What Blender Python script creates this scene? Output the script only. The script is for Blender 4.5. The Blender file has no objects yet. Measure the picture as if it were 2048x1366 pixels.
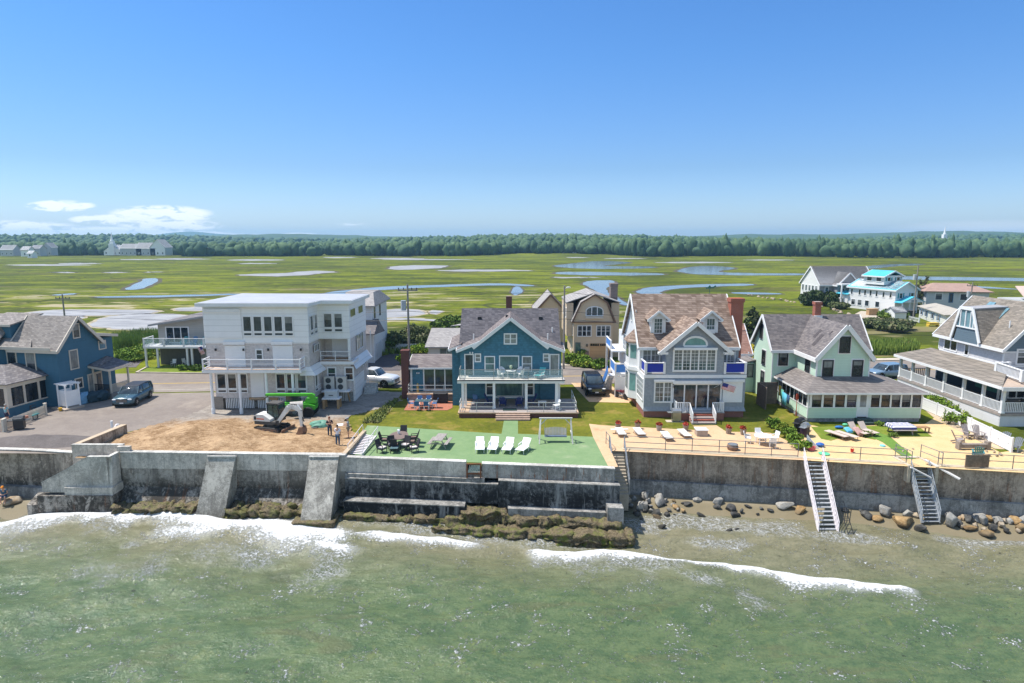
import bpy,bmesh,math,random
import numpy as np
from mathutils import Vector,Matrix,Euler
R = math.radians
rnd = random.Random(7)
C = bpy.context.scene.collection
sc = bpy.context.scene
# ------------------------------------------------------------------ camera
FPX,PITCH,CZ = 1300.0,math.atan(208/1300.0),16.5
cam = bpy.data.cameras.new('camera'); co = bpy.data.objects.new('camera',cam); C.objects.link(co)
cam.sensor_width = 36; cam.lens = FPX/2048*36; cam.clip_start = 0.5; cam.clip_end = 20000
co.location = (0,0,CZ); co.rotation_euler = (math.pi/2-PITCH,0,0)
sc.camera = co
# ------------------------------------------------------------------ sun and sky
SUN_DIR = Vector((-0.50,0.13,1.0)).normalized()
sl = bpy.data.lights.new('sun','SUN'); so = bpy.data.objects.new('sun',sl); C.objects.link(so)
sl.energy = 5.0; sl.angle = R(0.53); sl.color = (1.0,0.95,0.87)
so.location = (0,0,60); so.rotation_euler = SUN_DIR.to_track_quat('Z','Y').to_euler()
w = bpy.data.worlds.new('World'); sc.world = w; w.use_nodes = True
nt = w.node_tree; nt.nodes.clear()
L = nt.links.new
def nd(t,**k):
    n = nt.nodes.new(t)
    for a,b in k.items(): setattr(n,a,b)
    return n
sky = nd('ShaderNodeTexSky',sky_type='NISHITA'); sky.sun_disc = False
sky.sun_elevation = math.asin(SUN_DIR.z); sky.sun_rotation = math.atan2(SUN_DIR.x,SUN_DIR.y)
sky.altitude = 0; sky.air_density = 1.2; sky.dust_density = 0.45; sky.ozone_density = 2.6
tc = nd('ShaderNodeTexCoord'); sep = nd('ShaderNodeSeparateXYZ'); L(tc.outputs['Generated'],sep.inputs[0])
def mth(op,a,b=None,clamp=False):
    n = nd('ShaderNodeMath',operation=op); n.use_clamp = clamp
    for i,x in enumerate((a,b)):
        if x is None: continue
        if isinstance(x,(int,float)): n.inputs[i].default_value = x
        else: L(x,n.inputs[i])
    return n.outputs[0]
def rng(v,a,b,c=0.0,d=1.0):
    n = nd('ShaderNodeMapRange',interpolation_type='SMOOTHSTEP'); L(v,n.inputs[0])
    for i,x in enumerate((a,b,c,d)): n.inputs[i+1].default_value = x
    return n.outputs[0]
X_,Y_,Z_ = sep.outputs
el = mth('DIVIDE',Z_,Y_)          # tangent of elevation straight ahead
az = mth('DIVIDE',X_,Y_)
cv = nd('ShaderNodeCombineXYZ'); L(mth('MULTIPLY',az,34.0),cv.inputs[0]); L(mth('MULTIPLY',el,120.0),cv.inputs[1])
no = nd('ShaderNodeTexNoise'); L(cv.outputs[0],no.inputs[0]); no.inputs['Scale'].default_value = 1.0
no.inputs['Detail'].default_value = 7; no.inputs['Roughness'].default_value = 0.6; no.inputs['Distortion'].default_value = 0.5
def blob(a0,e0,wa,we,amp):
    da = mth('DIVIDE',mth('SUBTRACT',az,a0),wa); de = mth('DIVIDE',mth('SUBTRACT',el,e0),we)
    s = mth('ADD',mth('MULTIPLY',da,da),mth('MULTIPLY',de,de))
    return mth('MULTIPLY',mth('SUBTRACT',1.0,s,True),amp)
acc = None
for b in ((-.76,.010,.13,.018,1.),(-.68,.047,.06,.010,1.),(-.61,.027,.07,.009,1.0),(-.53,.034,.09,.016,1.),(-.62,.006,.12,.012,1.0),(-.52,.018,.09,.012,.9),(-.50,.005,.09,.007,.9),
          (-.42,.002,.06,.006,.5),(-.33,.004,.05,.004,.7),(-.24,.020,.03,.004,.32)):
    o = blob(*b); acc = o if acc is None else mth('MAXIMUM',acc,o)
cm = mth('MULTIPLY',rng(acc,0.02,0.55),rng(mth('ADD',no.outputs[0],mth('MULTIPLY',acc,.12)),0.43,0.60))
c2 = mth('MULTIPLY',blob(.74,.006,.20,.022,1.0),0.5)
cm = mth('MAXIMUM',cm,c2)
cm = mth('MULTIPLY',cm,rng(Y_,0.0,0.2))
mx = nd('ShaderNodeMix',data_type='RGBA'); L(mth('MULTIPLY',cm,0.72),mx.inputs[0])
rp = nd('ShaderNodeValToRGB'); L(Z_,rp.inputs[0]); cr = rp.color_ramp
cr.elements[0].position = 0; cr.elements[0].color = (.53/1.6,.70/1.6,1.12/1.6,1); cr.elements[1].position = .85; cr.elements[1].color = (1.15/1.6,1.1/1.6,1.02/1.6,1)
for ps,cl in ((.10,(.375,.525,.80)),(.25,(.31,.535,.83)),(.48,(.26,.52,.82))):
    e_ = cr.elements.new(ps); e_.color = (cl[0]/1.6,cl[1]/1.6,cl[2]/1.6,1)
tint = nd('ShaderNodeMix',data_type='RGBA',blend_type='MULTIPLY'); L(rng(Y_,-.25,.15),tint.inputs[0]); L(sky.outputs[0],tint.inputs[6]); L(rp.outputs[0],tint.inputs[7])  # tint dims the sky ahead; unseen zenith and rear stay brighter for added fill
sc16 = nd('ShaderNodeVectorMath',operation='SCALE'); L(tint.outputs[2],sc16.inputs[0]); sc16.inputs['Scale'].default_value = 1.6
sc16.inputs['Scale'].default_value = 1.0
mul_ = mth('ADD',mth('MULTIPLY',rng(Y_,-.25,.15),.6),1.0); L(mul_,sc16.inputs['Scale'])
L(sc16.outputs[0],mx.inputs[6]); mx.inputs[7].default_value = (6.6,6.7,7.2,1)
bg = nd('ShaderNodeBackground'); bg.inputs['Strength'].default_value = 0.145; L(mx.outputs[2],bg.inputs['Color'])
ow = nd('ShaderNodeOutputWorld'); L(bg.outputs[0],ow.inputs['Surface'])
sc.view_settings.view_transform = 'Standard'; sc.view_settings.look = 'None'
sc.view_settings.exposure = 0.42; sc.view_settings.gamma = 1.0
sc.render.film_transparent = False
sc.cycles.max_bounces = 6; sc.cycles.volume_bounces = 0; sc.cycles.transparent_max_bounces = 6
# ------------------------------------------------------------------ helpers
def at(px,py,z=0.0):
    """the point of the horizontal plane z seen at photo pixel px, py"""
    u,v = px-1024,py-683
    y = FPX*math.cos(PITCH) - v*math.sin(PITCH); zz = -FPX*math.sin(PITCH) - v*math.cos(PITCH)
    t = (z-CZ)/zz
    return Vector((u*t,y*t,z))
def link(o,parent=None):
    C.objects.link(o)
    if parent is not None: o.parent = parent
    return o
def tag(o,label=None,cat=None,group=None,kind=None):
    if label: o['label'] = label
    if cat: o['category'] = cat
    if group: o['group'] = group
    if kind: o['kind'] = kind
    return o
def empty(name,loc,label=None,cat=None,group=None,rz=0):
    o = bpy.data.objects.new(name,None); o.empty_display_size = .3
    o.location = loc; o.rotation_euler = (0,0,rz); link(o)
    return tag(o,label,cat,group)
KIDS = {}
def copy_tree(o,parent=None):
    c = o.copy(); link(c,parent)
    for ch in list(o.children): copy_tree(ch,c)
    return c
class MB:
    """collects shapes and links them as ONE mesh object"""
    def __init__(s,org=(0,0,0)): s.v = []; s.f = []; s.o = Vector(org)
    def add(s,vs,fs):
        n = len(s.v); s.v += [tuple(Vector(p)-s.o) for p in vs]; s.f += [tuple(i+n for i in f) for f in fs]; return s
    def box(s,x0,x1,y0,y1,z0,z1):
        return s.add([(x0,y0,z0),(x1,y0,z0),(x1,y1,z0),(x0,y1,z0),(x0,y0,z1),(x1,y0,z1),(x1,y1,z1),(x0,y1,z1)],
                     [(3,2,1,0),(4,5,6,7),(0,1,5,4),(1,2,6,5),(2,3,7,6),(3,0,4,7)])
    def cb(s,c,d,rz=0,rx=0,ry=0):
        m = Euler((rx,ry,rz)).to_matrix(); c = Vector(c); h = [x/2 for x in d]
        p = [c + m @ Vector((a*h[0],b*h[1],e*h[2])) for e in (-1,1) for a,b in ((-1,-1),(1,-1),(1,1),(-1,1))]
        return s.add(p,[(3,2,1,0),(4,5,6,7),(0,1,5,4),(1,2,6,5),(2,3,7,6),(3,0,4,7)])
    def ext(s,poly,ax,a0,a1):
        """extrude a 2D polygon: ax 'x' poly=(y,z), 'y' poly=(x,z), 'z' poly=(x,y)"""
        def P(p,a): return {'x': (a,p[0],p[1]),'y': (p[0],a,p[1]),'z': (p[0],p[1],a)}[ax]
        n = len(poly); vs = [P(p,a0) for p in poly] + [P(p,a1) for p in poly]
        fs = [tuple(range(n)),tuple(range(2*n-1,n-1,-1))] + [(i,i+n,(i+1) % n+n,(i+1) % n) for i in range(n)]
        return s.add(vs,fs)
    def slab(s,pts,t):
        """planar outline thickened straight down by t"""
        n = len(pts); vs = [tuple(p) for p in pts] + [(p[0],p[1],p[2]-t) for p in pts]
        return s.add(vs,[tuple(range(n)),tuple(range(2*n-1,n-1,-1))] + [(i,i+n,(i+1) % n+n,(i+1) % n) for i in range(n)])
    def bar(s,p0,p1,w,h=None):
        h = h or w; k_ = 1+(len(s.v)//8 % 7)*.006; w *= k_; h *= k_; p0,p1 = Vector(p0),Vector(p1); d = p1-p0
        if d.length < 1e-6: return s
        d.normalize(); a = d.cross(Vector((0,0,1)))
        if a.length < 1e-3: a = Vector((1,0,0))
        a.normalize(); b = a.cross(d).normalized(); a *= w/2; b *= h/2
        return s.add([p0-a-b,p0+a-b,p0+a+b,p0-a+b,p1-a-b,p1+a-b,p1+a+b,p1-a+b],
                     [(0,1,2,3),(7,6,5,4),(0,4,5,1),(1,5,6,2),(2,6,7,3),(3,7,4,0)])
    def tube(s,p0,p1,r,r2=None,n=8):
        r2 = r if r2 is None else r2; p0,p1 = Vector(p0),Vector(p1); d = (p1-p0)
        if d.length < 1e-6: return s
        d.normalize(); a = d.cross(Vector((0,0,1)))
        if a.length < 1e-3: a = Vector((1,0,0))
        a.normalize(); b = d.cross(a)
        vs = []
        for p,q in ((p0,r),(p1,r2)):
            for i in range(n):
                t = 2*math.pi*i/n; vs.append(p + a*math.cos(t)*q + b*math.sin(t)*q)
        return s.add(vs,[tuple(range(n-1,-1,-1)),tuple(range(n,2*n))] + [(i,(i+1) % n,(i+1) % n+n,i+n) for i in range(n)])
    def path(s,pts,r,n=6):
        for a,b in zip(pts,pts[1:]): s.tube(a,b,r,n=n)
        return s
    def lathe(s,c,prof,n=16,sx=1,sy=1):
        vs = [(c[0]+r*sx*math.cos(2*math.pi*i/n),c[1]+r*sy*math.sin(2*math.pi*i/n),c[2]+z) for r,z in prof for i in range(n)]
        m = len(prof)
        fs = [(k*n+i,k*n+(i+1) % n,(k+1)*n+(i+1) % n,(k+1)*n+i) for k in range(m-1) for i in range(n)]
        return s.add(vs,fs + [tuple(range(n-1,-1,-1)),tuple(range((m-1)*n,m*n))])
    def ball(s,c,r,n=8,jit=0,rg=rnd):
        rx,ry,rz = (r,r,r) if isinstance(r,(int,float)) else r
        vs = [(c[0],c[1],c[2]-rz)]; m = n//2
        for k in range(1,m):
            t = -math.pi/2 + math.pi*k/m
            for i in range(n):
                q = 1+rg.uniform(-jit,jit); a = 2*math.pi*i/n
                vs.append((c[0]+rx*q*math.cos(t)*math.cos(a),c[1]+ry*q*math.cos(t)*math.sin(a),c[2]+rz*q*math.sin(t)))
        vs.append((c[0],c[1],c[2]+rz)); last = len(vs)-1
        fs = [(0,1+(i+1) % n,1+i) for i in range(n)]
        for k in range(m-2): fs += [(1+k*n+i,1+k*n+(i+1) % n,1+(k+1)*n+(i+1) % n,1+(k+1)*n+i) for i in range(n)]
        b = 1+(m-2)*n; fs += [(b+i,b+(i+1) % n,last) for i in range(n)]
        return s.add(vs,fs)
    def build(s,name,mat,parent=None,smooth=False,loc=None,rz=None,label=None):
        me = bpy.data.meshes.new(name); me.from_pydata(s.v,[],s.f)
        me.materials.append(mat)
        if smooth: me.polygons.foreach_set('use_smooth',[True]*len(me.polygons))
        bm = bmesh.new(); bm.from_mesh(me); bmesh.ops.recalc_face_normals(bm,faces=bm.faces); bm.to_mesh(me); bm.free()
        me.update(); o = bpy.data.objects.new(name,me)
        if loc is not None: o.location = loc
        if rz is not None: o.rotation_euler = (0,0,rz)
        link(o,parent)
        if label: o['label'] = label
        return o
# ------------------------------------------------------------------ materials
class NT:
    def __init__(s,name):
        s.m = bpy.data.materials.new(name); s.m.use_nodes = True; s.t = s.m.node_tree; s.t.nodes.clear()
        s.out = s.n('ShaderNodeOutputMaterial'); s.b = s.n('ShaderNodeBsdfPrincipled'); s.l(s.b.outputs[0],s.out.inputs[0])
    def n(s,t,**k):
        x = s.t.nodes.new(t)
        for a,b in k.items(): setattr(x,a,b)
        return x
    def l(s,a,b): s.t.links.new(a,b)
    def put(s,sock,v):
        if isinstance(v,(int,float)): sock.default_value = v
        elif isinstance(v,(tuple,list)): sock.default_value = (*v,1)[:4] if sock.type == 'RGBA' else v
        else: s.l(v,sock)
    def pos(s,kind='Object'):
        if kind == 'World': return s.n('ShaderNodeNewGeometry').outputs['Position']
        return s.n('ShaderNodeTexCoord').outputs['Object']
    def map(s,v,sc=(1,1,1),loc=(0,0,0),rot=(0,0,0)):
        m = s.n('ShaderNodeMapping'); s.l(v,m.inputs[0]); m.inputs['Scale'].default_value = sc
        m.inputs['Location'].default_value = loc; m.inputs['Rotation'].default_value = rot; return m.outputs[0]
    def noise(s,v,scale,det=4,rough=.55,dist=0):
        x = s.n('ShaderNodeTexNoise'); s.l(v,x.inputs['Vector']); x.inputs['Scale'].default_value = scale
        x.inputs['Detail'].default_value = det; x.inputs['Roughness'].default_value = rough; x.inputs['Distortion'].default_value = dist; return x.outputs[0]
    def vor(s,v,scale,feat='F1',out='Distance',rnd_=1.0):
        x = s.n('ShaderNodeTexVoronoi',feature=feat); s.l(v,x.inputs['Vector']); x.inputs['Scale'].default_value = scale
        x.inputs['Randomness'].default_value = rnd_; return x.outputs[out]
    def ma(s,op,a,b=None,clamp=False):
        x = s.n('ShaderNodeMath',operation=op); x.use_clamp = clamp; s.put(x.inputs[0],a)
        if b is not None: s.put(x.inputs[1],b)
        return x.outputs[0]
    def rg(s,v,a,b,c=0.,d=1.):
        x = s.n('ShaderNodeMapRange',interpolation_type='SMOOTHSTEP'); s.put(x.inputs[0],v)
        for i,q in enumerate((a,b,c,d)): x.inputs[i+1].default_value = q
        return x.outputs[0]
    def mix(s,f,a,b,mode='MIX'):
        x = s.n('ShaderNodeMix',data_type='RGBA',blend_type=mode); s.put(x.inputs[0],f); s.put(x.inputs[6],a); s.put(x.inputs[7],b); return x.outputs[2]
    def xyz(s,v):
        x = s.n('ShaderNodeSeparateXYZ'); s.l(v,x.inputs[0]); return x.outputs
    def comb(s,x=0.,y=0.,z=0.):
        c = s.n('ShaderNodeCombineXYZ'); s.put(c.inputs[0],x); s.put(c.inputs[1],y); s.put(c.inputs[2],z); return c.outputs[0]
    def fin(s,col,rough=.7,bump=None,bs=.3,bd=.02,metal=0,spec=.35,alpha=None):
        s.put(s.b.inputs['Base Color'],col); s.put(s.b.inputs['Roughness'],rough); s.put(s.b.inputs['Metallic'],metal)
        s.b.inputs['Specular IOR Level'].default_value = spec
        if bump is not None:
            x = s.n('ShaderNodeBump'); x.inputs['Strength'].default_value = bs; x.inputs['Distance'].default_value = bd
            s.l(bump,x.inputs['Height']); s.l(x.outputs[0],s.b.inputs['Normal'])
        return s.m
def dk(c,k): return tuple(x*k for x in c[:3])
_mc = {}
def plain(name,c,rough=.6,var=.12,scale=3.,metal=0,spec=.4,bump=0):
    if name in _mc: return _mc[name]
    t = NT(name); p = t.pos(); n1 = t.noise(p,scale,4); n2 = t.noise(p,scale*7,3)
    f = t.ma('ADD',t.ma('MULTIPLY',n1,.65),t.ma('MULTIPLY',n2,.35))
    col = t.mix(t.rg(f,.3,.7),dk(c,1-var),tuple(min(1,x*(1+var)) for x in c))
    _mc[name] = t.fin(col,t.ma('ADD',t.ma('MULTIPLY',n1,.2),rough-.1),f if bump else None,bump,.02,metal,spec)
    return _mc[name]
def siding(name,c,pitch=.14,shingle=False,var=.1):
    t = NT(name); p = t.pos(); x,y,z = t.xyz(p); u = t.ma('ADD',x,y)
    fr = t.ma('FRACT',t.ma('DIVIDE',z,pitch))
    line = t.rg(fr,.0,.16,.0,1.)
    if shingle:
        br = t.n('ShaderNodeTexBrick'); t.l(t.comb(u,z),br.inputs['Vector']); br.inputs['Scale'].default_value = 1
        br.inputs['Brick Width'].default_value = pitch*1.1; br.inputs['Row Height'].default_value = pitch; br.inputs['Mortar Size'].default_value = pitch*.05
        br.inputs['Color1'].default_value = (0,0,0,1); br.inputs['Color2'].default_value = (1,1,1,1); br.inputs['Mortar'].default_value = (.3,.3,.3,1)
        v = br.outputs[0]
    else: v = t.noise(t.comb(t.ma('MULTIPLY',u,.4),t.ma('FLOOR',t.ma('DIVIDE',z,pitch))),1.,2)
    big = t.noise(p,.9,4)
    streak = t.noise(t.comb(t.ma('MULTIPLY',u,3.),t.ma('MULTIPLY',z,.35)),1.,4)
    f = t.ma('ADD',t.ma('MULTIPLY',v,.35),t.ma('ADD',t.ma('MULTIPLY',big,.35),t.ma('MULTIPLY',streak,.3)))
    col = t.mix(t.rg(f,.2,.75),dk(c,1-var*1.4),tuple(min(1,q*(1+var)) for q in c))
    col = t.mix(t.ma('MULTIPLY',t.ma('SUBTRACT',1.,line),.45),col,dk(c,.5))
    return t.fin(col,.6,t.ma('SUBTRACT',t.ma('MULTIPLY',v,.2),fr),.35,.02)
def roofing(name,c1,c2,pitch=.16,w=.32):
    t = NT(name); p = t.pos(); x,y,z = t.xyz(p); u = t.ma('ADD',x,y)
    u2 = t.ma('SUBTRACT',x,t.ma('MULTIPLY',y,.31))
    br = t.n('ShaderNodeTexBrick'); t.l(t.comb(u,t.ma('MULTIPLY',z,1.35)),br.inputs['Vector']); br.inputs['Scale'].default_value = 1
    br.inputs['Brick Width'].default_value = w; br.inputs['Row Height'].default_value = pitch; br.inputs['Mortar Size'].default_value = .012
    br.inputs['Color1'].default_value = (0,0,0,1); br.inputs['Color2'].default_value = (1,1,1,1); br.inputs['Mortar'].default_value = (0,0,0,1)
    big = t.noise(p,.5,5,.6); fine = t.noise(p,9,3,.7)
    f = t.ma('ADD',t.ma('MULTIPLY',br.outputs[0],.42),t.ma('ADD',t.ma('MULTIPLY',big,.3),t.ma('MULTIPLY',fine,.3)))
    col = t.mix(t.rg(f,.15,.85),c1,c2)
    col = t.mix(t.ma('MULTIPLY',t.rg(t.ma('FRACT',t.ma('MULTIPLY',z,1.35/pitch)),.0,.25,1.,.0),.4),col,dk(c1,.55))
    col = t.mix(t.ma('MULTIPLY',t.rg(t.noise(t.comb(t.ma('MULTIPLY',u2,1.2),t.ma('MULTIPLY',z,.3)),1,4),.5,.75),.25),col,dk(c2,1.25))
    return t.fin(col,.85,br.outputs[0],.4,.02,spec=.2)
def brick(name,c1,c2,mortar=(.4,.37,.34),bw=.22,bh=.075):
    t = NT(name); p = t.pos(); x,y,z = t.xyz(p)
    br = t.n('ShaderNodeTexBrick'); t.l(t.comb(t.ma('ADD',x,y),z),br.inputs['Vector']); br.inputs['Scale'].default_value = 1
    br.inputs['Brick Width'].default_value = bw; br.inputs['Row Height'].default_value = bh; br.inputs['Mortar Size'].default_value = .008
    t.put(br.inputs['Color1'],c1); t.put(br.inputs['Color2'],c2); t.put(br.inputs['Mortar'],mortar)
    col = t.mix(t.ma('MULTIPLY',t.noise(p,1.5,4),.45),br.outputs[0],dk(c1,.6))
    return t.fin(col,.85,br.outputs['Fac'],-.3,.01,spec=.2)
def glass(name,c,rough=.06,var=.5,spec=.7):
    t = NT(name); p = t.pos('World'); n1 = t.noise(p,.7,3); n2 = t.noise(t.map(p,(3,3,1)),1.3,2)
    f = t.ma('ADD',t.ma('MULTIPLY',n1,.6),t.ma('MULTIPLY',n2,.4))
    col = t.mix(t.rg(f,.38,.62),dk(c,1-var),dk(c,1+var))
    return t.fin(col,rough,n1,.02,.02,spec=spec)
def clear(name,c,a=.25,rough=.05):
    """thin see-through glass"""
    t = NT(name); t.fin(c,rough,spec=.6); t.b.inputs['Alpha'].default_value = a; return t.m
def concrete(name,c1,c2,dark=(.03,.03,.03),band=None,streak=.5,rust=0.,form=0.):
    """weathered concrete; band = (z at which the tide stain starts, z at which it is full), world heights"""
    t = NT(name); p = t.pos('World'); x,y,z = t.xyz(p)
    a = t.noise(p,.55,6,.65,.5); b = t.noise(p,4,5,.7); g = t.noise(p,16,3,.7)
    st = t.noise(t.comb(t.ma('MULTIPLY',x,1.5),t.ma('MULTIPLY',y,1.5),t.ma('MULTIPLY',z,.16)),1.,7,.72,.3)
    f = t.ma('ADD',t.ma('MULTIPLY',a,.45),t.ma('ADD',t.ma('MULTIPLY',b,.35),t.ma('MULTIPLY',g,.2)))
    col = t.mix(t.rg(f,.42,.58),dk(c1,.82),dk(c2,1.1))
    if band:
        m = t.rg(t.ma('ADD',z,t.ma('MULTIPLY',t.ma('SUBTRACT',st,.5),3.2)),band[0],band[1],0.,1.)
        col = t.mix(t.ma('MULTIPLY',m,t.rg(t.ma('ADD',t.ma('MULTIPLY',a,.5),t.ma('MULTIPLY',b,.5)),.60,.46,.35,.96)),col,dark)
    col = t.mix(t.ma('MULTIPLY',t.rg(st,.50,.60),streak),col,dark)
    col = t.mix(t.ma('MULTIPLY',t.rg(st,.36,.45,1.,0.),min(1.,streak*.9)),col,dk(c2,1.45))
    pale = t.noise(t.map(p,(1,1,.45),(7,3,1)),1.1,6,.75,.8)
    col = t.mix(t.ma('MULTIPLY',t.rg(pale,.60,.66),.55),col,dk(c2,1.7))
    if rust:
        r = t.noise(t.comb(t.ma('MULTIPLY',x,1.3),0.,t.ma('MULTIPLY',z,.18)),1.7,5,.7)
        col = t.mix(t.ma('MULTIPLY',t.rg(r,.55,.66),rust),col,(.24,.085,.025))
    if form:
        fx = t.rg(t.ma('ABSOLUTE',t.ma('SUBTRACT',t.ma('FRACT',t.ma('DIVIDE',x,1.22)),.5)),.0,.03,1.,0.)
        col = t.mix(t.ma('MULTIPLY',fx,form),col,dk(c1,.4))
    return t.fin(col,.85,f,.6,.05,spec=.2)
# ================================================================== SETTING
SEA = -4.0
WL = [(-4000,49.2),(-40,49.1),(-33.6,48.1),(-33.5,47.6),(-29.8,47.2),(-29.6,47.1),(-12.4,46.4),(7.1,44.2),(7.45,44.2),(7.5,49.4),(8.7,49.2),(21.9,47.1),(36.5,44.4),(60,40.6),(4000,-500)]
def wallY(x):
    for (a,p),(b,q) in zip(WL,WL[1:]):
        if x <= b: return p+(q-p)*(x-a)/(b-a)
    return WL[-1][1]
def sm(t): t = max(0.,min(1.,t)); return t*t*(3-2*t)
def ground_z(x,y):
    yb = 92+sm((x-22)/45)*70
    z = -0.8*sm((y-yb)/14)
    if y > 560: z += sm((y-600)/900)*9 + (sm((y-600)/250)*5*math.sin(x*.006+1)+0)
    return z
def spaced(a,b,d,far,k=1.25):
    out = [a+i*d for i in range(int((b-a)/d)+1)]; s = d; x = out[-1]
    while x < far: s *= k; x += s; out.append(x)
    return out
_xs = spaced(0,66,1.5,4200); _xs = sorted(set([-q for q in _xs]+_xs+[7.3,7.5,7.6,8.7]))
_ss = spaced(.15,60,2,6200,1.12)
m = MB(); nx,ny = len(_xs),len(_ss)
vs = []
for s_ in _ss:
    for x in _xs:
        y = wallY(x)+.2+s_ if abs(x) < 100 else (49.3 if x < 0 else 34)+s_
        vs.append((x,y,ground_z(x,y)))
m.add(vs,[(j*nx+i,j*nx+i+1,(j+1)*nx+i+1,(j+1)*nx+i) for j in range(ny-1) for i in range(nx-1)])
t = NT('marsh_grass'); p = t.pos('World'); x,y,z = t.xyz(p)
far = t.rg(y,100,500)
a = t.noise(p,.012,5,.6); b = t.noise(t.map(p,(.35,1,1)),.07,6,.62,.6); c_ = t.noise(t.map(p,(.6,1,1)),.9,5,.7); d_ = t.noise(p,5,3,.7)
f = t.ma('ADD',t.ma('MULTIPLY',a,.28),t.ma('ADD',t.ma('MULTIPLY',b,.42),t.ma('MULTIPLY',c_,.30)))
col = t.mix(t.rg(f,.42,.57),(.052,.068,.008),(.165,.190,.010))
col = t.mix(t.ma('MULTIPLY',t.rg(b,.58,.70),.75),col,(.25,.235,.035))
col = t.mix(t.ma('MULTIPLY',t.rg(t.noise(t.map(p,(.5,1,1),(40,9,0)),.035,6,.65,.8),.56,.66),.60),col,(.115,.080,.050))
col = t.mix(t.ma('MULTIPLY',t.rg(d_,.35,.7),.25),col,(.05,.07,.015))
dn = t.noise(t.map(p,(.55,1,1),(21,4,0)),.028,3,.5,1.6); ditch = t.rg(t.ma('ABSOLUTE',t.ma('SUBTRACT',dn,.5)),.003,.018,1.,0.)
dn2 = t.noise(t.map(p,(.5,1,1),(2,44,0)),.07,3,.5,1.2); ditch = t.ma('MAXIMUM',ditch,t.ma('MULTIPLY',t.rg(t.ma('ABSOLUTE',t.ma('SUBTRACT',dn2,.47)),.004,.022,1.,0.),.7))
col = t.mix(t.ma('MULTIPLY',t.ma('MULTIPLY',ditch,t.rg(y,100,120)),.75),col,(.045,.05,.018))
mud = t.noise(t.map(p,(.30,1,1),(13,70,0)),.16,6,.62,.5)
belt = t.ma('MULTIPLY',t.rg(y,96,112),t.rg(y,165,240,1.,0.))
belt = t.ma('MULTIPLY',belt,t.rg(x,14,34,1.,0.))
md = t.ma('MULTIPLY',t.rg(mud,.555,.585),belt)
col = t.mix(md,col,(.42,.37,.30))
col = t.mix(t.ma('MULTIPLY',t.rg(mud,.51,.555),t.ma('MULTIPLY',belt,.5)),col,(.26,.22,.06))
dirtR = t.ma('MULTIPLY',t.ma('MULTIPLY',t.rg(x,30,45),t.rg(y,120,150,1.,0.)),t.rg(t.noise(t.map(p,(.4,1,1)),.11,5,.6),.52,.60))
col = t.mix(t.ma('MULTIPLY',dirtR,.6),col,(.27,.22,.12))
t.fin(col,.95,t.ma('ADD',c_,t.ma('MULTIPLY',b,2.)),.7,.4,spec=.1)
tag(m.build('ground',t.m,smooth=True),kind='structure',label='green salt marsh and yard ground reaching to the woods')
# ---- ponds and creeks of the marsh
tw = NT('marsh_water'); p = tw.pos('World')
n1 = tw.noise(tw.map(p,(.4,1,1)),.25,4)
tw.fin(tw.mix(tw.rg(n1,.35,.65),(.12,.135,.15),(.19,.20,.205)),.12,tw.noise(tw.map(p,(.5,1,1)),2.,3),.12,.05,spec=.6)
tp = NT('shallow_pond'); p = tp.pos('World'); n1 = tp.noise(tp.map(p,(.5,1,1)),.35,6,.6)
tp.fin(tp.mix(tp.rg(n1,.35,.65),(.25,.24,.23),(.36,.35,.33)),.5,n1,.1,.02,spec=.25)
bank = plain('mud_bank',(.070,.060,.032),.95,.4,.5)
bank_pale = plain('pale_mud',(.34,.29,.20),.95,.3,.5)
def smooth_poly(pts,it=2):
    for _ in range(it):
        q = []
        for a,b in zip(pts,pts[1:]+pts[:1]): q += [a*.75+b*.25,a*.25+b*.75]
        pts = q
    return pts
def wobble(pts,amp,sd):
    g = random.Random(sd); ph = [g.uniform(0,6.3) for _ in range(6)]
    return [p+Vector((math.sin(i*1.1+ph[0])+.6*math.sin(i*2.3+ph[1]),math.sin(i*1.7+ph[2])+.6*math.sin(i*2.9+ph[3]),0))*amp for i,p in enumerate(pts)]
def densify(pts,n=3):
    q = []
    for a,b in zip(pts,pts[1:]+pts[:1]): q += [a.lerp(b,k/n) for k in range(n)]
    return q
def water_patch(name,px,mat,bm_,dz=-.76,wob=.25,rim=1.0,it=1,lab=None):
    pts = [at(a,b,dz) for a,b in px]; pts = wobble(densify(smooth_poly(pts,it),2),wob,len(px)*7+int(px[0][0]))
    MB().add(pts,[tuple(range(len(pts)))]); c = sum(pts,Vector())/len(pts)
    out = []
    n = len(pts); area = sum(a.x*b.y-b.x*a.y for a,b in zip(pts,pts[1:]+pts[:1]))
    for i in range(n):
        d = pts[(i+1) % n]-pts[i-1]; nrm = Vector((d.y,-d.x,0)).normalized()*(1 if area > 0 else -1)
        out.append(pts[i]+nrm*rim*(.7+.6*abs(math.sin(i*.9))) + Vector((0,0,-.03)))
    mm = MB(); mm.add(out,[tuple(range(n))]); tag(mm.build(name+'_bank',bm_),kind='structure',label='muddy edge around '+(lab or 'marsh water'))
    mm = MB(); mm.add(pts,[tuple(range(n))]); o = mm.build(name,mat); tag(o,kind='structure',label=lab or 'still marsh water reflecting the sky')
PO,CR = tp.m,tw.m
water_patch('marsh_pond',[(176,652),(192,640),(232,630),(300,627),(372,629),(420,640),(420,662),(303,662),(260,660),(215,656)],PO,bank_pale,rim=.8)
water_patch('marsh_pond',[(30,628),(95,620),(150,619),(240,619),(330,621),(290,628),(200,631),(120,632),(60,632)],PO,bank_pale,rim=1.)
water_patch('marsh_pond',[(60,640),(160,631),(172,635),(150,640),(110,645),(60,646)],PO,bank_pale,rim=.6)
water_patch('marsh_pond',[(345,617),(370,615),(405,613),(440,616),(400,622),(355,621)],PO,bank_pale,rim=.8)
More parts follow.
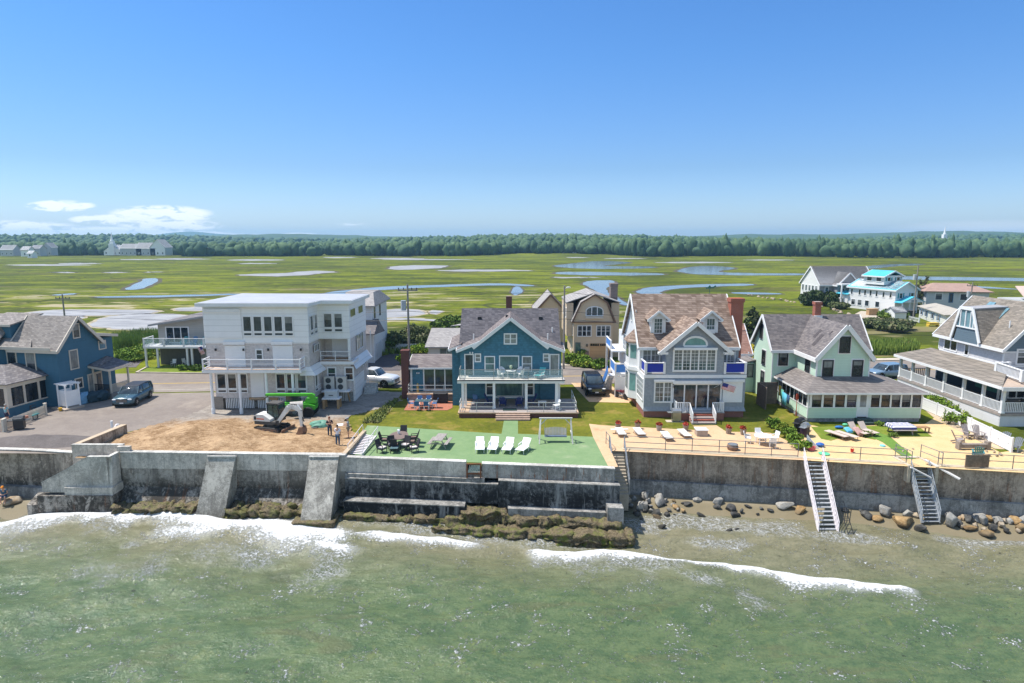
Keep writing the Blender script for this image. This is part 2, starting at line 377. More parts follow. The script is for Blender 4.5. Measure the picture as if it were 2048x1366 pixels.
water_patch('marsh_creek',[(246,579),(263,571),(284,562),(286,557),(318,556),(314,564),(292,575),(268,580)],CR,bank,rim=1.5)
water_patch('marsh_creek',[(97,590),(150,586),(154,588),(120,591)],CR,bank,rim=1.)
water_patch('marsh_creek',[(188,593),(300,591),(400,589),(480,587),(482,589),(400,592),(300,595),(190,595)],CR,bank,rim=1.2,wob=.5)
water_patch('marsh_pond',[(465,550),(520,547),(560,547),(600,543),(640,541),(680,544),(640,547),(600,551),(540,553)],PO,bank,rim=2,wob=1)
water_patch('marsh_pond',[(770,537),(790,532),(830,530),(900,531),(890,535),(850,538),(800,540)],PO,bank,rim=2,wob=1)
for a,b,yy,hh in ((0,200,530,1.6),(110,210,527,1.2),(300,430,518,1.4),(450,580,520,1.6),(235,320,519,1.),(470,560,527,1.),(640,720,515,1.2),(730,860,517,1.3),(200,260,545,1.),(290,322,544,1.),(750,960,519,1.0),(860,1080,541,2.2),(1095,1200,555,1.2),(1300,1480,525,1.6),(1200,1300,517,1.),(1130,1180,515,1.),(1480,1600,520,1.),(100,160,545,1.)):
    water_patch('marsh_pond',[(a,yy),(a*.7+b*.3,yy-hh),(a*.3+b*.7,yy-hh*.8),(b,yy),(a*.3+b*.7,yy+hh*.7),(a*.7+b*.3,yy+hh)],PO,bank,rim=1.5,wob=1.5)
water_patch('marsh_creek',[(600,600),(655,584),(715,578),(770,573),(830,571),(900,569),(1000,566),(1068,570),(1066,573),(1000,570),(900,573),(830,576),(775,579),(715,584),(680,592),(640,604)],CR,bank,rim=1.2)
water_patch('marsh_pond',[(735,624),(765,620),(800,617),(841,620),(853,626),(835,631),(800,634),(747,637),(730,636)],PO,bank_pale,rim=.8)
water_patch('marsh_pond',[(859,620),(883,621),(884,625),(864,630)],PO,bank_pale,rim=.4)
water_patch('marsh_pond',[(745,640),(759,638),(800,636),(830,636),(862,638),(882,641),(858,642),(820,639),(780,640)],PO,bank_pale,rim=.4)
water_patch('marsh_creek',[(1160,567),(1180,561),(1232,560),(1226,570),(1211,577),(1216,585),(1236,596),(1262,610),(1248,611),(1222,599),(1200,588),(1183,576)],CR,bank,rim=1.)
water_patch('marsh_creek',[(1268,584),(1290,575),(1345,571),(1420,568),(1505,567),(1508,571),(1420,573),(1350,577),(1318,583),(1330,590),(1290,590)],CR,bank,rim=1.2)
water_patch('marsh_creek',[(1355,540),(1390,532),(1440,532),(1478,537),(1425,543),(1470,546),(1620,547),(1622,550),(1500,551),(1400,549),(1360,545)],CR,bank,rim=2,wob=.8)
water_patch('marsh_creek',[(1098,533),(1140,527),(1200,521),(1275,525),(1225,529),(1200,532),(1310,533),(1312,536),(1220,538),(1160,537)],CR,bank,rim=2,wob=.8)
water_patch('marsh_creek',[(1095,546),(1150,543),(1250,545),(1330,547),(1330,550),(1240,551),(1150,550)],CR,bank,rim=2,wob=.8)
water_patch('marsh_creek',[(1700,537),(1760,529),(1845,527),(1845,530),(1790,532),(1740,538)],CR,bank,rim=1.5,wob=.5)
water_patch('marsh_creek',[(1735,552),(1850,553),(2048,556),(2200,558),(2200,566),(2048,562),(1850,560),(1735,557)],CR,bank,rim=1.2,wob=.3)
water_patch('marsh_creek',[(1830,570),(1900,571),(1960,572),(2060,580),(1990,577),(1900,574)],CR,bank,rim=1.,wob=.2)
water_patch('marsh_creek',[(1460,584),(1560,586),(1562,589),(1470,588)],CR,bank,rim=1.,wob=.2)
water_patch('marsh_creek',[(1027,572),(1043,574),(1046,585),(1030,592),(1022,586)],CR,bank,rim=.6,wob=.2)
# ---- sheets laid on the ground
def sheet(name,pts,z,mat,label=None,kind='structure',cat=None):
    P = [at(*q) if len(q) == 2 else Vector(q) for q in pts]
    P = [Vector((q.x,q.y,z)) for q in P]
    mm = MB(); mm.add(P,[tuple(range(len(P)))])
    o = mm.build(name,mat)
    return tag(o,label,cat,kind=kind)
def ground_mat(name,c1,c2,c3=None,sc_=1.,bump=.4,rough=.95,thr=(.52,.66)):
    t = NT(name); p = t.pos('World'); a = t.noise(p,.35*sc_,5,.6); b = t.noise(p,2.3*sc_,5,.7); d = t.noise(p,14*sc_,3,.7)
    f = t.ma('ADD',t.ma('MULTIPLY',a,.35),t.ma('ADD',t.ma('MULTIPLY',b,.35),t.ma('MULTIPLY',d,.3)))
    col = t.mix(t.rg(f,.36,.64),c1,c2)
    if c3: col = t.mix(t.ma('MULTIPLY',t.rg(t.noise(t.map(p,(1,1,1),(31,7,0)),.5*sc_,6,.65,.4),*thr),.85),col,c3)
    return t.fin(col,rough,f,bump,.06,spec=.15)
M_lawn = ground_mat('lawn_grass',(.068,.082,.008),(.170,.170,.018),(.24,.18,.045),1.,.6)
M_lawn2 = ground_mat('mown_lawn',(.10,.15,.018),(.18,.23,.03),(.22,.22,.05),1.,.6)
M_dirt = ground_mat('dirt_sand',(.27,.17,.09),(.44,.30,.17),(.23,.2,.17),.7,1.)
M_gravelg = ground_mat('grey_gravel_dirt',(.20,.18,.165),(.34,.31,.275),(.40,.31,.20),1.,.8)
M_sand = ground_mat('yard_sand',(.53,.37,.18),(.66,.48,.26),(.60,.44,.24),3.,.5)
M_asph = ground_mat('asphalt',(.185,.155,.135),(.25,.215,.185),(.28,.24,.20),.35,.15,.85)
M_asphd = ground_mat('dark_asphalt',(.085,.075,.080),(.13,.115,.115),(.15,.135,.13),.5,.15,.85)
M_path = ground_mat('pale_pavement',(.42,.36,.29),(.52,.46,.37),(.36,.31,.26),1.,.1)
M_grn = ground_mat('green_painted_concrete',(.145,.235,.105),(.205,.290,.140),(.29,.33,.20),.6,.08,.7,(.58,.72))
M_tan = ground_mat('tan_concrete',(.50,.33,.19),(.60,.42,.26),(.42,.25,.14),.5,.06,.8,(.56,.72))
M_yel = plain('yellow_paint',(.55,.36,.05),.7,.1)
M_whp = plain('white_line_paint',(.45,.43,.40),.8,.2)
# road runs slightly oblique to the shore
rc = lambda x: 72.7+(x+38.6)*(4.1/48)
def strip(name,x0,x1,d0,d1,z,mat,label,n=12):
    P = [(x0+(x1-x0)*i/n,rc(x0+(x1-x0)*i/n)+d0,z) for i in range(n+1)]
    Q = [(x0+(x1-x0)*i/n,rc(x0+(x1-x0)*i/n)+d1,z) for i in range(n,-1,-1)]
    return sheet(name,P+Q,z,mat,label)
strip('road',-110,120,-4.4,6.2,.020,M_asph,'two lane shore road behind the houses')
strip('road_marking',-110,120,-.14,-.04,.026,M_yel,'yellow centre line, near stripe')
strip('road_marking',-110,120,.08,.18,.026,M_yel,'yellow centre line, far stripe')
strip('road_edge',-110,-13,-3.3,-3.2,.026,M_whp,'worn white edge line')
strip('sidewalk',3.0,60,6.3,7.8,.08,M_path,'pale pavement beyond the road')
sheet('asphalt_yard',[(-80,49.25,0),(-33.7,48.2,0),(-33.2,53.5,0),(-28.5,61,0),(-27,68.8,0),(-50,67,0),(-80,67,0)],.012,M_asph,'grey asphalt yard left of the building site')
sheet('asphalt_drive',[(242,735),(272,735),(300,705),(420,660),(330,676),(250,700)],.030,M_asphd,'dark driveway beyond the road')
sheet('asphalt_drive',[(690,742),(800,742),(815,712),(750,700),(700,690)],.030,M_asphd,'dark paved parking between the back houses')
sheet('lawn',[(-16.2,60.5,0),(-15.4,66,0),(-11,70,0),(9.5,71.5,0),(27,73,0),(27,56.0,0),(24.5,49.0,0),(8.7,51.0,0),(7.6,51.5,0),(-13.6,49.5,0),(-14.5,54,0)],.004,M_lawn,'lawn around the blue and grey houses')
sheet('terrace',[(686,915),(735,851),(800,855),(1003,868),(1008,841),(1036,841),(1036,868),(1187,874),(1219,936)],.022,M_grn,'green painted concrete terrace behind the sea wall')
sheet('patio',[(1178,848),(1205,851),(1400,861),(1385,852),(1433,851),(1453,864),(1540,866),(1588,888),(1612,921),(1247,903),(1222,902),(1236,934),(1218,936),(1186,874)],.024,M_tan,'tan concrete patio of the grey house')
sheet('driveway',[(1142,766),(1215,766),(1262,800),(1258,806),(1178,804)],.022,M_tan,'tan concrete driveway beside the grey house')
sheet('sand_yard',[(1600,846),(1640,854),(1850,848),(1870,835),(2000,905),(50,52,0),(50,wallY(50)+.3,0),(2048,946),(1606,921),(1590,885)],.016,M_sand,'yellow sand yard behind the sea wall')
sheet('gravel_path',[(1838,810),(1845,795),(2010,880),(2030,900),(1990,898),(1870,838)],.024,ground_mat('gravel_path_mat',(.36,.28,.20),(.48,.39,.28),(.55,.42,.25),3.,.5),'gravel strip along the white fence')
sheet('grass_patch',[(1622,854),(1642,878),(1662,882),(1700,870),(1750,880),(1770,874),(1865,874),(1840,856),(1760,852)],.028,M_lawn2,'small lawn in front of the mint house')
sheet('turf_strip',[(1716,862),(1733,860),(1778,872),(1832,918),(1812,919),(1765,885)],.034,plain('artificial_turf',(.115,.21,.03),.95,.2,6),'narrow strip of green turf leading to the stairs')
sheet('lawn',[(275,746),(415,747),(420,741),(340,731),(300,735),(288,735)],.034,M_lawn2,'bright lawn by the far house')
for i,pts in enumerate((((273,746),(418,748)),((273,746),(296,734)))):
    a,b = [at(*q) for q in pts]; tag(MB(a).bar(a+Vector((0,0,.07)),b+Vector((0,0,.07)),.25,.14).build('kerb',M_path,loc=a),kind='structure',label='pale kerb round the corner lawn')
sheet('gravel_lot',[(1740,746),(1790,738),(1880,745),(1990,775),(1900,790),(1800,760)],.013,M_gravelg,'gravel parking behind the mint house')
sheet('sand_lot',[(1690,638),(1722,622),(1790,625),(1800,640),(1770,645),(1730,648)],.02,plain('gravel_lot_mat',(.42,.36,.28),.95,.2),'pale gravel yard of the far white house')
sheet('drive_apron',[(1160,718),(1225,718),(1238,740),(1225,746),(1206,742)],.034,M_tan,'tan apron before the garage')
sheet('brick_patio',[(808,821),(818,802),(905,803),(905,816),(895,821)],.03,brick('brick_paving',(.42,.16,.10),(.36,.13,.085),(.42,.25,.19),.2,.1),'red brick patio left of the blue house deck')
# ---- dirt of the building site, a heaped sheet
def inside(x,y,poly):
    c = False; j = len(poly)-1
    for i in range(len(poly)):
        xi,yi = poly[i][0],poly[i][1]; xj,yj = poly[j][0],poly[j][1]
        if (yi > y) != (yj > y) and x < (xj-xi)*(y-yi)/(yj-yi)+xi: c = not c
        j = i
    return c
from mathutils import noise as mn
DP = [(-33.2,47.2),(-32.9,53.3),(-30.6,58.5),(-29.6,69),(-15.5,69.5),(-11.5,68.5),(-11.3,64.5),(-13.8,60.5),(-14.9,57),(-13.6,54),(-12.8,52.4),(-12.7,46.9)]
MOUNDS = [(-26,53.5,3.2,.42),(-22.5,51.3,2.6,.30),(-28,51,2.6,.22),(-19.5,55.5,2.4,.22),(-24,57,2.6,.16),(-16,56,1.6,.15),(-17.5,50,2.5,.12)]
def dirt_z(x,y):
    h = sum(a*math.exp(-((x-cx)**2+(y-cy)**2)/(r*r)) for cx,cy,r,a in MOUNDS)
    e = sm((y-47)/1.5)*sm((59.5-y)/2.)
    return .03+1.4*h*e+e*(.05+abs(mn.noise(Vector((x*.8,y*1.1,3))))*.22+mn.noise(Vector((x*2.6,y*2.6,9)))*.07)
m = MB(); st_ = .3; gx = [-34+st_*i for i in range(int(24/st_))]; gy = [46.6+st_*j for j in range(int(24/st_))]
idx = {}
for j,yy in enumerate(gy):
    for i,xx in enumerate(gx):
        wob_ = mn.noise(Vector((xx*.5,yy*.5,0)))*.9 if xx > -16 and yy > 52 else 0
        if inside(xx+wob_,yy,DP): idx[i,j] = len(m.v); m.v.append((xx,yy,dirt_z(xx,yy)))
for (i,j) in list(idx):
    if (i+1,j) in idx and (i,j+1) in idx and (i+1,j+1) in idx: m.f.append((idx[i,j],idx[i+1,j],idx[i+1,j+1],idx[i,j+1]))
t = NT('building_site_dirt'); p = t.pos('World'); x,y,z = t.xyz(p)
a = t.noise(p,.45,6,.65,.6); b = t.noise(t.map(p,(1,1.6,1)),2.2,6,.7,.4); c_ = t.noise(p,10,4,.75)
f = t.ma('ADD',t.ma('MULTIPLY',a,.4),t.ma('ADD',t.ma('MULTIPLY',b,.35),t.ma('MULTIPLY',c_,.25)))
warm = t.mix(t.rg(f,.40,.60),(.20,.12,.06),(.48,.33,.195)); cool = t.mix(t.rg(f,.38,.62),(.19,.165,.145),(.37,.33,.285))
col = t.mix(t.rg(t.ma('ADD',y,t.ma('MULTIPLY',t.ma('SUBTRACT',a,.5),9.)),54.5,58.5),warm,cool)
t.fin(col,.95,f,1.,.22,spec=.1)
tag(m.build('dirt_yard',t.m,smooth=True),kind='structure',label='churned sandy dirt of the building site')
# gravel heap on the asphalt
m = MB(); g = random.Random(3)
for k in range(13):
    for i in range(36):
        r = k/12; q = 2*math.pi*i/36; hx = 5.2*r*math.cos(q); hy = 1.9*r*math.sin(q)
        m.v.append((hx,hy,.62*(1-r)**1.0*(1+.25*mn.noise(Vector((hx,hy,1))))+.005*(1-r)))
for k in range(12):
    for i in range(36): m.f.append((k*36+i,k*36+(i+1) % 36,(k+1)*36+(i+1) % 36,(k+1)*36+i))
tag(m.build('gravel_heap',ground_mat('heap_gravel',(.11,.095,.09),(.17,.15,.14),None,3,.8),smooth=True,loc=(-38.7,51.2,.0)),'low heap of grey-brown gravel on the asphalt behind the sea wall','gravel',kind='stuff')
# ---- beach
m = MB(); bx = [-90+1.0*i for i in range(151)]; by = [0,.5,1,1.6,2.2,3,4,5,6,8,11]
def beach_z(x,d):
    zt = -3.35 if x < -35.5 else (-3.35 if x > 8.5 else -4.2)
    return zt-(.34 if -35.5 < x < 8.5 else .21)*d+.06*mn.noise(Vector((x*.6,d*.8,0)))
for d in by:
    for x in bx: m.v.append((x,wallY(x)+.5-d,beach_z(x,d)))
n_ = len(bx); m.f = [(j*n_+i,j*n_+i+1,(j+1)*n_+i+1,(j+1)*n_+i) for j in range(len(by)-1) for i in range(n_-1)]
t = NT('beach_sand'); p = t.pos('World'); x,y,z = t.xyz(p)
a = t.noise(p,.5,5,.6); b = t.noise(p,9,4,.7); wet = t.rg(t.ma('ADD',z,t.ma('MULTIPLY',t.ma('SUBTRACT',a,.5),.2)),-3.75,-3.45,1.,0.)
col = t.mix(t.rg(t.ma('ADD',t.ma('MULTIPLY',a,.5),t.ma('MULTIPLY',b,.5)),.35,.65),(.215,.175,.11),(.285,.24,.165))
col = t.mix(t.ma('MULTIPLY',wet,.6),col,(.17,.145,.09))
t.fin(col,t.ma('SUBTRACT',.9,t.ma('MULTIPLY',wet,.55)),b,.2,.01,spec=.3)
tag(m.build('beach',t.m,smooth=True),kind='structure',label='wet brown sand at the foot of the sea wall')
# ---- sea
def dist_poly(P,pts):
    """signed-ish distance (negative = shoreward) and the nearest parameter of a polyline"""
    best = np.full(len(P),1e9); side = np.zeros(len(P)); par = np.zeros(len(P)); tot = 0
    for a,b in zip(pts,pts[1:]):
        a = np.array(a[:2]); b = np.array(b[:2]); d = b-a; l = np.hypot(*d)
        tt = np.clip(((P-a)@d)/(l*l),0,1); q = a+tt[:,None]*d; e = P-q; dd = np.hypot(e[:,0],e[:,1])
        cr = d[0]*e[:,1]-d[1]*e[:,0]; k = dd < best
        best[k] = dd[k]; side[k] = np.sign(cr[k]); par[k] = tot+tt[k]*l; tot += l
    return best*side,par,tot
def S(px): return [tuple(at(a,b,SEA)) for a,b in px]
def axis(a,b,d,lo,hi):
    c = list(np.arange(a,b+1e-6,d)); s = d; x = b
    while x < hi: s *= 1.5; x += s; c.append(x)
    s = d; x = a; pre = []
    while x > lo: s *= 1.5; x -= s; pre.append(x)
    return np.array(pre[::-1]+c)
sx_,sy_ = axis(-46,46,.17,-3000,3000),axis(24,49.5,.13,-3000,50)
GX,GY = np.meshgrid(sx_,sy_); P = np.stack([GX.ravel(),GY.ravel()],1)
gs = np.random.RandomState(4)
z = np.zeros(len(P))
for k in range(26):
    lam = 0.9*1.135**k; th = -math.pi/2+.12+gs.normal()*.42; am = .0075*lam**.85
    wv = 2*math.pi/lam; z += am*np.sin(wv*(P[:,0]*math.cos(th)+P[:,1]*math.sin(th))+gs.uniform(0,6.28)+.6*np.sin(P[:,0]*.3+k))
fade = np.clip((60-np.abs(P[:,0]))/10,0,1)*np.clip((P[:,1]-15)/8,0,1); z *= .25+.75*fade
def wn(x,sd): 
    q = np.random.RandomState(sd); s = 0
    for k in range(5): s = s+np.sin(x*(.35*1.9**k)+q.uniform(0,6.28))*.6**k
    return s
z += .32*np.clip((9.5-P[:,0])/2,0,1)*np.clip((P[:,0]+37)/2,0,1)*np.clip((P[:,1]-40.5)/3.5,0,1)
z *= np.where(P[:,0] > 8,np.clip((49.2-.165*(P[:,0]-8.7)-P[:,1]-1.)/5,.12,1),1)
# breaker crests: (pixels of the crest, foam width shoreward, seaward, height)
FO = np.zeros(len(P)); LC = np.zeros(len(P))
def breaker(px,ws,wo,h,amp=1.,taper=3.,sd=1,wl=0):
    global z
    d,par,tot = dist_poly(P,S(px)); d = d + .16*wn(par*1.1,sd)
    endt = np.clip(np.minimum(par,tot-par)/taper,0,1)
    wob = 1+.45*wn(par*.8,sd+3)
    sh = np.where(d > 0,np.exp(-(d/(ws))**2*2),np.exp(-(np.abs(d)/(wo*np.clip(wob,.3,2)))**1.6))
    FO[:] = np.maximum(FO,amp*endt*sh)
    z = z + h*endt*np.where(d > 0,np.exp(-(d/.35)**2),np.exp(-(d/1.1)**2))
    if wl: LC[:] = np.maximum(LC,endt*np.where(d < 0,np.exp(-(np.abs(d)/wl)),np.exp(-(d/.6)))*np.clip(.6+.5*wn(par*.5,sd+9),0,1))
breaker([(1045,1095),(1100,1100),(1150,1107),(1250,1110),(1330,1121),(1450,1130),(1560,1143),(1640,1153),(1700,1162),(1780,1176),(1850,1187)],.30,.72,.30,1.2,1.2,2,1.9)
breaker([(690,1074),(760,1073),(850,1079),(920,1087),(985,1093)],.3,.5,.15,1.15,2.,5,1.)
breaker([(-60,1056),(0,1049),(55,1038),(100,1036),(180,1038),(255,1040),(285,1040),(350,1042),(400,1047),(440,1052),(480,1052),(545,1054),(600,1062),(690,1075),(720,1080)],1.1,1.6,.16,1.0,2.,8,2.3)
breaker([(300,1060),(360,1066),(430,1072),(470,1070)],.6,1.3,.10,.75,2,14,1.6)
breaker([(560,1072),(620,1090),(680,1100),(740,1106)],.9,1.1,.05,.85,2,15,2.2)
# thin swash lines and drifting lace
def lace(px,w_,amp):
    d,par,tot = dist_poly(P,S(px)); e = np.clip(np.minimum(par,tot-par)/2,0,1)
    LC[:] = np.maximum(LC,amp*e*np.exp(-(np.abs(d)/w_)**1.5))
lace([(690,1040),(760,1045),(860,1052),(960,1062),(1060,1072),(1160,1075),(1260,1072)],1.6,.78)
lace([(1240,1060),(1290,1050),(1350,1042),(1420,1046),(1480,1056),(1560,1062),(1640,1075)],1.1,.95)
lace([(1600,1072),(1680,1074),(1780,1074)],.7,.9)
lace([(1840,1078),(1920,1082),(2048,1086),(2150,1088)],.7,.7)
lace([(1330,1075),(1420,1085),(1530,1092)],.8,.55)
lace([(210,1100),(260,1090),(310,1088)],.7,.8)
lace([(340,1110),(480,1112),(600,1125)],2.0,.45)
lace([(560,1150),(660,1140),(740,1150)],1.4,.5)
lace([(100,1150),(250,1140),(400,1135)],2.6,.32)
lace([(1465,1165),(1500,1190),(1560,1225)],.8,.62)
lace([(1330,1140),(1400,1155),(1480,1165)],.8,.7)
lace([(1150,1170),(1200,1180)],1.2,.35)
FO += np.clip(1-np.abs(P[:,1]-10)/5,0,0)
me = bpy.data.meshes.new('sea'); nx,ny = len(sx_),len(sy_)
V3 = np.column_stack([P[:,0],P[:,1],z+SEA]).astype(np.float32)
ii,jj = np.meshgrid(np.arange(nx-1),np.arange(ny-1)); q0 = (jj*nx+ii).ravel(); F4 = np.column_stack([q0,q0+1,q0+nx+1,q0+nx]).astype(np.int32)
me.vertices.add(len(V3)); me.vertices.foreach_set('co',V3.ravel()); me.loops.add(F4.size); me.loops.foreach_set('vertex_index',F4.ravel())
me.polygons.add(len(F4)); me.polygons.foreach_set('loop_start',np.arange(0,F4.size,4,dtype=np.int32)); me.polygons.foreach_set('use_smooth',np.ones(len(F4),dtype=bool))
me.update(); me.validate()
for nm,arr in (('foam',FO),('lace',LC)):
    at_ = me.attributes.new(nm,'FLOAT','POINT'); at_.data.foreach_set('value',np.clip(arr,0,1.3).astype(np.float32))
t = NT('sea_water'); p = t.pos('World'); x,y,z_ = t.xyz(p)
fa = t.n('ShaderNodeAttribute',attribute_name='foam').outputs['Fac']; la = t.n('ShaderNodeAttribute',attribute_name='lace').outputs['Fac']
yy = t.ma('ADD',y,t.ma('MULTIPLY',x,.055))      # shore line runs askew
n0 = t.noise(t.map(p,(.45,1,1)),.16,5,.6,.8)
dep = t.rg(t.ma('ADD',yy,t.ma('MULTIPLY',t.ma('SUBTRACT',n0,.5),9.)),32.5,44.)
nA = t.noise(t.map(p,(.55,1,1)),2.0,6,.7,.3); nB = t.noise(t.map(p,(.8,1,1),(3,8,0)),.5,4,.6,.5); nC = t.noise(p,8.,4,.7)
nm = t.ma('ADD',t.ma('MULTIPLY',nA,.4),t.ma('ADD',t.ma('MULTIPLY',nB,.3),t.ma('MULTIPLY',nC,.3)))
deep = t.mix(t.rg(nm,.40,.60),(.058,.096,.045),(.112,.150,.068)); deep = t.mix(t.ma('MULTIPLY',t.rg(t.noise(p,1.1,5,.7,.6),.56,.66),.5),deep,(.15,.17,.06))  # yellow-green mottles put caustic light into the water colour
sand = t.mix(t.rg(nm,.40,.60),(.145,.140,.082),(.215,.198,.125))
col = t.mix(dep,deep,sand)
sus = t.noise(t.map(p,(.35,1.2,1),rot=(0,0,-.45)),.35,6,.65,1.5)
col = t.mix(t.ma('MULTIPLY',t.rg(sus,.54,.66),.4),col,(.115,.108,.055))
weed = t.noise(p,2.1,3,.6,.3); col = t.mix(t.ma('MULTIPLY',t.rg(weed,.70,.74),.8),col,(.022,.024,.018))
weed2 = t.noise(t.map(p,(.8,1,1),(9,3,0)),.33,4,.6,.8); col = t.mix(t.ma('MULTIPLY',t.rg(weed2,.62,.72),.4),col,(.055,.062,.040))
# foam: strands between cells, denser where the attribute is high
pw = t.ma('MULTIPLY',t.noise(p,1.3,4,.6),1.)
dv = t.n('ShaderNodeVectorMath',operation='ADD'); t.l(p,dv.inputs[0]); t.l(t.comb(pw,t.ma('MULTIPLY',pw,-1.2),0.),dv.inputs[1])
e1 = t.vor(t.map(dv.outputs[0],(.75,1.1,1)),1.9,'DISTANCE_TO_EDGE'); e2 = t.vor(t.map(dv.outputs[0],(.8,1.2,1),(5,5,0)),4.6,'DISTANCE_TO_EDGE')
st1 = t.rg(e1,0.,.13,1.,0.); st2 = t.rg(e2,0.,.17,1.,0.); fn = t.noise(p,6.,6,.75); pt = t.noise(p,.55,5,.6)
strand = t.ma('MULTIPLY',t.ma('MAXIMUM',st1,t.ma('MULTIPLY',st2,.8)),t.rg(fn,.36,.56))
lm = t.ma('MULTIPLY',strand,t.rg(t.ma('ADD',la,t.ma('MULTIPLY',t.ma('SUBTRACT',pt,.5),1.1)),.18,.62))
solid = t.rg(t.ma('ADD',fa,t.ma('ADD',t.ma('MULTIPLY',t.ma('SUBTRACT',fn,.5),2.6),t.ma('ADD',t.ma('MULTIPLY',strand,.25),t.ma('MULTIPLY',t.ma('SUBTRACT',pt,.5),1.6)))),.42,.66)
veil = t.ma('MULTIPLY',t.rg(fa,.05,.6),.30)
foam = t.ma('MAXIMUM',t.ma('MAXIMUM',t.ma('MULTIPLY',lm,.85),solid),veil,True)
fc = t.mix(t.rg(t.noise(p,11,4,.7),.35,.65),(.62,.63,.62),(.88,.88,.87))
col = t.mix(foam,col,fc)
rough = t.ma('ADD',.10,t.ma('MULTIPLY',foam,.7))
w1 = t.noise(t.map(p,(.55,1,1),rot=(0,0,.15)),1.1,5,.6,.4); w2 = t.noise(t.map(p,(.7,1,1),rot=(0,0,-.3)),4.2,4,.6,.3); w3 = t.noise(p,9,3,.6)
hgt = t.ma('ADD',t.ma('ADD',w1,t.ma('MULTIPLY',w2,.5)),t.ma('ADD',t.ma('MULTIPLY',w3,.16),t.ma('MULTIPLY',t.ma('MULTIPLY',foam,fn),1.0)))
t.fin(col,rough,hgt,.9,.2,spec=.45); t.b.inputs['IOR'].default_value = 1.33
me.materials.append(t.m); o = bpy.data.objects.new('sea',me); link(o); tag(o,'green shallow sea with white surf along the shore',kind='structure')
# ================================================================== FAR WOODS, HILL, HAZE
def ico(sub):
    bm = bmesh.new(); bmesh.ops.create_icosphere(bm,subdivisions=sub,radius=1)
    v = np.array([q.co[:] for q in bm.verts]); f = np.array([[q.index for q in fc.verts] for fc in bm.faces]); bm.free(); return v,f
ICO = {k: ico(k) for k in (1,2,3)}
def np_mesh(name,V,F,mat,smooth=False):
    me = bpy.data.meshes.new(name); V = np.asarray(V,dtype=np.float32); F = np.asarray(F,dtype=np.int32); k = F.shape[1]
    me.vertices.add(len(V)); me.vertices.foreach_set('co',V.ravel()); me.loops.add(F.size); me.loops.foreach_set('vertex_index',F.ravel())
    me.polygons.add(len(F)); me.polygons.foreach_set('loop_start',np.arange(0,F.size,k,dtype=np.int32))
    if smooth: me.polygons.foreach_set('use_smooth',np.ones(len(F),dtype=bool))
    me.update(); me.materials.append(mat); return me
def leaf_mat(name,c1,c2,c3=None,sc_=1.2):
    t = NT(name); p = t.pos('World'); a = t.noise(p,sc_,4,.65); b = t.noise(p,sc_*7,3,.7)
    f = t.ma('ADD',t.ma('MULTIPLY',a,.5),t.ma('MULTIPLY',b,.5)); col = t.mix(t.rg(f,.36,.64),c1,c2)
    if c3: col = t.mix(t.ma('MULTIPLY',t.rg(t.noise(p,sc_*.4,4,.6),.52,.64),.7),col,c3)
    t.fin(col,.8,b,.5,.1,spec=.15); return t.m
M_wood = leaf_mat('far_wood_leaves',(.028,.066,.034),(.105,.165,.075),(.050,.095,.060),.035)  # part of the distance haze is put into the blue-green leaf colour
gw = np.random.RandomState(11)
Vs,Fs,off = [],[],0
def tree_blob(x,y,z0,r,h,sub):
    global off
    v,f = ICO[sub]; V = v.copy()
    # lobed crown: push the vertices out in clumps
    ph = gw.uniform(0,6.28,6)
    n = np.sin(V[:,0]*3.1+ph[0])*np.sin(V[:,1]*3.3+ph[1])*np.sin(V[:,2]*3.7+ph[2])*.28+np.sin(V[:,0]*7+ph[3])*np.sin(V[:,1]*7.5+ph[4])*np.sin(V[:,2]*8+ph[5])*.15+gw.normal(0,.08,len(V))
    V = V*(1+n)[:,None]; V = V*np.array([r,r,h*.5]); V[:,2] += z0+h*.52; V[:,0] += x; V[:,1] += y
    Vs.append(V); Fs.append(f+off); off += len(V)
def wood_edge(x):      # near edge of the woods
    e = 640+25*math.sin(x*.011)+18*math.sin(x*.031+1)
    if 95 < x < 700: e -= 60*sm((x-95)/30)     # the point of woods right of centre
    if x < -180: e -= 25
    if -20 < x < 20: e += 10
    if 42 < x < 66: e = 672
    if -420 < x < -318 or -505 < x < -455: e = 662
    if -285 < x < -235 or -95 < x < -62: e += 14
    return e
n_t = 0
while n_t < 6800:
    u = gw.rand(); y = 560+ (u**1.7)*1150; x = (gw.rand()*2-1)*(y*.92+120)
    e = wood_edge(x)
    if y < e: y = e+gw.rand()*35
    hh = gw.uniform(7,13.5)+(3 if 95 < x < 560 and y < 700 else 0); r = gw.uniform(2.6,6.2)*(1+.45*(y > 850))
    gz = ground_z(x,y)
    tree_blob(x,y,gz,r,hh,2 if y < 740 else 1); n_t += 1
    if gw.rand() < .025 and y < 1300: tree_blob(x+3,y,gz,r*.45,hh*1.28,2 if y < 740 else 1)
me = np_mesh('woodland',np.concatenate(Vs),np.concatenate(Fs),M_wood,False)
o = bpy.data.objects.new('woodland',me); link(o); tag(o,'dense belt of green woods along the horizon','woods',kind='stuff')
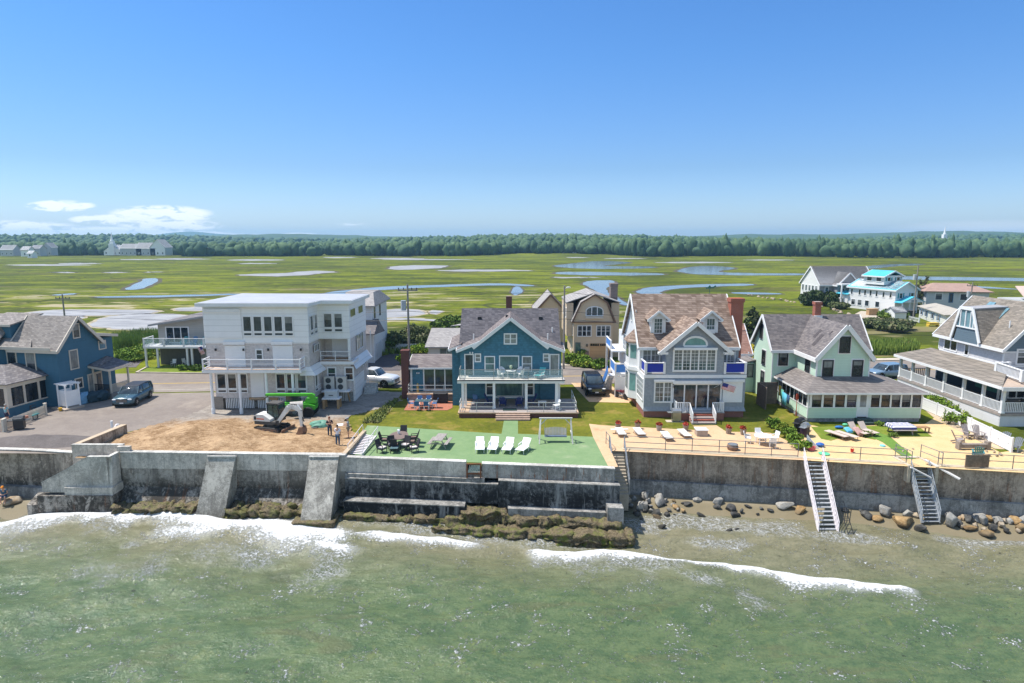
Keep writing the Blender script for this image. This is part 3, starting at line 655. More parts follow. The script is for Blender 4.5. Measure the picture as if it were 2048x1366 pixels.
# distant forested rise behind the woods, and the far hill
def ridge(name,pts,y0,dy,mat,label,base=-5):
    mm = MB(); n = len(pts)
    for k,(q,hh) in enumerate(((0,0),(.35,.8),(.5,1),(.75,.7),(1,0))):
        for x,h in pts: mm.v.append((x,y0+q*dy,base+(h-base)*hh))
    for k in range(4):
        for i in range(n-1): mm.f.append((k*n+i,k*n+i+1,(k+1)*n+i+1,(k+1)*n+i))
    o = mm.build(name,mat,smooth=True); tag(o,label,kind='structure')
hm = plain('far_hill_forest',(.045,.085,.04),.95,.35,.02)
g = random.Random(5)
ridge('distant_rise',[(-3600+i*45,21+5*math.sin(i*.13)+3*math.sin(i*.41)+g.uniform(-1.3,1.3)+ (9*sm((i-86)/30))) for i in range(161)],1750,700,hm,'low wooded rise at the horizon')
ridge('distant_hill',[(-3700+i*60,20+ 34*math.exp(-((i-22.5)/4.)**2)+12*math.exp(-((i-29)/6)**2)+g.uniform(-1,1)) for i in range(80)],4300,900,hm,'blue-green hill beyond the church',base=-20)
# haze: a closed box of thin pale air round the whole scene
m = MB(); m.box(-4300,4300,-30,5600,-8,72)
hz = bpy.data.materials.new('haze_air'); hz.use_nodes = True; ht = hz.node_tree; ht.nodes.clear()
pv = ht.nodes.new('ShaderNodeVolumePrincipled'); pv.inputs['Color'].default_value = (.40,.72,1.0,1); pv.inputs['Density'].default_value = .00017; pv.inputs['Anisotropy'].default_value = .2
ho = ht.nodes.new('ShaderNodeOutputMaterial'); ht.links.new(pv.outputs[0],ho.inputs['Volume'])
hob = m.build('haze',hz); tag(hob,'thin blue summer haze over the marsh','haze',kind='stuff')
# ---- foliage helper for plants and trees near by
def leaf_cloud(blobs,n,size,sd=1,flat=.0):
    """many small leaf quads spread through ellipsoids: blobs = (centre, radii)"""
    g = np.random.RandomState(sd); vol = np.array([b[1][0]*b[1][1]+b[1][0]*b[1][2] for b in blobs]); cnt = np.maximum(3,(n*vol/vol.sum()).astype(int))
    V = []
    for (c,r),k in zip(blobs,cnt):
        d = g.normal(size=(k,3)); d /= np.linalg.norm(d,axis=1)[:,None]
        rr = (g.rand(k)**.33)*(.72+.36*g.rand(k)); P_ = np.array(c)+d*rr[:,None]*np.array(r)
        a = g.normal(size=(k,3)); a /= np.linalg.norm(a,axis=1)[:,None]; b = np.cross(a,g.normal(size=(k,3))+d*.6); b /= np.linalg.norm(b,axis=1)[:,None]+1e-6
        s = size*(.6+.8*g.rand(k))[:,None]
        V.append(np.stack([P_-a*s-b*s*.6,P_+a*s-b*s*.6,P_+a*s*.7+b*s*.6,P_-a*s*.7+b*s*.6],1).reshape(-1,3))
    V = np.concatenate(V); F = np.arange(len(V)).reshape(-1,4); return V,F
def foliage(name,blobs,n,size,mat,parent,sd=1):
    V,F = leaf_cloud(blobs,n,size,sd); o = bpy.data.objects.new(name,np_mesh(name,V,F,mat)); link(o,parent); return o
M_bark = plain('bark',(.11,.085,.06),.9,.3,4); M_shrub = leaf_mat('shrub_leaves',(.045,.085,.018),(.16,.24,.045),(.22,.27,.05),1.5)
M_shrub2 = leaf_mat('grey_shrub_leaves',(.06,.08,.035),(.17,.20,.08),(.24,.21,.12),1.5); M_pine = leaf_mat('pine_needles',(.028,.05,.02),(.085,.12,.045),(.10,.10,.06),1.5)
M_yelshr = leaf_mat('yellow_shrub_leaves',(.35,.30,.02),(.60,.50,.05),None,1.5); M_lime = leaf_mat('bright_hedge_leaves',(.07,.13,.018),(.20,.31,.04),(.34,.36,.05),2.)
def bush(px,py,w,h,label,mat=None,name='shrub',group=None,d=None,n=None,sd=1,cat='shrub',z=0,ls=.12):
    p = at(px,py,z); d = d or w*.8; e = empty(name,p,label,cat,group); g = random.Random(sd*13+int(px))
    bl = [((g.uniform(-.34,.34)*w,g.uniform(-.34,.34)*d,h*g.uniform(.3,.68)),(w*g.uniform(.2,.34),d*g.uniform(.2,.34),h*g.uniform(.22,.38))) for _ in range(8)]
    foliage('foliage',bl,n or int(420*max(.5,w*h)),ls,mat or M_shrub,e,sd)
    tr = MB()
    for k in range(4): tr.tube((g.uniform(-.1,.1),g.uniform(-.1,.1),0),(g.uniform(-.3,.3)*w,g.uniform(-.3,.3)*d,h*.55),.04,.015,5)
    tr.build('stem',M_bark,e); return e
def pine(px,py,h,w,label,z=0,n=2600,sd=2,mat=None,bare=.12,group=None):
    p = at(px,py,z); e = empty('pine_tree',p,label,'pine tree',group); g = random.Random(sd); bl = []; tr = MB(); tr.tube((0,0,0),(0,0,h*.96),.16,.03,8)
    for k in range(34):
        q = bare+(1-bare)*k/34; r = w*.5*(1-q)**.75*g.uniform(.55,1.15)+.15; a = g.uniform(0,6.28)
        c = (math.cos(a)*r*.7,math.sin(a)*r*.7,h*q); bl.append((c,(r*.55+.1,r*.55+.1,h*.035+.12))); tr.tube((0,0,h*q-.1),c,.05,.015,5)
    foliage('crown',bl,n,.16,mat or M_pine,e,sd); tr.build('trunk',M_bark,e); return e
# ================================================================== SEA WALLS, STAIRS, ROCKS
M_cnew = concrete('new_concrete',(.46,.42,.36),(.60,.55,.48),(.18,.18,.17),None,.25,0,.55)
M_cold = concrete('old_concrete',(.26,.215,.17),(.42,.36,.29),(.06,.05,.04),(-.7,-2.8),.5)
M_cband = concrete('tide_dark_concrete',(.24,.215,.18),(.38,.345,.30),(.050,.045,.038),(-1.0,-2.3),.5,.3)
M_cslope = concrete('weathered_buttress_concrete',(.27,.255,.225),(.42,.40,.35),(.075,.07,.055),(-2.4,-3.9),.35)
M_cblk = concrete('black_stained_concrete',(.075,.078,.080),(.20,.205,.205),(.016,.017,.019),(-.9,-1.9),.75)
M_crust = concrete('rust_stained_concrete',(.25,.24,.22),(.38,.36,.33),(.09,.085,.08),None,.45,.9)
M_cright = concrete('brown_stained_concrete',(.28,.215,.16),(.42,.335,.26),(.06,.05,.042),(-1.1,-3.0),.42,.45,.4)
M_cfoot = concrete('footing_concrete',(.19,.185,.17),(.31,.30,.28),(.06,.058,.055),None,.45)
M_ctop = concrete('wall_cap_concrete',(.42,.40,.36),(.56,.54,.49),(.2,.2,.19),None,.1)
M_weedr = NT('seaweed_ledge'); t = M_weedr; p = t.pos('World'); x,y,z = t.xyz(p)
a = t.noise(p,1.4,5,.7); b = t.noise(p,8,4,.75)
col = t.mix(t.rg(b,.35,.65),(.07,.055,.03),(.22,.17,.10)); col = t.mix(t.ma('MULTIPLY',t.rg(a,.46,.6),t.rg(z,-3.9,-3.3,1.,.55)),col,(.13,.15,.025))
col = t.mix(t.rg(t.noise(p,2.2,4,.7,1),.56,.66),col,(.018,.017,.014)); M_weed = t.fin(col,.7,b,1.,.1,spec=.3)
def shift_x(x): return wallY(x)
def wall_piece(poly_xz,ytop,thick,batter=0):
    pass
def prism_path(pts,z0,z1,th,front=0.0,cap=0):
    """a wall along pts (x, y front line) of thickness th towards land"""
    m = MB(); n = len(pts); vs = []
    for (x,y) in pts: vs += [(x,y-front,z0),(x,y,z1),(x,y+th,z1),(x,y+th,z0)]
    fs = [(0,1,2,3),tuple(4*(n-1)+k for k in (3,2,1,0))]
    for i in range(n-1):
        a,b = 4*i,4*i+4; fs += [(a,b,b+1,a+1),(a+1,b+1,b+2,a+2),(a+2,b+2,b+3,a+3),(a+3,b+3,b,a)]
    m.add(vs,fs); return m
def merge(*ms):
    o = MB()
    for q in ms: o.add(q.v,q.f)
    return o
def sub(x0,x1,n,off=0): return [(x0+(x1-x0)*i/n,wallY(x0+(x1-x0)*i/n+1e-6)+off) for i in range(n+1)]
# left old wall
e = empty('sea_wall',(-45,49,-3.4),'old brown concrete sea wall with dark tide streaks, left of the stair','sea wall')
def rel(m,e): return MB(e.location).add(m.v,m.f)
rel(prism_path(sub(-120,-33.7,20),-4.2,.06,.7),e).build('wall',M_cold,e)
rel(prism_path(sub(-120,-33.7,20,-.04),.064,.14,.45),e).build('coping',M_ctop,e)
rel(prism_path(sub(-120,-34.9,20,-.5),-4.2,-2.75,.5,.25),e).build('footing',M_cfoot,e)
# new stair box of pale concrete
e = empty('sea_wall_stair',(-31.5,46.5,-3.4),'new grey concrete stair box running down to the beach at the left','concrete stair')
m = MB(e.location)
m.ext([(-34.9,-2.2),(-34.9,-1.5),(-33.0,-.5),(-31.3,.5),(-29.9,.5),(-29.9,-1.75),(-33.0,-1.75),(-33.0,-2.2)],'y',45.95,46.2)
m.ext([(45.94,-1.75),(46.2,.5),(47.1,.5),(47.1,-1.75)],'x',-29.9,-29.65)
m.box(-33.5,-29.6,47.55,47.8,-3.5,.9)
m.box(-29.85,-28.9,47.2,47.5,-.4,.9)
for k in range(9): m.box(-34.6+k*.36,-34.24+k*.36,46.21,47.54,-2.6,-2.0+k*.24)
m.box(-31.36,-29.9,46.21,47.54,-2.6,.1)
m.build('stair_box',M_cnew,e)
m = MB(e.location); m.ext([(-34.92,-1.49),(-33.0,-.49),(-31.3,.51),(-29.64,.51),(-29.64,.56),(-31.32,.56),(-33.0,-.42),(-34.92,-1.42)],'y',45.93,46.24); m.box(-33.52,-29.58,47.53,47.82,.905,.96); m.box(-29.9,-29.62,46.25,47.1,.505,.56)
m.build('coping',M_ctop,e)
m = MB(e.location); m.box(-33.1,-29.55,45.72,47.1,-2.35,-1.752); m.build('base_ledge',M_cnew,e)
m = MB(e.location); m.box(-35.1,-29.5,45.6,47.3,-4.6,-2.352); m.ext([(47,-4.6),(45.7,-4.6),(45.7,-3.1),(47,-2.6)],'x',-36.0,-35.1); m.build('footing',M_cband,e)
# retaining curb between asphalt and dirt
e = empty('retaining_wall',(-33.3,50.5,0),'low tan-topped concrete wall between asphalt and dirt yard','retaining wall')
m = MB(e.location); m.ext([(-33.6,47.82),(-33.2,47.82),(-32.6,53.2),(-33.05,53.2)],'z',-.3,.85); m.build('wall',M_cold,e)
m = MB(e.location); m.ext([(-33.62,47.83),(-33.18,47.83),(-32.58,53.22),(-33.07,53.22)],'z',.853,.90); m.build('coping',plain('tan_coping',(.46,.36,.25),.8,.15,2),e)
e = empty('retaining_wall',(-12.5,49.6,0),'long tan-topped retaining wall beside the stairs laid on the green terrace','retaining wall')
m = MB(e.location); m.ext([(-12.72,46.7),(-12.42,46.7),(-12.2,52.6),(-12.5,52.6)],'z',-.3,.50); m.build('wall',M_cold,e)
m = MB(e.location); m.ext([(-12.74,46.72),(-12.40,46.72),(-12.18,52.62),(-12.52,52.62)],'z',.503,.55); m.build('coping',_mc['tan_coping'],e)
# new wall in front of the building site
e = empty('sea_wall',(-21,46.7,-3.4),'pale new concrete wall over a black stained base, before the building site','sea wall')
rel(prism_path(sub(-29.6,-12.4,10),-.75,.45,.45),e).build('upper_wall',M_cnew,e)
rel(prism_path(sub(-29.6,-12.4,10,-.05),.453,.54,.5),e).build('coping',M_ctop,e)
rel(prism_path(sub(-29.6,-12.4,10,.03),-2.3,-.753,.45),e).build('lower_wall',M_cband,e)
rel(prism_path(sub(-29.6,-12.4,10,.02),-3.2,-2.2,.4,.75),e).build('sloping_apron',M_cband,e)
def lumpy(name,x0,x1,y0,y1,z0,z1,mat,label,cat,sd,group=None,amp=.12,skew=0,parent=None,loc=None,nseg=None):
    """an irregular eroded block: a subdivided box pushed about by noise"""
    c = Vector(((x0+x1)/2,(y0+y1)/2,z0)); nx_ = nseg or max(4,int((x1-x0)/.14)); ny_,nz_ = max(3,int((y1-y0)/.2)),max(3,int((z1-z0)/.1))
    bm = bmesh.new(); bmesh.ops.create_cube(bm,size=1)
    for v in bm.verts: v.co = Vector((v.co.x*(x1-x0),v.co.y*(y1-y0),(v.co.z+.5)*(z1-z0)))
    ex = [ed for ed in bm.edges if abs(ed.verts[0].co.x-ed.verts[1].co.x) > 1e-4]; bmesh.ops.subdivide_edges(bm,edges=ex,cuts=nx_,use_grid_fill=True)
    ex = [ed for ed in bm.edges if abs(ed.verts[0].co.y-ed.verts[1].co.y) > 1e-4]; bmesh.ops.subdivide_edges(bm,edges=ex,cuts=ny_,use_grid_fill=True)
    ex = [ed for ed in bm.edges if abs(ed.verts[0].co.z-ed.verts[1].co.z) > 1e-4]; bmesh.ops.subdivide_edges(bm,edges=ex,cuts=nz_,use_grid_fill=True)
    hx,hy,hz = (x1-x0)/2,(y1-y0)/2,(z1-z0)
    for v in bm.verts:
        q = v.co*1.1+Vector((sd*3.1,sd,0)); nz = mn.noise_vector(q)*amp*1.2+mn.noise_vector(q*2.6)*amp*.9+mn.noise_vector(q*6)*amp*.4
        lay = mn.noise(Vector((v.co.x*.5+sd,v.co.y*.3,v.co.z*5)))*amp*2.2; crack = -amp*2.5*max(0,.12-abs(mn.noise(Vector((v.co.x*.8+sd*2,0,v.co.z*.25)))))/.12; nz.y -= (lay+crack)*(1 if v.co.y < 0 else 0); nz.z += crack*.6
        # round off the ends
        k = abs(v.co.x)/hx; rr = 1-.2*max(0,k-.93)/.07; v.co.y *= rr
        v.co += nz; v.co.y += skew*(v.co.x)/(2*hx)
    me = bpy.data.meshes.new(name); bm.to_mesh(me); bm.free(); me.materials.append(mat); me.polygons.foreach_set('use_smooth',[True]*len(me.polygons))
    o = bpy.data.objects.new(name,me); o.location = c if loc is None else loc; link(o,parent); return tag(o,label,cat,group)
lumpy('rock_ledge',-29.4,-23.2,44.9,46.4,-4.6,-3.0,M_weed,'mossy yellow-green ledge left of the first buttress','rock ledge',1,skew=-.2,amp=.18)
lumpy('rock_ledge',-21.0,-15.1,44.4,46.2,-4.6,-3.0,M_weed,'brown seaweed ledge between the two buttresses','rock ledge',2,skew=-.2,amp=.22)
# buttresses
for k,(xt0,xt1,xb0,xb1,yt,yb,zb,lab) in enumerate(((-22.6,-20.55,-23.1,-21.0,46.55,44.3,-4.3,'left sloping concrete buttress, streaked and worn at its foot'),(-15.0,-12.85,-15.05,-12.9,46.45,43.6,-3.35,'right sloping concrete buttress standing on a mossy block'))):
    e = empty('buttress',((xt0+xt1)/2,45.5,zb),lab,'buttress','buttresses of the new sea wall'); m = MB(e.location)
    m.add([(xb0,yb,zb),(xb1,yb,zb),(xt1,yt-.25,.38),(xt0,yt-.25,.38),(xb0,46.9,zb),(xb1,46.9,zb),(xt1,46.9,.38),(xt0,46.9,.38)],[(0,1,2,3),(5,4,7,6),(4,0,3,7),(1,5,6,2),(3,2,6,7),(4,5,1,0)])
    m.build('buttress_body',M_cslope,e)
    MB(e.location).box(xt0-.03,xt1+.03,yt-.32,46.36,.40,.50).build('cap',M_ctop,e)
lumpy('concrete_block',-15.55,-12.55,43.1,45.0,-5,-3.35,M_weed,'mossy square concrete block under the right buttress','concrete block',4,amp=.05)
# centre: blue house walls, stepped
yc = lambda x: 46.4-(x+12.4)*2.2/19.5
def cpath(x0,x1,off,n=12): return [(x0+(x1-x0)*i/n,yc(x0+(x1-x0)*i/n)+off) for i in range(n+1)]
e = empty('sea_wall',(-2.6,45.6,-3.4),'stepped concrete sea wall with rust streaks below the green terrace','sea wall')
m = merge(prism_path(cpath(-12.4,-3.35,0),-.8,.30,.5)); rel(m,e).build('upper_wall',M_cnew,e)
rel(prism_path(cpath(-2.2,7.3,0),-.8,.22,.5),e).build('rusty_upper_wall',M_crust,e)
rel(merge(prism_path(cpath(-12.4,-3.35,-.03),.303,.37,.5),prism_path(cpath(-2.2,7.33,-.03),.223,.29,.5)),e).build('coping',M_ctop,e)
rel(merge(prism_path(cpath(-3.35,-2.2,.15),-2.5,-.45,.3),prism_path(cpath(-12.4,-2.0,-.30),-1.15,-.802,.8)),e).build('middle_ledge',M_cfoot,e)
rel(merge(prism_path(cpath(-12.4,-1.0,-.42),-2.6,-1.152,.9),prism_path(cpath(-.98,7.6,-.55),-2.9,-.802,1.)),e).build('black_wall',M_cblk,e)
rel(merge(prism_path(cpath(-12.4,-1.0,-.47),-1.149,-1.07,.3),prism_path(cpath(-.98,7.62,-.58),-.798,-.74,.5)),e).build('ledge_trim',M_cfoot,e)
rel(merge(prism_path(cpath(-12.3,-3.4,-1.35,8),-3.5,-2.55,1.2),),e).build('lower_step',M_cblk,e)
rel(merge(prism_path(cpath(-12.32,-3.38,-1.38,8),-2.547,-2.47,1.)),e).build('step_top',M_cfoot,e)
rel(merge(prism_path(cpath(-.3,6.6,-1.1,8),-3.3,-2.6,.8)),e).build('lower_block',M_cfoot,e)
rel(merge(prism_path(cpath(6.65,7.75,-1.45,2),-3.2,-2.05,1.1,.1)),e).build('end_block',M_cfoot,e)
# rusty gate frame in the gap of the wall
e = empty('rusty_gate',(-2.78,45.3,-.8),'rusty frame with white lattice panel in the gap of the sea wall','gate')
m = MB(e.location)
for xx in (-3.27,-2.28): m.box(xx-.05,xx+.05,45.1,45.2,-.85,.32)
for zz in (.27,-.45): m.box(-3.22,-2.33,45.1,45.2,zz-.05,zz+.05)
m.build('frame',plain('rust',(.19,.075,.035),.85,.4,4),e)
m = MB(e.location)
for k in range(7):
    u = -3.15+k*.13; m.bar((u,45.14,-.38),(u+.30 if u+.3 < -2.35 else -2.35,45.14,.2),.035); m.bar((u+.1,45.16,.2),(max(-3.2,u-.2),45.16,-.38),.035)
m.build('lattice',plain('lattice_green_white',(.45,.52,.46),.7,.1),e)
# eroded seaweed rocks below the centre walls
gl = random.Random(21)
for k,(a,b,zt,yo) in enumerate(((-12.2,-7.3,-3.32,-1.75),(-7.5,-3.4,-3.2,-1.75),(-3.6,-.4,-2.75,-1.4),(-.5,3.3,-2.95,-1.5),(3.2,7.6,-3.0,-1.6))):
    lumpy('rock_slab',a,b,yc((a+b)/2)+yo-.35,yc((a+b)/2)+yo+1.3,-4.7,zt,M_weed,('longest low brown weedy slab, left end under the lower step','brown weedy slab under the right part of the lower step','tall weedy rock block below the rusty gate','layered weedy slab right of the tall block','layered weedy slab under the square end block')[k],'rock',30+k,'weedy slabs under the stepped wall',amp=.17,skew=-(b-a)*.11)
for k,(a,b,zt,yo) in enumerate(((-5.6,-.9,-3.62,-2.2),(-1.0,4.2,-3.5,-2.35),(4.1,8.3,-3.4,-2.45))):
    lumpy('rock_slab',a,b,yc((a+b)/2)+yo-.6,yc((a+b)/2)+yo+.9,-4.8,zt,M_weed,('low mossy slab below the rusty gate at the water','long mossy slab at the water line, middle','rightmost mossy slab at the water by the boulders')[k],'rock',50+k,'mossy slabs at the water line',amp=.13,skew=-(b-a)*.11)
# concrete stairs between the two properties
e = empty('concrete_stairs',(8.2,48,-2.4),'narrow concrete stairs down the wall beside the green terrace','stairs')
m = MB(e.location)
for k in range(14):
    y_ = 49.3-k*.215; z_t = -.02-k*.19; m.box(7.75,8.75,y_-.25,49.5,z_t-.19 if k < 13 else -3.6,z_t)
    if k == 13: m.box(7.75,8.75,46.3,49.5,-3.8,z_t-.2)
m.build('steps',plain('step_concrete',(.40,.34,.26),.85,.2,2),e)
m = MB(e.location)
for xx in (7.72,8.85):
    a_,b_ = Vector((xx,49.4,.0)),Vector((xx,46.6,-2.5))
    for h in (1.0,.55): m.tube(a_+Vector((0,0,h)),b_+Vector((0,0,h)),.035,n=6)
    for q in (0,.33,.66,1): c_ = a_.lerp(b_,q); m.tube(c_-Vector((0,0,.2)),c_+Vector((0,0,1)),.03,n=6)
M_galv = plain('galvanised_steel',(.36,.38,.40),.45,.2,6,.7)
m.build('handrail',M_galv,e)
# right wall
e = empty('sea_wall',(24,46.6,-3.4),'long brown streaked concrete sea wall on the right','sea wall')
rel(prism_path(sub(8.72,29.0,14)+[],-3.9,-.02,.6),e).build('wall',M_cright,e)
rel(prism_path(sub(30.9,90,24),-3.9,-.02,.6),e).build('wall_section',M_cright,e)
rel(prism_path([(29.0,wallY(29.0)),(29.9,wallY(29.9)),(30.9,wallY(30.9))],-3.9,-1.3,.6),e).build('notch_wall',M_cright,e)
rel(merge(prism_path(sub(8.72,29.02,14,-.05),-.017,.06,.5),prism_path(sub(30.88,90,24,-.05),-.017,.06,.5)),e).build('coping',plain('buff_coping',(.52,.43,.30),.8,.12,2),e)
rel(prism_path(sub(8.72,90,30,-.32),-4.2,-2.35,.32,.1),e).build('footing',M_cfoot,e)
# pipe railings along the right wall
def railing(name,pts,hs,posts,label,mat,r=.03,step=2.2,cat='railing',group=None):
    c = Vector(pts[0]); e = empty(name,c,label,cat,group); m = MB(c)
    for h in hs: m.path([Vector(p)+Vector((0,0,h)) for p in pts],r*.85)
    m.build('rail',mat,e)
    for a,b in zip(pts,pts[1:]):
        a,b = Vector(a),Vector(b); n = max(1,round((b-a).length/step))
        for i in range(n+(b == Vector(pts[-1]))):
            q = a.lerp(b,i/n); o = MB().tube((0,0,0),(0,0,max(hs)+.03),r).build('post',mat,e,loc=q-c)
    return e
def wl(x,o=.22,z=.06): return (x,wallY(x+.01)+o,z)
M_pipe = plain('grey_pipe',(.22,.23,.24),.5,.2,4,.5)
railing('pipe_railing',[wl(8.9),wl(12),wl(16),wl(21.7)],(1.02,.52,.08),0,'grey pipe railing along the tan patio above the sea wall',M_pipe)
railing('pipe_railing',[wl(23.4),wl(26),wl(29.1)],(1.0,.52),0,'pipe railing along the sand yard between the two metal stairs',M_pipe,step=3)
railing('pipe_railing',[wl(31.2),wl(34),wl(38),wl(46)],(1.0,.52),0,'pipe railing on the far right behind the driftwood board',M_pipe,step=2.6)
railing('pipe_railing',[(7.6,50.6,.03),(7.7,49.55,.03)],(1.0,.5),0,'short pipe railing at the head of the concrete stairs',M_pipe,step=1.2)
# metal stairs
M_alu = plain('aluminium_treads',(.42,.44,.46),.5,.15,4,.3); M_pinkw = plain('pinkish_white_paint',(.72,.66,.67),.5,.08,4)
def beach_stairs(x0,x1,yt,zt,yb,zb,n,label,shift=-.4,rails=2,m_str=None):
    c = Vector(((x0+x1)/2,(yt+yb)/2,zb)); e = empty('beach_stairs',c,label,'stairs'); ms = m_str or M_pinkw
    T = [Vector((x,yt,zt)) for x in (x0,x1)]; B = [Vector((x+shift,yb,zb)) for x in (x0,x1)]
    for a,b in zip(T,B): MB(c).bar(a,b,.06,.24).build('stringer',ms,e)
    m = MB(c)
    for k in range(n):
        q = (k+.5)/n; a = T[0].lerp(B[0],q); b = T[1].lerp(B[1],q); m.box(a.x+.03,b.x-.03,a.y-.14,a.y+.12,a.z-.02,a.z+.02)
    m.build('treads',M_alu,e)
    for i in (0,1):
        m = MB(c); s = -.05 if i == 0 else .05
        for h in (.95,.60,.30)[:rails+1]: m.tube(T[i]+Vector((s,0,h)),B[i]+Vector((s,0,h)),.032,n=6)
        for q in (0,.2,.4,.6,.8,1): w_ = T[i].lerp(B[i],q); m.tube(w_+Vector((s,0,0)),w_+Vector((s,0,.97)),.028,n=6)
        m.build('handrail',ms,e)
    return e
beach_stairs(21.95,23.25,wallY(22.5)-.15,0.,42.9,-4.15,18,'long white metal stairs from the sand yard down to the water')
beach_stairs(29.25,30.45,45.55,-.55,43.95,-3.7,13,'shorter grey metal stairs with loose boards at their head',.15,2,M_alu)
e = empty('wooden_landing',(29.95,46.2,-.6),'tan wooden landing set into the notch of the sea wall','landing')
m = MB(e.location); m.box(28.9,29.12,45.35,47.4,-1.2,.09); m.box(30.75,30.97,45.1,47.4,-1.2,.09); m.box(29.1,30.78,47.1,47.45,-1.2,.09)
for k in range(5): m.box(29.14,30.73,46.75-k*.3,47.05-k*.3,-1.1,-.05-k*.13)
m.build('frame',plain('bleached_wood',(.52,.44,.33),.8,.2,3),e)
M_wood1 = plain('grey_white_board',(.60,.58,.55),.8,.12,3)
tag(MB((31,44.9,0)).bar((30.4,45.9,.35),(32.0,44.3,-.55),.3,.08).build('plank',M_wood1,loc=(31,44.9,0)),'long grey board leaning right of the shorter stairs','plank')
tag(MB((29.4,45.,0)).bar((28.9,45.1,.05),(30.2,44.7,-.6),.26,.08).build('plank',M_wood1,loc=(29.4,45.,0)),'grey board lying across the head of the shorter stairs','plank')
e = railing('pipe_railing',[(29.05,47.3,.06),(29.25,45.6,.06)],(1.0,.5),0,'short handrail left of the wooden landing',M_pipe,step=1.7)
e = railing('pipe_railing',[(30.9,47.2,.06),(31.3,45.3,.06)],(1.0,.5),0,'short handrail right of the wooden landing',M_pipe,step=1.9)
tag(MB((33.6,44.6,0)).box(32.75,34.45,44.95,45.03,.1,1.02).build('board_panel',plain('weathered_brown_board',(.20,.145,.10),.85,.35,4),loc=(33.6,44.6,0)),'brown weathered board fixed to the pipe railing','board')
m = MB((23.1,42.9,-4)); [m.tube((23.05+s,43.6,-1.9),(23.5+s,42.6,-4.1),.025,n=5) for s in (0,.38)]
for k in range(9): q = k/9; m.tube((23.05+.45*q,43.6-q,-1.9-2.2*q),(23.43+.45*q,43.6-q,-1.9-2.2*q),.02,n=5)
tag(m.build('ladder',plain('dark_metal',(.06,.06,.065),.5,.3,4,.5),loc=(23.1,42.9,-4)),'thin dark metal ladder standing beside the long white stairs','ladder')
# aluminium stairs lying along the retaining wall on the terrace
e = empty('loose_stairs',(-13.0,49.6,.05),'white metal stairs with handrails lying on the terrace beside the retaining wall','stairs')
A0,A1 = at(738,850,.35)+Vector((0,0,0)),at(703,907,.12); B0,B1 = A0+Vector((1.25,.05,0)),A1+Vector((1.25,.0,0))
A0 = at(728,868,.35); A1 = at(698,908,.15); B0 = at(753,872,.35); B1 = at(724,910,.15)
for a,b in ((A0,A1),(B0,B1)): MB(e.location).bar(a,b,.06,.2).build('stringer',M_pinkw,e)
m = MB(e.location)
for k in range(13): q = (k+.5)/13; m.bar(A0.lerp(A1,q),B0.lerp(B1,q),.16,.04)
m.build('treads',M_pinkw,e)
m = MB(e.location)
for a,b in ((A0,A1),(B0,B1)):
    u = Vector((-.15 if a is A0 else .1,.25,.75)); m.tube(a+u,b+u*.9,.03,n=6)
    for q in (0,.33,.66,1): m.tube(a.lerp(b,q),a.lerp(b,q)+u,.025,n=6)
m.build('handrail',M_pinkw,e)
# ---- boulders
def rock_mat(name,c1,c2,c3):
    t = NT(name); p = t.pos('World'); a = t.noise(p,1.3,5,.65); b = t.noise(p,7,4,.7); f = t.ma('ADD',t.ma('MULTIPLY',a,.5),t.ma('MULTIPLY',b,.5))
    x,y,z = t.xyz(p); col = t.mix(t.rg(f,.36,.62),c1,c2); col = t.mix(t.ma('MULTIPLY',t.rg(t.noise(p,.9,3,.6),.5,.62),.7),col,c3)
    col = t.mix(t.rg(t.ma('ADD',z,t.ma('MULTIPLY',t.ma('SUBTRACT',a,.5),.7)),-3.85,-3.55,.8,0.),col,(.03,.028,.022)); return t.fin(col,.8,f,.8,.08,spec=.3)
M_rg,M_rt,M_rd,M_ro = rock_mat('grey_rock',(.17,.165,.155),(.33,.32,.29),(.24,.21,.17)),rock_mat('tan_rock',(.25,.20,.14),(.42,.35,.26),(.30,.19,.09)),rock_mat('dark_rock',(.030,.030,.030),(.085,.083,.078),(.13,.13,.12)),rock_mat('ochre_rock',(.22,.13,.05),(.40,.27,.13),(.10,.08,.05))
def rock_mesh(sd,sub=3):
    v,f = ICO[sub]; V = v.copy(); g = np.random.RandomState(sd)
    for _ in range(22):      # chop flat facets off a ball
        d = g.normal(size=3); d /= np.linalg.norm(d); h = g.uniform(.48,.82); s = V@d; k = s > h; V[k] -= np.outer(s[k]-h,d)
    for i in range(len(V)): V[i] += np.array(mn.noise_vector(Vector(V[i])*2.2+Vector((sd,0,0))))*.05
    return V,f
_rk = {}
def rock(c,size,mat,label,group=None,sd=0,rz=0,name='boulder',cat='rock'):
    key = (sd % 9,mat.name)
    if key not in _rk: V,f = rock_mesh(sd % 9+1); _rk[key] = np_mesh('boulder',V,f,mat,False)
    o = bpy.data.objects.new(name,_rk[key]); o.location = c; o.scale = size; o.rotation_euler = (gr.uniform(-.3,.3),gr.uniform(-.3,.3),rz); link(o); return tag(o,label,cat,group)
gr = random.Random(77)
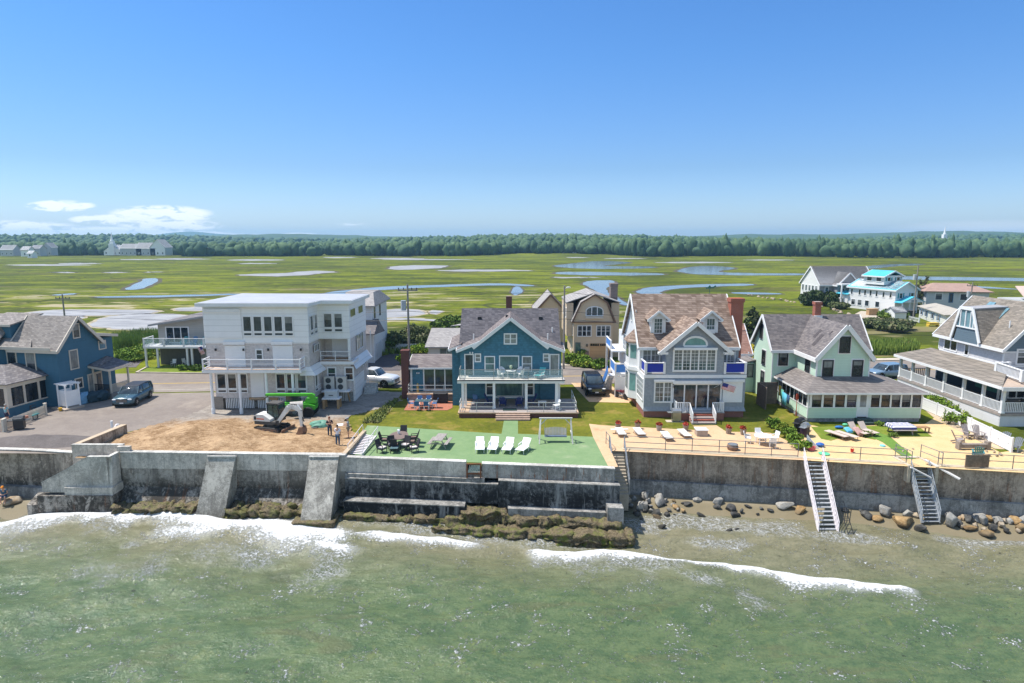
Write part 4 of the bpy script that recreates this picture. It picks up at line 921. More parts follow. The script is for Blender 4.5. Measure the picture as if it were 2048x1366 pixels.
def rocks_px(lst,mat,label,group,zb=-3.6):
    lst = sorted(lst); N_ = len(lst); ordn = ('leftmost','second','third','fourth','fifth','sixth','seventh','eighth','ninth','tenth','eleventh','twelfth','thirteenth','fourteenth','fifteenth','sixteenth'); l0 = label
    for k,(px,py,w_,h_) in enumerate(lst):
        if N_ > 1: label = l0+(', rightmost' if k == N_-1 else ', '+ordn[k]+(' from left' if k else ''))
        zz = zb
        for _ in range(6): p = at(px,py+h_*.35,zz); p.y = min(p.y,wallY(p.x)-.75); zz = max(-4.12,beach_z(p.x,wallY(p.x)+.5-p.y))
        s = w_*p.y/FPX/2; rock((p.x,p.y,zz+h_*p.y/FPX*.30),(s*1.1,s*.9,max(.12,h_*p.y/FPX*.62)),mat,label,group,k+int(px) % 7,gr.uniform(0,6))
Gr = 'boulders at the foot of the right sea wall'
rocks_px([(1287,985,28,20),(1318,1000,36,24),(1284,1012,36,22),(1268,996,16,16),(1262,1010,16,14),(1245,990,14,14),(1302,1022,18,12),(1275,1030,18,14),(1296,1002,16,12),(1390,995,22,10),(1435,1001,26,20)],M_rg,'grey boulder heaped by the foot of the concrete stairs','grey boulders by the concrete stairs',-3.5)
rocks_px([(1258,1000,16,18),(1270,1025,14,14),(1252,1018,12,12)],M_rt,'tan stone wedged at the foot of the concrete stairs','tan stones by the concrete stairs',-3.5)
rocks_px([(1568,1008,44,18)],M_rg,'broad pale grey boulder left of the long white stairs',None,-3.5)
rocks_px([(1600,1018,32,13)],M_ro,'flat weedy brown boulder touching the long white stairs',None,-3.6)
rocks_px([(1312,1024,30,18),(1334,1030,18,14),(1403,1030,24,9),(1434,1012,22,11),(1462,1016,30,14),(1470,1028,28,14),(1483,1022,12,12),(1540,1020,22,7),(1323,1052,20,12),(1496,1012,18,6),(1375,1006,26,7),(1365,1006,9,5),(1523,1016,12,7),(1330,1008,10,8),(1350,1030,9,6),(1515,1028,10,5)],M_rd,'dark wet stone lying on the sand before the right sea wall','dark stones on the sand',-3.75)
rocks_px([(1457,1062,18,16),(1473,1062,18,14)],M_rd,'dark rock standing in the wash of the waves','rocks in the wash',-4.0)
rocks_px([(1300,1012,14,10),(1330,1000,16,10),(1345,1008,12,8),(1290,1022,12,9),(1312,992,14,10),(1278,1005,12,10),(1355,1018,10,7),(1308,1036,12,8),(1283,1038,14,9),(1338,1020,12,8)],M_rg,'small grey cobble beside the boulders by the concrete stairs','cobbles by the concrete stairs',-3.7)
rocks_px([(1347,1000,13,9),(1367,1022,16,10),(1352,1013,26,8)],M_ro,'ochre stone on the sand before the right sea wall','ochre stones on the sand',-3.7)
rocks_px([(1316,1034,26,12)],M_ro,'orange-brown weedy rock at the edge of the waves',None,-3.8)
rocks_px([(1690,1018,22,11),(1732,1028,34,14),(1840,1055,34,18),(1708,1010,12,7)],M_rd,'dark stone between the two metal stairs','dark stones between the stairs',-3.7)
rocks_px([(1770,1020,40,24),(1802,1016,24,16)],M_rg,'grey boulder left of the shorter metal stairs','grey boulders left of the shorter stairs',-3.65)
rocks_px([(1806,1040,52,26)],M_ro,'large ochre and black boulder left of the shorter metal stairs',None,-3.75)
rocks_px([(1755,1036,34,12)],M_ro,'low ochre boulder beside the large ochre one',None,-3.75)
rocks_px([(1820,1022,26,10),(1825,1012,20,9)],M_rt,'flat tan slab stacked behind the large ochre boulder','tan slabs left of the shorter stairs',-3.5)
rocks_px([(1902,1040,32,36),(1950,1030,34,18),(1968,1040,20,26),(1995,1040,26,16),(1893,1028,18,20),(2030,1030,28,22),(1925,1022,22,14),(1960,1020,26,14),(1978,1018,18,12),(2015,1038,20,14)],M_rg,'grey boulder in the heap right of the shorter metal stairs','grey boulders of the right heap',-3.65)
rocks_px([(1918,1045,18,22),(1935,1035,26,18),(1985,1055,26,18),(2040,1045,24,14),(2012,1060,20,14)],M_rd,'dark boulder in the heap right of the shorter metal stairs','dark boulders of the right heap',-3.75)
rocks_px([(1905,1022,16,12),(1925,1052,20,12),(1950,1050,16,12),(1968,1058,16,10),(1990,1030,20,12),(2003,1050,18,14),(2022,1022,18,12),(2036,1060,18,10),(2044,1032,16,14),(1915,1032,14,10)],M_rt,'tan jagged stone in the heap right of the shorter metal stairs','tan stones of the right heap',-3.7)
rocks_px([(1970,1032,24,16),(2008,1025,30,20),(1940,1055,34,12),(2045,1055,32,22),(1975,1065,36,18)],M_ro,'ochre boulder in the heap right of the shorter metal stairs','ochre boulders of the right heap',-3.75)
rock((-38.55,47.75,-3.58),(1.0,.7,.55),M_rt,'flat pale boulder used as a seat by the left sea wall',None,3,.2)
# ================================================================== HOUSE KIT
FACE = {'S': 0.0,'E': math.pi/2,'N': math.pi,'W': -math.pi/2}
G_dark = glass('dark_window_glass',(.030,.040,.048)); G_grn = glass('sea_green_glass',(.085,.15,.145),.06,.35); G_cur = glass('curtained_glass',(.20,.21,.20),.1,.35)
G_blk = glass('black_window_glass',(.014,.016,.020),.08,.5,.6); G_sky = glass('skylight_glass',(.14,.25,.30),.05,.2)
G_bld = glass('blind_behind_glass',(.17,.18,.18),.15,.25)
W_white = plain('white_trim',(.74,.74,.74),.55,.05,2); W_cream = plain('cream_trim',(.60,.53,.44),.6,.06,2); W_vin = plain('white_vinyl',(.78,.78,.79),.45,.04,2)
B_blk = plain('black_frame',(.02,.02,.024),.5,.2,3)
_wm = {}; wr = random.Random(12)
class House:
    def __init__(s,name,label,x,y,z=0,rz=0,cat='house',group=None):
        s.p = Vector((x,y,z)); s.e = empty(name,s.p,label,cat,group,rz)
    def mb(s): return MB(s.p)
    def part(s,m,name,mat,parent=None,smooth=False,label=None):
        o = m.build(name,mat,parent or s.e,smooth,label=label)
        return o
    def spot(s,face,plane,c,z):
        if face in 'SN': return Vector((c,plane,z))-s.p
        return Vector((plane,c,z))-s.p
    def win(s,face,plane,c,z0,w,h,nx=1,ny=1,trim=.10,tm=None,sash=None,pane=None,split=1,name='window',arch=0,parent=None,sill=False):
        """a framed window: split = lights side by side, nx/ny = glazing bars in each"""
        tm = tm or W_white; sash = sash or tm; pane = pane or G_dark
        key = (w,h,nx,ny,trim,tm.name,split,arch)
        if key not in _wm:
            m = MB(); hw = w/2
            if arch:
                n = 10; P = [(-hw,h*(1-arch))]+[(-hw*math.cos(math.pi*i/n),h*(1-arch)+h*arch*math.sin(math.pi*i/n)) for i in range(1,n)]+[(hw,h*(1-arch))]
                for a,b in zip(P,P[1:]): m.bar((a[0],-.03,a[1]),(b[0],-.03,b[1]),.08,trim)
                m.box(-hw-trim/2,-hw+trim/2,-.07,0,0,h*(1-arch)); m.box(hw-trim/2,hw+trim/2,-.07,0,0,h*(1-arch)); m.box(-hw,hw,-.08,0,-trim/2,trim/2)
            else:
                m.box(-hw-trim,hw+trim,-.06,0,h,h+trim); m.box(-hw-trim,hw+trim,-.08,0,-trim,0)
                m.box(-hw-trim,-hw,-.06,0,0,h); m.box(hw,hw+trim,-.06,0,0,h)
            b_ = .045
            for k in range(split+1):
                if 0 < k < split: u = -hw+w*k/split; m.box(u-b_*1.3,u+b_*1.3,-.05,0,0,h)
            for k in range(split):
                u0 = -hw+w*k/split; u1 = u0+w/split
                for i in range(1,nx): u = u0+(u1-u0)*i/nx; m.box(u-.014,u+.014,-.035,0,.0,h)
                for j in range(1,ny): v = h*j/ny; t_ = .03 if (ny == 2) else .014; m.box(u0,u1,-.037,0,v-t_,v+t_)
            me = bpy.data.meshes.new(name); me.from_pydata(m.v,[],m.f); me.materials.append(tm); me.update()
            m = MB()
            if arch: m.ext([(p[0]*.98,p[1]) for p in P]+[(hw*.98,.03),(-hw*.98,.03)],'y',-.02,.004)
            else: m.box(-hw+.004,hw-.004,-.02,.004,.004,h-.004)
            pm = bpy.data.meshes.new('pane'); pm.from_pydata(m.v,[],m.f); pm.materials.append(pane); pm.update()
            _wm[key] = (me,{pane.name: pm})
        me,pms = _wm[key]
        if pane.name not in pms: q = next(iter(pms.values())).copy(); q.materials.clear(); q.materials.append(pane); pms[pane.name] = q
        o = bpy.data.objects.new(name,me); o.location = s.spot(face,plane,c,z0); o.rotation_euler = (0,0,FACE[face]); link(o,parent or s.e)
        q = bpy.data.objects.new('pane',pms[pane.name]); link(q,o)
        if not arch and h > .9 and w/split > .4 and nx < 3 and not name.endswith('door') and wr.random() < .5:
            f_ = wr.choice((.3,.45,.6)); MB().box(-w/2+.02,w/2-.02,-.026,-.021,h*(1-f_),h-.02).build('blind',G_bld,o)
        return o
    def panel(s,face,plane,c,z0,w,h,mat,name='door',th=.06,parent=None,label=None,knob=True):
        m = MB(); m.box(-w/2,w/2,-th,0,0,h)
        o = m.build(name,mat,parent or s.e,loc=s.spot(face,plane,c,z0),rz=FACE[face],label=label); return o
    def gable(s,name,x0,x1,y0,y1,ze,zr,ax,mat,oe=.3,og=.25,th=.14,ridge=None,trim=None,parent=None,tw=.2):
        """gable roof over the rectangle; ax = direction of the ridge; trim = material of rake and eave boards"""
        m = s.mb()
        if ax == 'x':
            r = (y0+y1)/2 if ridge is None else ridge; sl = (zr-ze)/(r-y0); sr = (zr-ze)/(y1-r)
            m.slab([(x0-og,y0-oe,ze-oe*sl),(x1+og,y0-oe,ze-oe*sl),(x1+og,r,zr),(x0-og,r,zr)],th); m.slab([(x0-og,r,zr),(x1+og,r,zr),(x1+og,y1+oe,ze-oe*sr),(x0-og,y1+oe,ze-oe*sr)],th)
            rk = [((x,y0-oe,ze-oe*sl),(x,r,zr)) for x in (x0-og,x1+og)]+[((x,y1+oe,ze-oe*sr),(x,r,zr)) for x in (x0-og,x1+og)]; ev = [((x0-og,y0-oe,ze-oe*sl),(x1+og,y0-oe,ze-oe*sl)),((x0-og,y1+oe,ze-oe*sr),(x1+og,y1+oe,ze-oe*sr))]
        else:
            r = (x0+x1)/2 if ridge is None else ridge; sl = (zr-ze)/(r-x0); sr = (zr-ze)/(x1-r)
            m.slab([(x0-oe,y0-og,ze-oe*sl),(r,y0-og,zr),(r,y1+og,zr),(x0-oe,y1+og,ze-oe*sl)],th); m.slab([(r,y0-og,zr),(x1+oe,y0-og,ze-oe*sr),(x1+oe,y1+og,ze-oe*sr),(r,y1+og,zr)],th)
            rk = [((x0-oe,y,ze-oe*sl),(r,y,zr)) for y in (y0-og,y1+og)]+[((x1+oe,y,ze-oe*sr),(r,y,zr)) for y in (y0-og,y1+og)]; ev = [((x0-oe,y0-og,ze-oe*sl),(x0-oe,y1+og,ze-oe*sl)),((x1+oe,y0-og,ze-oe*sr),(x1+oe,y1+og,ze-oe*sr))]
        o = s.part(m,name,mat,parent)
        if trim:
            m = s.mb()
            for a,b in rk+ev:
                a = Vector(a); b = Vector(b); dz = Vector((0,0,-th*.5-tw*.18)); m.bar(a+dz,b+dz,.09,tw+th*.6)
            s.part(m,'roof_trim',trim,o)
        return o
    def gwall(s,x0,x1,y0,y1,z0,ze,zr,ax,mat,ridge=None,name='wall'):
        m = s.mb()
        if ax == 'x': r = (y0+y1)/2 if ridge is None else ridge; m.ext([(y0,z0),(y1,z0),(y1,ze),(r,zr),(y0,ze)],'x',x0,x1)
        else: r = (x0+x1)/2 if ridge is None else ridge; m.ext([(x0,z0),(x1,z0),(x1,ze),(r,zr),(x0,ze)],'y',y0,y1)
        return s.part(m,name,mat)
    def boxp(s,name,x0,x1,y0,y1,z0,z1,mat,parent=None,label=None): return s.part(s.mb().box(x0,x1,y0,y1,z0,z1),name,mat,parent,label=label)
    def rail(s,pts,h,mat,style='glass',posts=None,step=1.8,gmat=None,pw=.09,z=0,name='railing',bal=.13,sub_=False,top=None):
        """railing part of the house along pts; posts/balusters/glass as sub-parts"""
        top = top or mat; m = s.mb(); P = [Vector(p) for p in pts]
        for a,b in zip(P,P[1:]):
            m.bar(a+Vector((0,0,h)),b+Vector((0,0,h)),pw*.8,.06); m.bar(a+Vector((0,0,.10)),b+Vector((0,0,.10)),pw*.6,.05)
        o = s.part(m,name,top); seen = []
        m = s.mb()
        for a,b in zip(P,P[1:]):
            n = max(1,round((b-a).length/step))
            for i in range(n+1):
                q = a.lerp(b,i/n)
                if any((q-r_).length < .3 for r_ in seen): continue
                seen.append(q); MB().box(-pw/2,pw/2,-pw/2,pw/2,0,h+.06).build('post',mat,o,loc=q-s.p)
        if style == 'glass':
            m = s.mb()
            for a,b in zip(P,P[1:]): m.bar(a+Vector((0,0,h*.55)),b+Vector((0,0,h*.55)),.012,h*.8)
            s.part(m,'glass_panel',gmat,o)
        elif style == 'bal':
            m = s.mb()
            for a,b in zip(P,P[1:]):
                n = int((b-a).length/bal)
                for i in range(1,n): q = a.lerp(b,i/n); m.bar(q+Vector((0,0,.1)),q+Vector((0,0,h)),max(.03,bal*.38))
            s.part(m,'balusters',mat,o)
        elif style == 'panel':
            m = s.mb()
            for a,b in zip(P,P[1:]): m.bar(a+Vector((0,0,h*.54)),b+Vector((0,0,h*.54)),.03,h*.78)
            s.part(m,'panel',gmat,o)
        elif style == 'pipe':
            m = s.mb()
            for a,b in zip(P,P[1:]): m.bar(a+Vector((0,0,h*.55)),b+Vector((0,0,h*.55)),.04)
            s.part(m,'middle_rail',mat,o)
        return o
G_rail = clear('railing_glass',(.55,.70,.68),.22)
# ================================================================== HOUSE: navy house at the left edge
T_navy = siding('navy_clapboard',(.045,.138,.210),.13); T_navys = siding('navy_shingle',(.043,.132,.200),.15,True)
R_pink = roofing('pinkish_grey_shingles',(.155,.140,.130),(.305,.275,.250)); R_grey = roofing('charcoal_shingles',(.115,.105,.110),(.235,.215,.210))
h = House('navy_house','navy blue house with cream trim and sunroom at the left edge',-44.2,62.1,0,R(-10))
X0,Y0 = -44.2,62.1
h.part(h.mb().box(-64,X0,Y0+.0,Y0+7.0,0,6.05),'wall',T_navy)
# right wing gable (faces the yard on the right)
h.part(h.mb().ext([(Y0+.05,6.02),(Y0+5.2,6.02),(Y0+2.45,8.75)],'x',X0-5,X0-.005),'gable_wall',T_navys)
rf = h.gable('roof',X0-4.9,X0,Y0,Y0+5.1,6.05,8.75,'x',R_pink,.35,.45,ridge=Y0+2.45,trim=W_cream)
m = h.mb(); m.slab([(-64,Y0-.45,5.95),(X0-2.4,Y0-.45,5.95),(X0-5.6,Y0+3.6,8.7),(-64,Y0+3.6,8.7)],.15); m.slab([(-64,Y0+3.6,8.7),(X0-5.6,Y0+3.6,8.7),(X0-5.6,Y0+7.3,6.),(-64,Y0+7.3,6.)],.15)
m.slab([(X0-3,Y0+4.4,6.9),(X0+.4,Y0+4.4,6.75),(X0+.4,Y0+7.4,6.25),(X0-3,Y0+7.4,6.3)],.14)
h.part(m,'main_roof',R_pink)
h.part(h.mb().bar((-64,Y0-.47,5.84),(X0-.2,Y0-.47,5.84),.08,.30).bar((X0+.42,Y0+4.4,6.62),(X0+.42,Y0+7.4,6.12),.08,.28),'fascia',W_cream)
d = h.part(h.mb().ext([(Y0+.6,6.2),(Y0+.6,8.0),(Y0+3.4,8.6),(Y0+3.4,6.2)],'x',X0-9.4,X0-5.6),'dormer',T_navy)
h.part(h.mb().slab([(X0-9.7,Y0+.3,8.02),(X0-5.3,Y0+.3,8.02),(X0-5.3,Y0+4.2,8.75),(X0-9.7,Y0+4.2,8.75)],.12),'dormer_roof',R_pink,d)
h.part(h.mb().bar((X0-9.75,Y0+.27,7.93),(X0-5.25,Y0+.27,7.93),.08,.22),'dormer_fascia',W_cream,d)
h.win('S',Y0+.6,X0-8.1,6.85,1.5,.8,tm=W_cream)
for dx,w_,hh in ((-3.0,.95,1.75),(-5.15,.95,1.85)): h.win('S',Y0,X0+dx,3.6,w_,hh,tm=W_cream,split=1)
h.win('E',X0,Y0+1.9,3.55,.85,1.8,tm=W_cream,pane=G_cur); h.win('E',X0,Y0+2.5,6.6,.7,1.3,tm=W_cream)
h.win('E',X0,Y0+5.6,4.95,.8,.75,tm=W_cream,pane=G_sky); h.win('E',X0,Y0+2.2,1.5,.8,.9,tm=W_cream); h.win('E',X0,Y0+3.8,.75,.8,1.75,tm=W_cream,pane=G_cur)
h.win('S',Y0-1.2,X0-7.15,3.1,.85,1.9,tm=W_cream)
h.part(h.mb().ext([(-64,Y0-1.2),(X0-6.6,Y0-1.2),(X0-5.9,Y0-.0),(-64,Y0-.0)],'z',0,5.95),'bay_wall',T_navy)
h.part(h.mb().ext([(-64,Y0-3.6),(X0-8.8,Y0-3.6),(X0-8.2,Y0-1.2),(-64,Y0-1.2)],'z',0,6.0),'left_wing',T_navy)
m = h.mb(); m.slab([(-64,Y0-4.0,5.95),(X0-8.3,Y0-4.0,5.95),(X0-7.0,Y0+.6,8.3),(-64,Y0+.6,8.3)],.15); m.slab([(X0-8.3,Y0-4.0,5.95),(X0-6.1,Y0-1.0,5.95),(X0-6.3,Y0+.8,7.4),(X0-7.0,Y0+.6,8.3)],.15); h.part(m,'left_roof',R_pink)
h.part(h.mb().bar((-64,Y0-4.02,5.84),(X0-8.3,Y0-4.02,5.84),.1,.3).bar((X0-8.28,Y0-4.02,5.84),(X0-6.05,Y0-1.0,5.84),.1,.3),'left_fascia',W_cream)
# sunroom
sx,sy = X0-1.55,Y0-4.15
s_ = h.part(h.mb().box(-64,sx,sy,Y0-.01,0,.95),'sunroom',T_navy)
h.part(h.mb().box(-64,sx+.03,sy-.03,Y0-.02,2.75,3.25),'header',W_cream,s_)
m = h.mb()
for q in (0,2.05,2.2,4.3,6.5,9,12): m.box(sx-q-.35 if q != 2.05 else sx-2.4,sx-q if q != 2.05 else sx-2.3,sy,sy+.2,.95,2.75)
for q in (0,1.45,3.0): m.box(sx-.2,sx,sy+.2+q,sy+.42+q,.95,2.75)
m.box(-64,sx+.06,sy-.08,sy+.1,.93,1.03); m.box(sx-.1,sx+.08,sy,Y0-.05,.93,1.03)
h.part(m,'frames',W_cream,s_)
h.part(h.mb().box(-64,sx-.06,sy+.06,sy+.1,1.0,2.75).box(sx-.1,sx-.06,sy+.1,Y0-.05,1.0,2.75),'pane',G_blk,s_)
m = h.mb(); ap = (sx-3.6,Y0-.02,4.35)
m.slab([(-64,sy-.3,3.24),(sx+.35,sy-.3,3.24),(sx-3.2,Y0-1.2,4.35),(-64,Y0-1.2,4.35)],.08); m.slab([(sx+.35,sy-.3,3.24),(sx+.35,Y0-.0,3.24),(sx-.9,Y0-.0,4.05),(sx-3.2,Y0-.0,4.35),(sx-3.2,Y0-1.2,4.35)],.08); h.part(m,'sunroom_roof',R_grey,s_)
# side entrance porch
pr = h.part(h.mb().box(X0+.01,X0+2.1,Y0+3.9,Y0+6.6,.0,.55),'side_porch',plain('grey_deck',(.30,.27,.25),.7,.15,3))
h.part(h.mb().slab([(X0-.1,Y0+3.5,3.55),(X0+2.3,Y0+3.5,3.2),(X0+2.3,Y0+7,3.2),(X0-.1,Y0+7,3.75)],.12).slab([(X0,Y0+3.5,3.56),(X0,Y0+6,4.1),(X0+.0,Y0+7,3.75),(X0+1.2,Y0+3.5,3.4)],.05),'porch_roof',R_grey,pr)
h.part(h.mb().bar((X0,Y0+3.5,3.38),(X0+2.3,Y0+3.5,3.08),.07,.22).bar((X0+2.31,Y0+3.5,3.05),(X0+2.31,Y0+7,3.05),.07,.22),'porch_fascia',W_cream,pr)
h.part(h.mb().box(X0+1.95,X0+2.1,Y0+3.92,Y0+4.07,.55,3.1).box(X0+1.95,X0+2.1,Y0+6.4,Y0+6.55,.55,3.1).box(X0+.02,X0+.15,Y0+3.92,Y0+4.07,.55,3.2),'porch_posts',W_cream,pr)
h.rail([(X0+.2,Y0+3.98,.55),(X0+2.0,Y0+3.98,.55)],.9,B_blk,'bal',step=2,pw=.05); h.rail([(X0+2.04,Y0+4.1,.55),(X0+2.04,Y0+6.4,.55)],.9,W_cream,'bal',step=2.4,pw=.06)
dr = h.panel('E',X0,Y0+4.7,.55,.9,2.1,W_cream,label='cream framed side door'); h.panel('E',X0+.065,Y0+4.7,.7,.6,1.75,G_dark,'door_glass',.01)
for k in range(2): h.boxp('step',X0+.6,X0+1.7,Y0+3.3-k*.3+.3-.3,Y0+3.89-k*.3-.0 if k == 0 else Y0+3.29,0,.36-k*.18,W_cream)
# ================================================================== HOUSE: white house under construction
T_wh = siding('white_panels',(.80,.80,.80),.55,var=.05); T_beige = siding('beige_shingle',(.58,.53,.51),.14,True,.12); R_wh = plain('white_roof_membrane',(.36,.375,.41),.6,.08,.8)
h = House('white_house','tall boxy white house under construction with shingled lower floors',-24,61)
x0,x1,x2 = -29.2,-19.3,-16.1; y0,y1,yb = 61.0,63.8,70.2
h.part(h.mb().ext([(x0,y0),(x1,y0),(x1+.15,y1),(x2,y1),(x2+.2,yb),(x0,yb)],'z',6.55,10.1),'upper_wall',T_wh)
h.part(h.mb().ext([(x0+.05,y0+.05),(x1-.05,y0+.05),(x1+.1,y1+2.2),(x2-.25,y1+2.2),(x2-.25,y1+.05),(x2-.05,y1+.05),(x2+.15,yb-.05),(x0+.05,yb-.05)],'z',4.3,6.548),'middle_wall',T_beige)
h.part(h.mb().add([(x1-.05,y0+.04,4.29),(x1+.1,y1+.0,4.29),(x1+.75,y1-.05,3.5),(x1+.6,y0-.35,3.5),(x1-.9,y0-.35,3.5),(x1-1,y0+.04,4.29)],[(0,1,2,3),(0,3,4,5)]).slab([(x1+.2,y1-.25,4.31),(x2+.35,y1-.25,4.31),(x2+.35,y1+2,4.31),(x1+.2,y1+2,4.31)],.3).add([(x2+.02,y1,4.4),(x2+.2,yb,4.4),(x2+.75,yb+.2,3.55),(x2+.6,y1-.3,3.55)],[(0,1,2,3)]),'skirt',T_wh)
h.part(h.mb().ext([(x0+.55,y0+.3),(x1+.15,y0+.3),(x1+.3,y1),(x2,y1),(x2+.15,yb-.1),(x0+.5,yb-.1)],'z',1.15,4.0),'lower_wall',T_beige)
h.part(h.mb().ext([(x0+.8,y0+1.2),(x1-.1,y0+1.2),(x1,y1+.6),(x2-.05,y1+.6),(x2+.1,yb-.2),(x0+.8,yb-.2)],'z',0,1.148),'foundation',concrete('foundation_concrete',(.25,.25,.25),(.36,.36,.35),(.15,.15,.15),None,.2))
h.part(h.mb().box(x2-.06,x2+.12,y1+.7,yb-.25,0,2.4),'foundation_panel',T_wh)
r_ = h.part(h.mb().ext([(x0-.5,y0-.45),(x1+.25,y0-.45),(x1+.6,y1-.5),(x2+.45,y1-.5),(x2+.6,yb+.4),(x0-.5,yb+1.2)],'z',10.1,10.42),'roof',W_white)
h.part(h.mb().ext([(x0-.4,y0-.35),(x1+.18,y0-.35),(x1+.5,y1-.4),(x2+.36,y1-.4),(x2+.5,yb+.3),(x0-.4,yb+1.1)],'z',10.424,10.45),'roof_membrane',R_wh,r_)
# shuttered openings and bands
h.boxp('roller_shutter',x0+.15,x0+3.6,y0-.10,y0,7.05,9.75,T_wh,label='large white roller shutter'); h.boxp('shutter_box',x0+.1,x0+3.6,y0-.22,y0-.1,9.55,9.85,W_white)
for cx in (-26.4,-21.85): h.boxp('roller_shutter',cx-.95,cx+.95,y0-.02,y0+.05,4.3,6.35,W_vin,label='white shutter over the balcony door'); h.boxp('shutter_box',cx-1.0,cx+1.0,y0-.18,y0-.02,6.45,6.75,W_vin)
for i in range(5): h.win('S',y0,-25.05+i*.98,7.75,.70,1.35,trim=.10,pane=G_dark); h.win('S',y0,-25.05+i*.98,7.35,.70,.20,trim=.10,pane=G_dark,name='transom')
h.win('S',y0+.05,-24.1,5.05,.5,.85,ny=2,pane=G_dark,trim=.12)
for i in range(2):
    h.win('S',y1,-18.2+i*1.02,7.75,.72,1.3,pane=G_dark); h.win('S',y1,-18.2+i*1.02,7.32,.72,.22,pane=G_dark,name='transom')
    h.win('E',x1+.06+i*.05,y0+.8+i*1.15,7.75,.75,1.3,pane=G_dark); h.win('E',x1+.06+i*.05,y0+.8+i*1.15,7.3,.75,.22,pane=G_dark,name='transom')
h.win('E',x1+.1,y0+1.9,5.55,1.5,.6,split=3,pane=G_dark,trim=.06)
h.win('E',x2+.06,y1+1.3,8.75,1.5,.62,split=3,tm=plain('window_green',(.35,.36,.14),.6),pane=G_dark,trim=.04); h.win('E',x2+.14,y1+4.3,8.75,1.5,.62,split=3,tm=plain('window_green',(.35,.36,.14),.6),pane=G_dark,trim=.04)
h.win('E',x2+.1,y1+3.7,5.0,2.6,1.55,split=4,pane=G_dark,trim=.07)
h.win('E',x2+.12,y1+4.5,3.0,.5,.9,pane=G_cur); h.win('E',x2+.12,y1+5.6,3.0,.5,.9,pane=G_cur)
for i in range(3):
    for bx_ in (-28.0,-22.3): h.win('S',y0+.3,bx_+i*1.02,2.15,.74,1.35,trim=.12,nx=3 if i == 5 else 1,pane=G_dark); h.win('S',y0+.3,bx_+i*1.02,1.75,.74,.18,trim=.10,pane=G_dark,name='transom')
for i in range(2): h.win('E',x1+.2,y0+1.0+i*1.0,2.2,.65,1.35,pane=G_cur,trim=.1); h.win('E',x1+.2,y0+1.0+i*1.0,1.75,.65,.2,pane=G_dark,trim=.08,name='transom')
for i in range(2): h.win('S',y1,-18.05+i*1.75,2.45,.68,1.15,ny=2,trim=.14,pane=G_dark)
h.panel('S',y0+.3,-25.0+.45,1.25,1.3,2.55,W_vin,'door',label='plain white temporary door panel')
h.boxp('lintel_board',-25.4,-22.9+.3,y0+.1,y0+.29,1.0,1.22,plain('raw_wood',(.42,.26,.13),.8,.2,3))
# recess
h.boxp('recess_wall',x1+.12,x2-.26,y1+2.0,y1+2.19,4.3,6.55,T_beige); h.panel('S',y1+1.99,-17.5,4.35,1.9,2.1,W_vin,'door',label='white shutter in the recess')
h.boxp('recess_post',x2-.24,x2,y1-.02,y1+.2,4.3,6.6,W_white)
h.boxp('recess_floor',x1+.2,x2+.1,y1-.2,y1+2,4.312,4.36,plain('tan_deck_boards',(.46,.31,.21),.7,.15,3))
h.rail([(x1+.25,y1-.1,4.36),(x2-.05,y1-.1,4.36)],.95,W_vin,'pipe',step=1.9,pw=.07)
# balcony and its posts
b = h.part(h.mb().box(-28.95,-19.7,y0-1.55,y0,4.0,4.28),'balcony',W_white)
h.part(h.mb().box(-28.9,-19.75,y0-1.5,y0-.01,4.284,4.31),'deck_boards',plain('pinkish_deck',(.56,.42,.33),.7,.12,2),b)
h.rail([(-28.85,y0-.1,4.31),(-28.85,y0-1.45,4.31),(-19.8,y0-1.45,4.31),(-19.8,y0-.1,4.31)],.95,W_vin,'pipe',step=2.1,pw=.11)
for xx in (-28.25,-25.6,-23.1,-20.6): o = MB().lathe((0,0,0),[(.17,0),(.17,.5),(.13,.5),(.13,4.0)],10).build('column',W_vin,h.e,loc=Vector((xx,y0-1.3,.02))-h.p)
for xx in (-28.2,-25.55,-23.2,-20.1): h.boxp('wall_lamp',xx-.07,xx+.07,y0-.14,y0-.0,5.85,6.08,B_blk)
# lattice skirt and brick pier
m = h.mb()
for a,b_ in ((-27.7,-24.9),(-24.6,-22.0),(-22.0,-20.0)):
    k = a
    while k < b_: m.box(k,k+.07,y0+.22,y0+.27,.15,1.14); k += .165
h.part(m,'lattice_skirt',W_vin)
m = h.mb(); k = -18.6
while k < -16.6: m.box(k,k+.06,y1+.22,y1+.27,.2,1.14); k += .17
h.part(m,'lattice_skirt',W_vin)
h.boxp('brick_pier',-29.0,-28.0,y0+.28,y0+1.1,0,1.3,brick('grey_brick',(.30,.25,.21),(.22,.19,.16)))
h.boxp('pier',-19.9,-19.2,y0+.35,y0+1.1,0,1.14,_mc.get('x') or concrete('pier_concrete',(.30,.30,.29),(.40,.40,.38),(.2,.2,.2),None,.2))
for xx in (-28.7,-20.35): h.boxp('concrete_footing',xx-.1,xx+.1,y0-1.4,y0-1.2,-.02,.018,W_white)
h.part(h.mb().tube((x2+.35,yb-.6,.3),(x2+.35,yb-.6,3.9),.05).tube((x2+.68,yb-.2,3.9),(x2+.68,yb-.2,6.5),.05),'downspout',W_vin)
m = h.mb()
for k in range(5): m.box(x2+.3,x2+1.6,yb-1.8-k*.28,yb-1.5-k*.28,0,1.0-k*.2)
h.part(m,'side_steps',concrete('pale_steps',(.42,.42,.40),(.52,.52,.50),(.3,.3,.3),None,.1))
m = h.mb(); m.box(-18.9,-16.15,y1-1.0,y1-.02,1.35,1.47); h.part(m,'condenser_shelf',W_vin)
h.part(h.mb().bar((-16.3,y1-.1,.2),(-16.3,y1-.9,1.33),.1).bar((-18.7,y1-.1,.2),(-18.7,y1-.9,1.33),.1),'shelf_bracket',plain('raw_wood',(.42,.26,.13)))
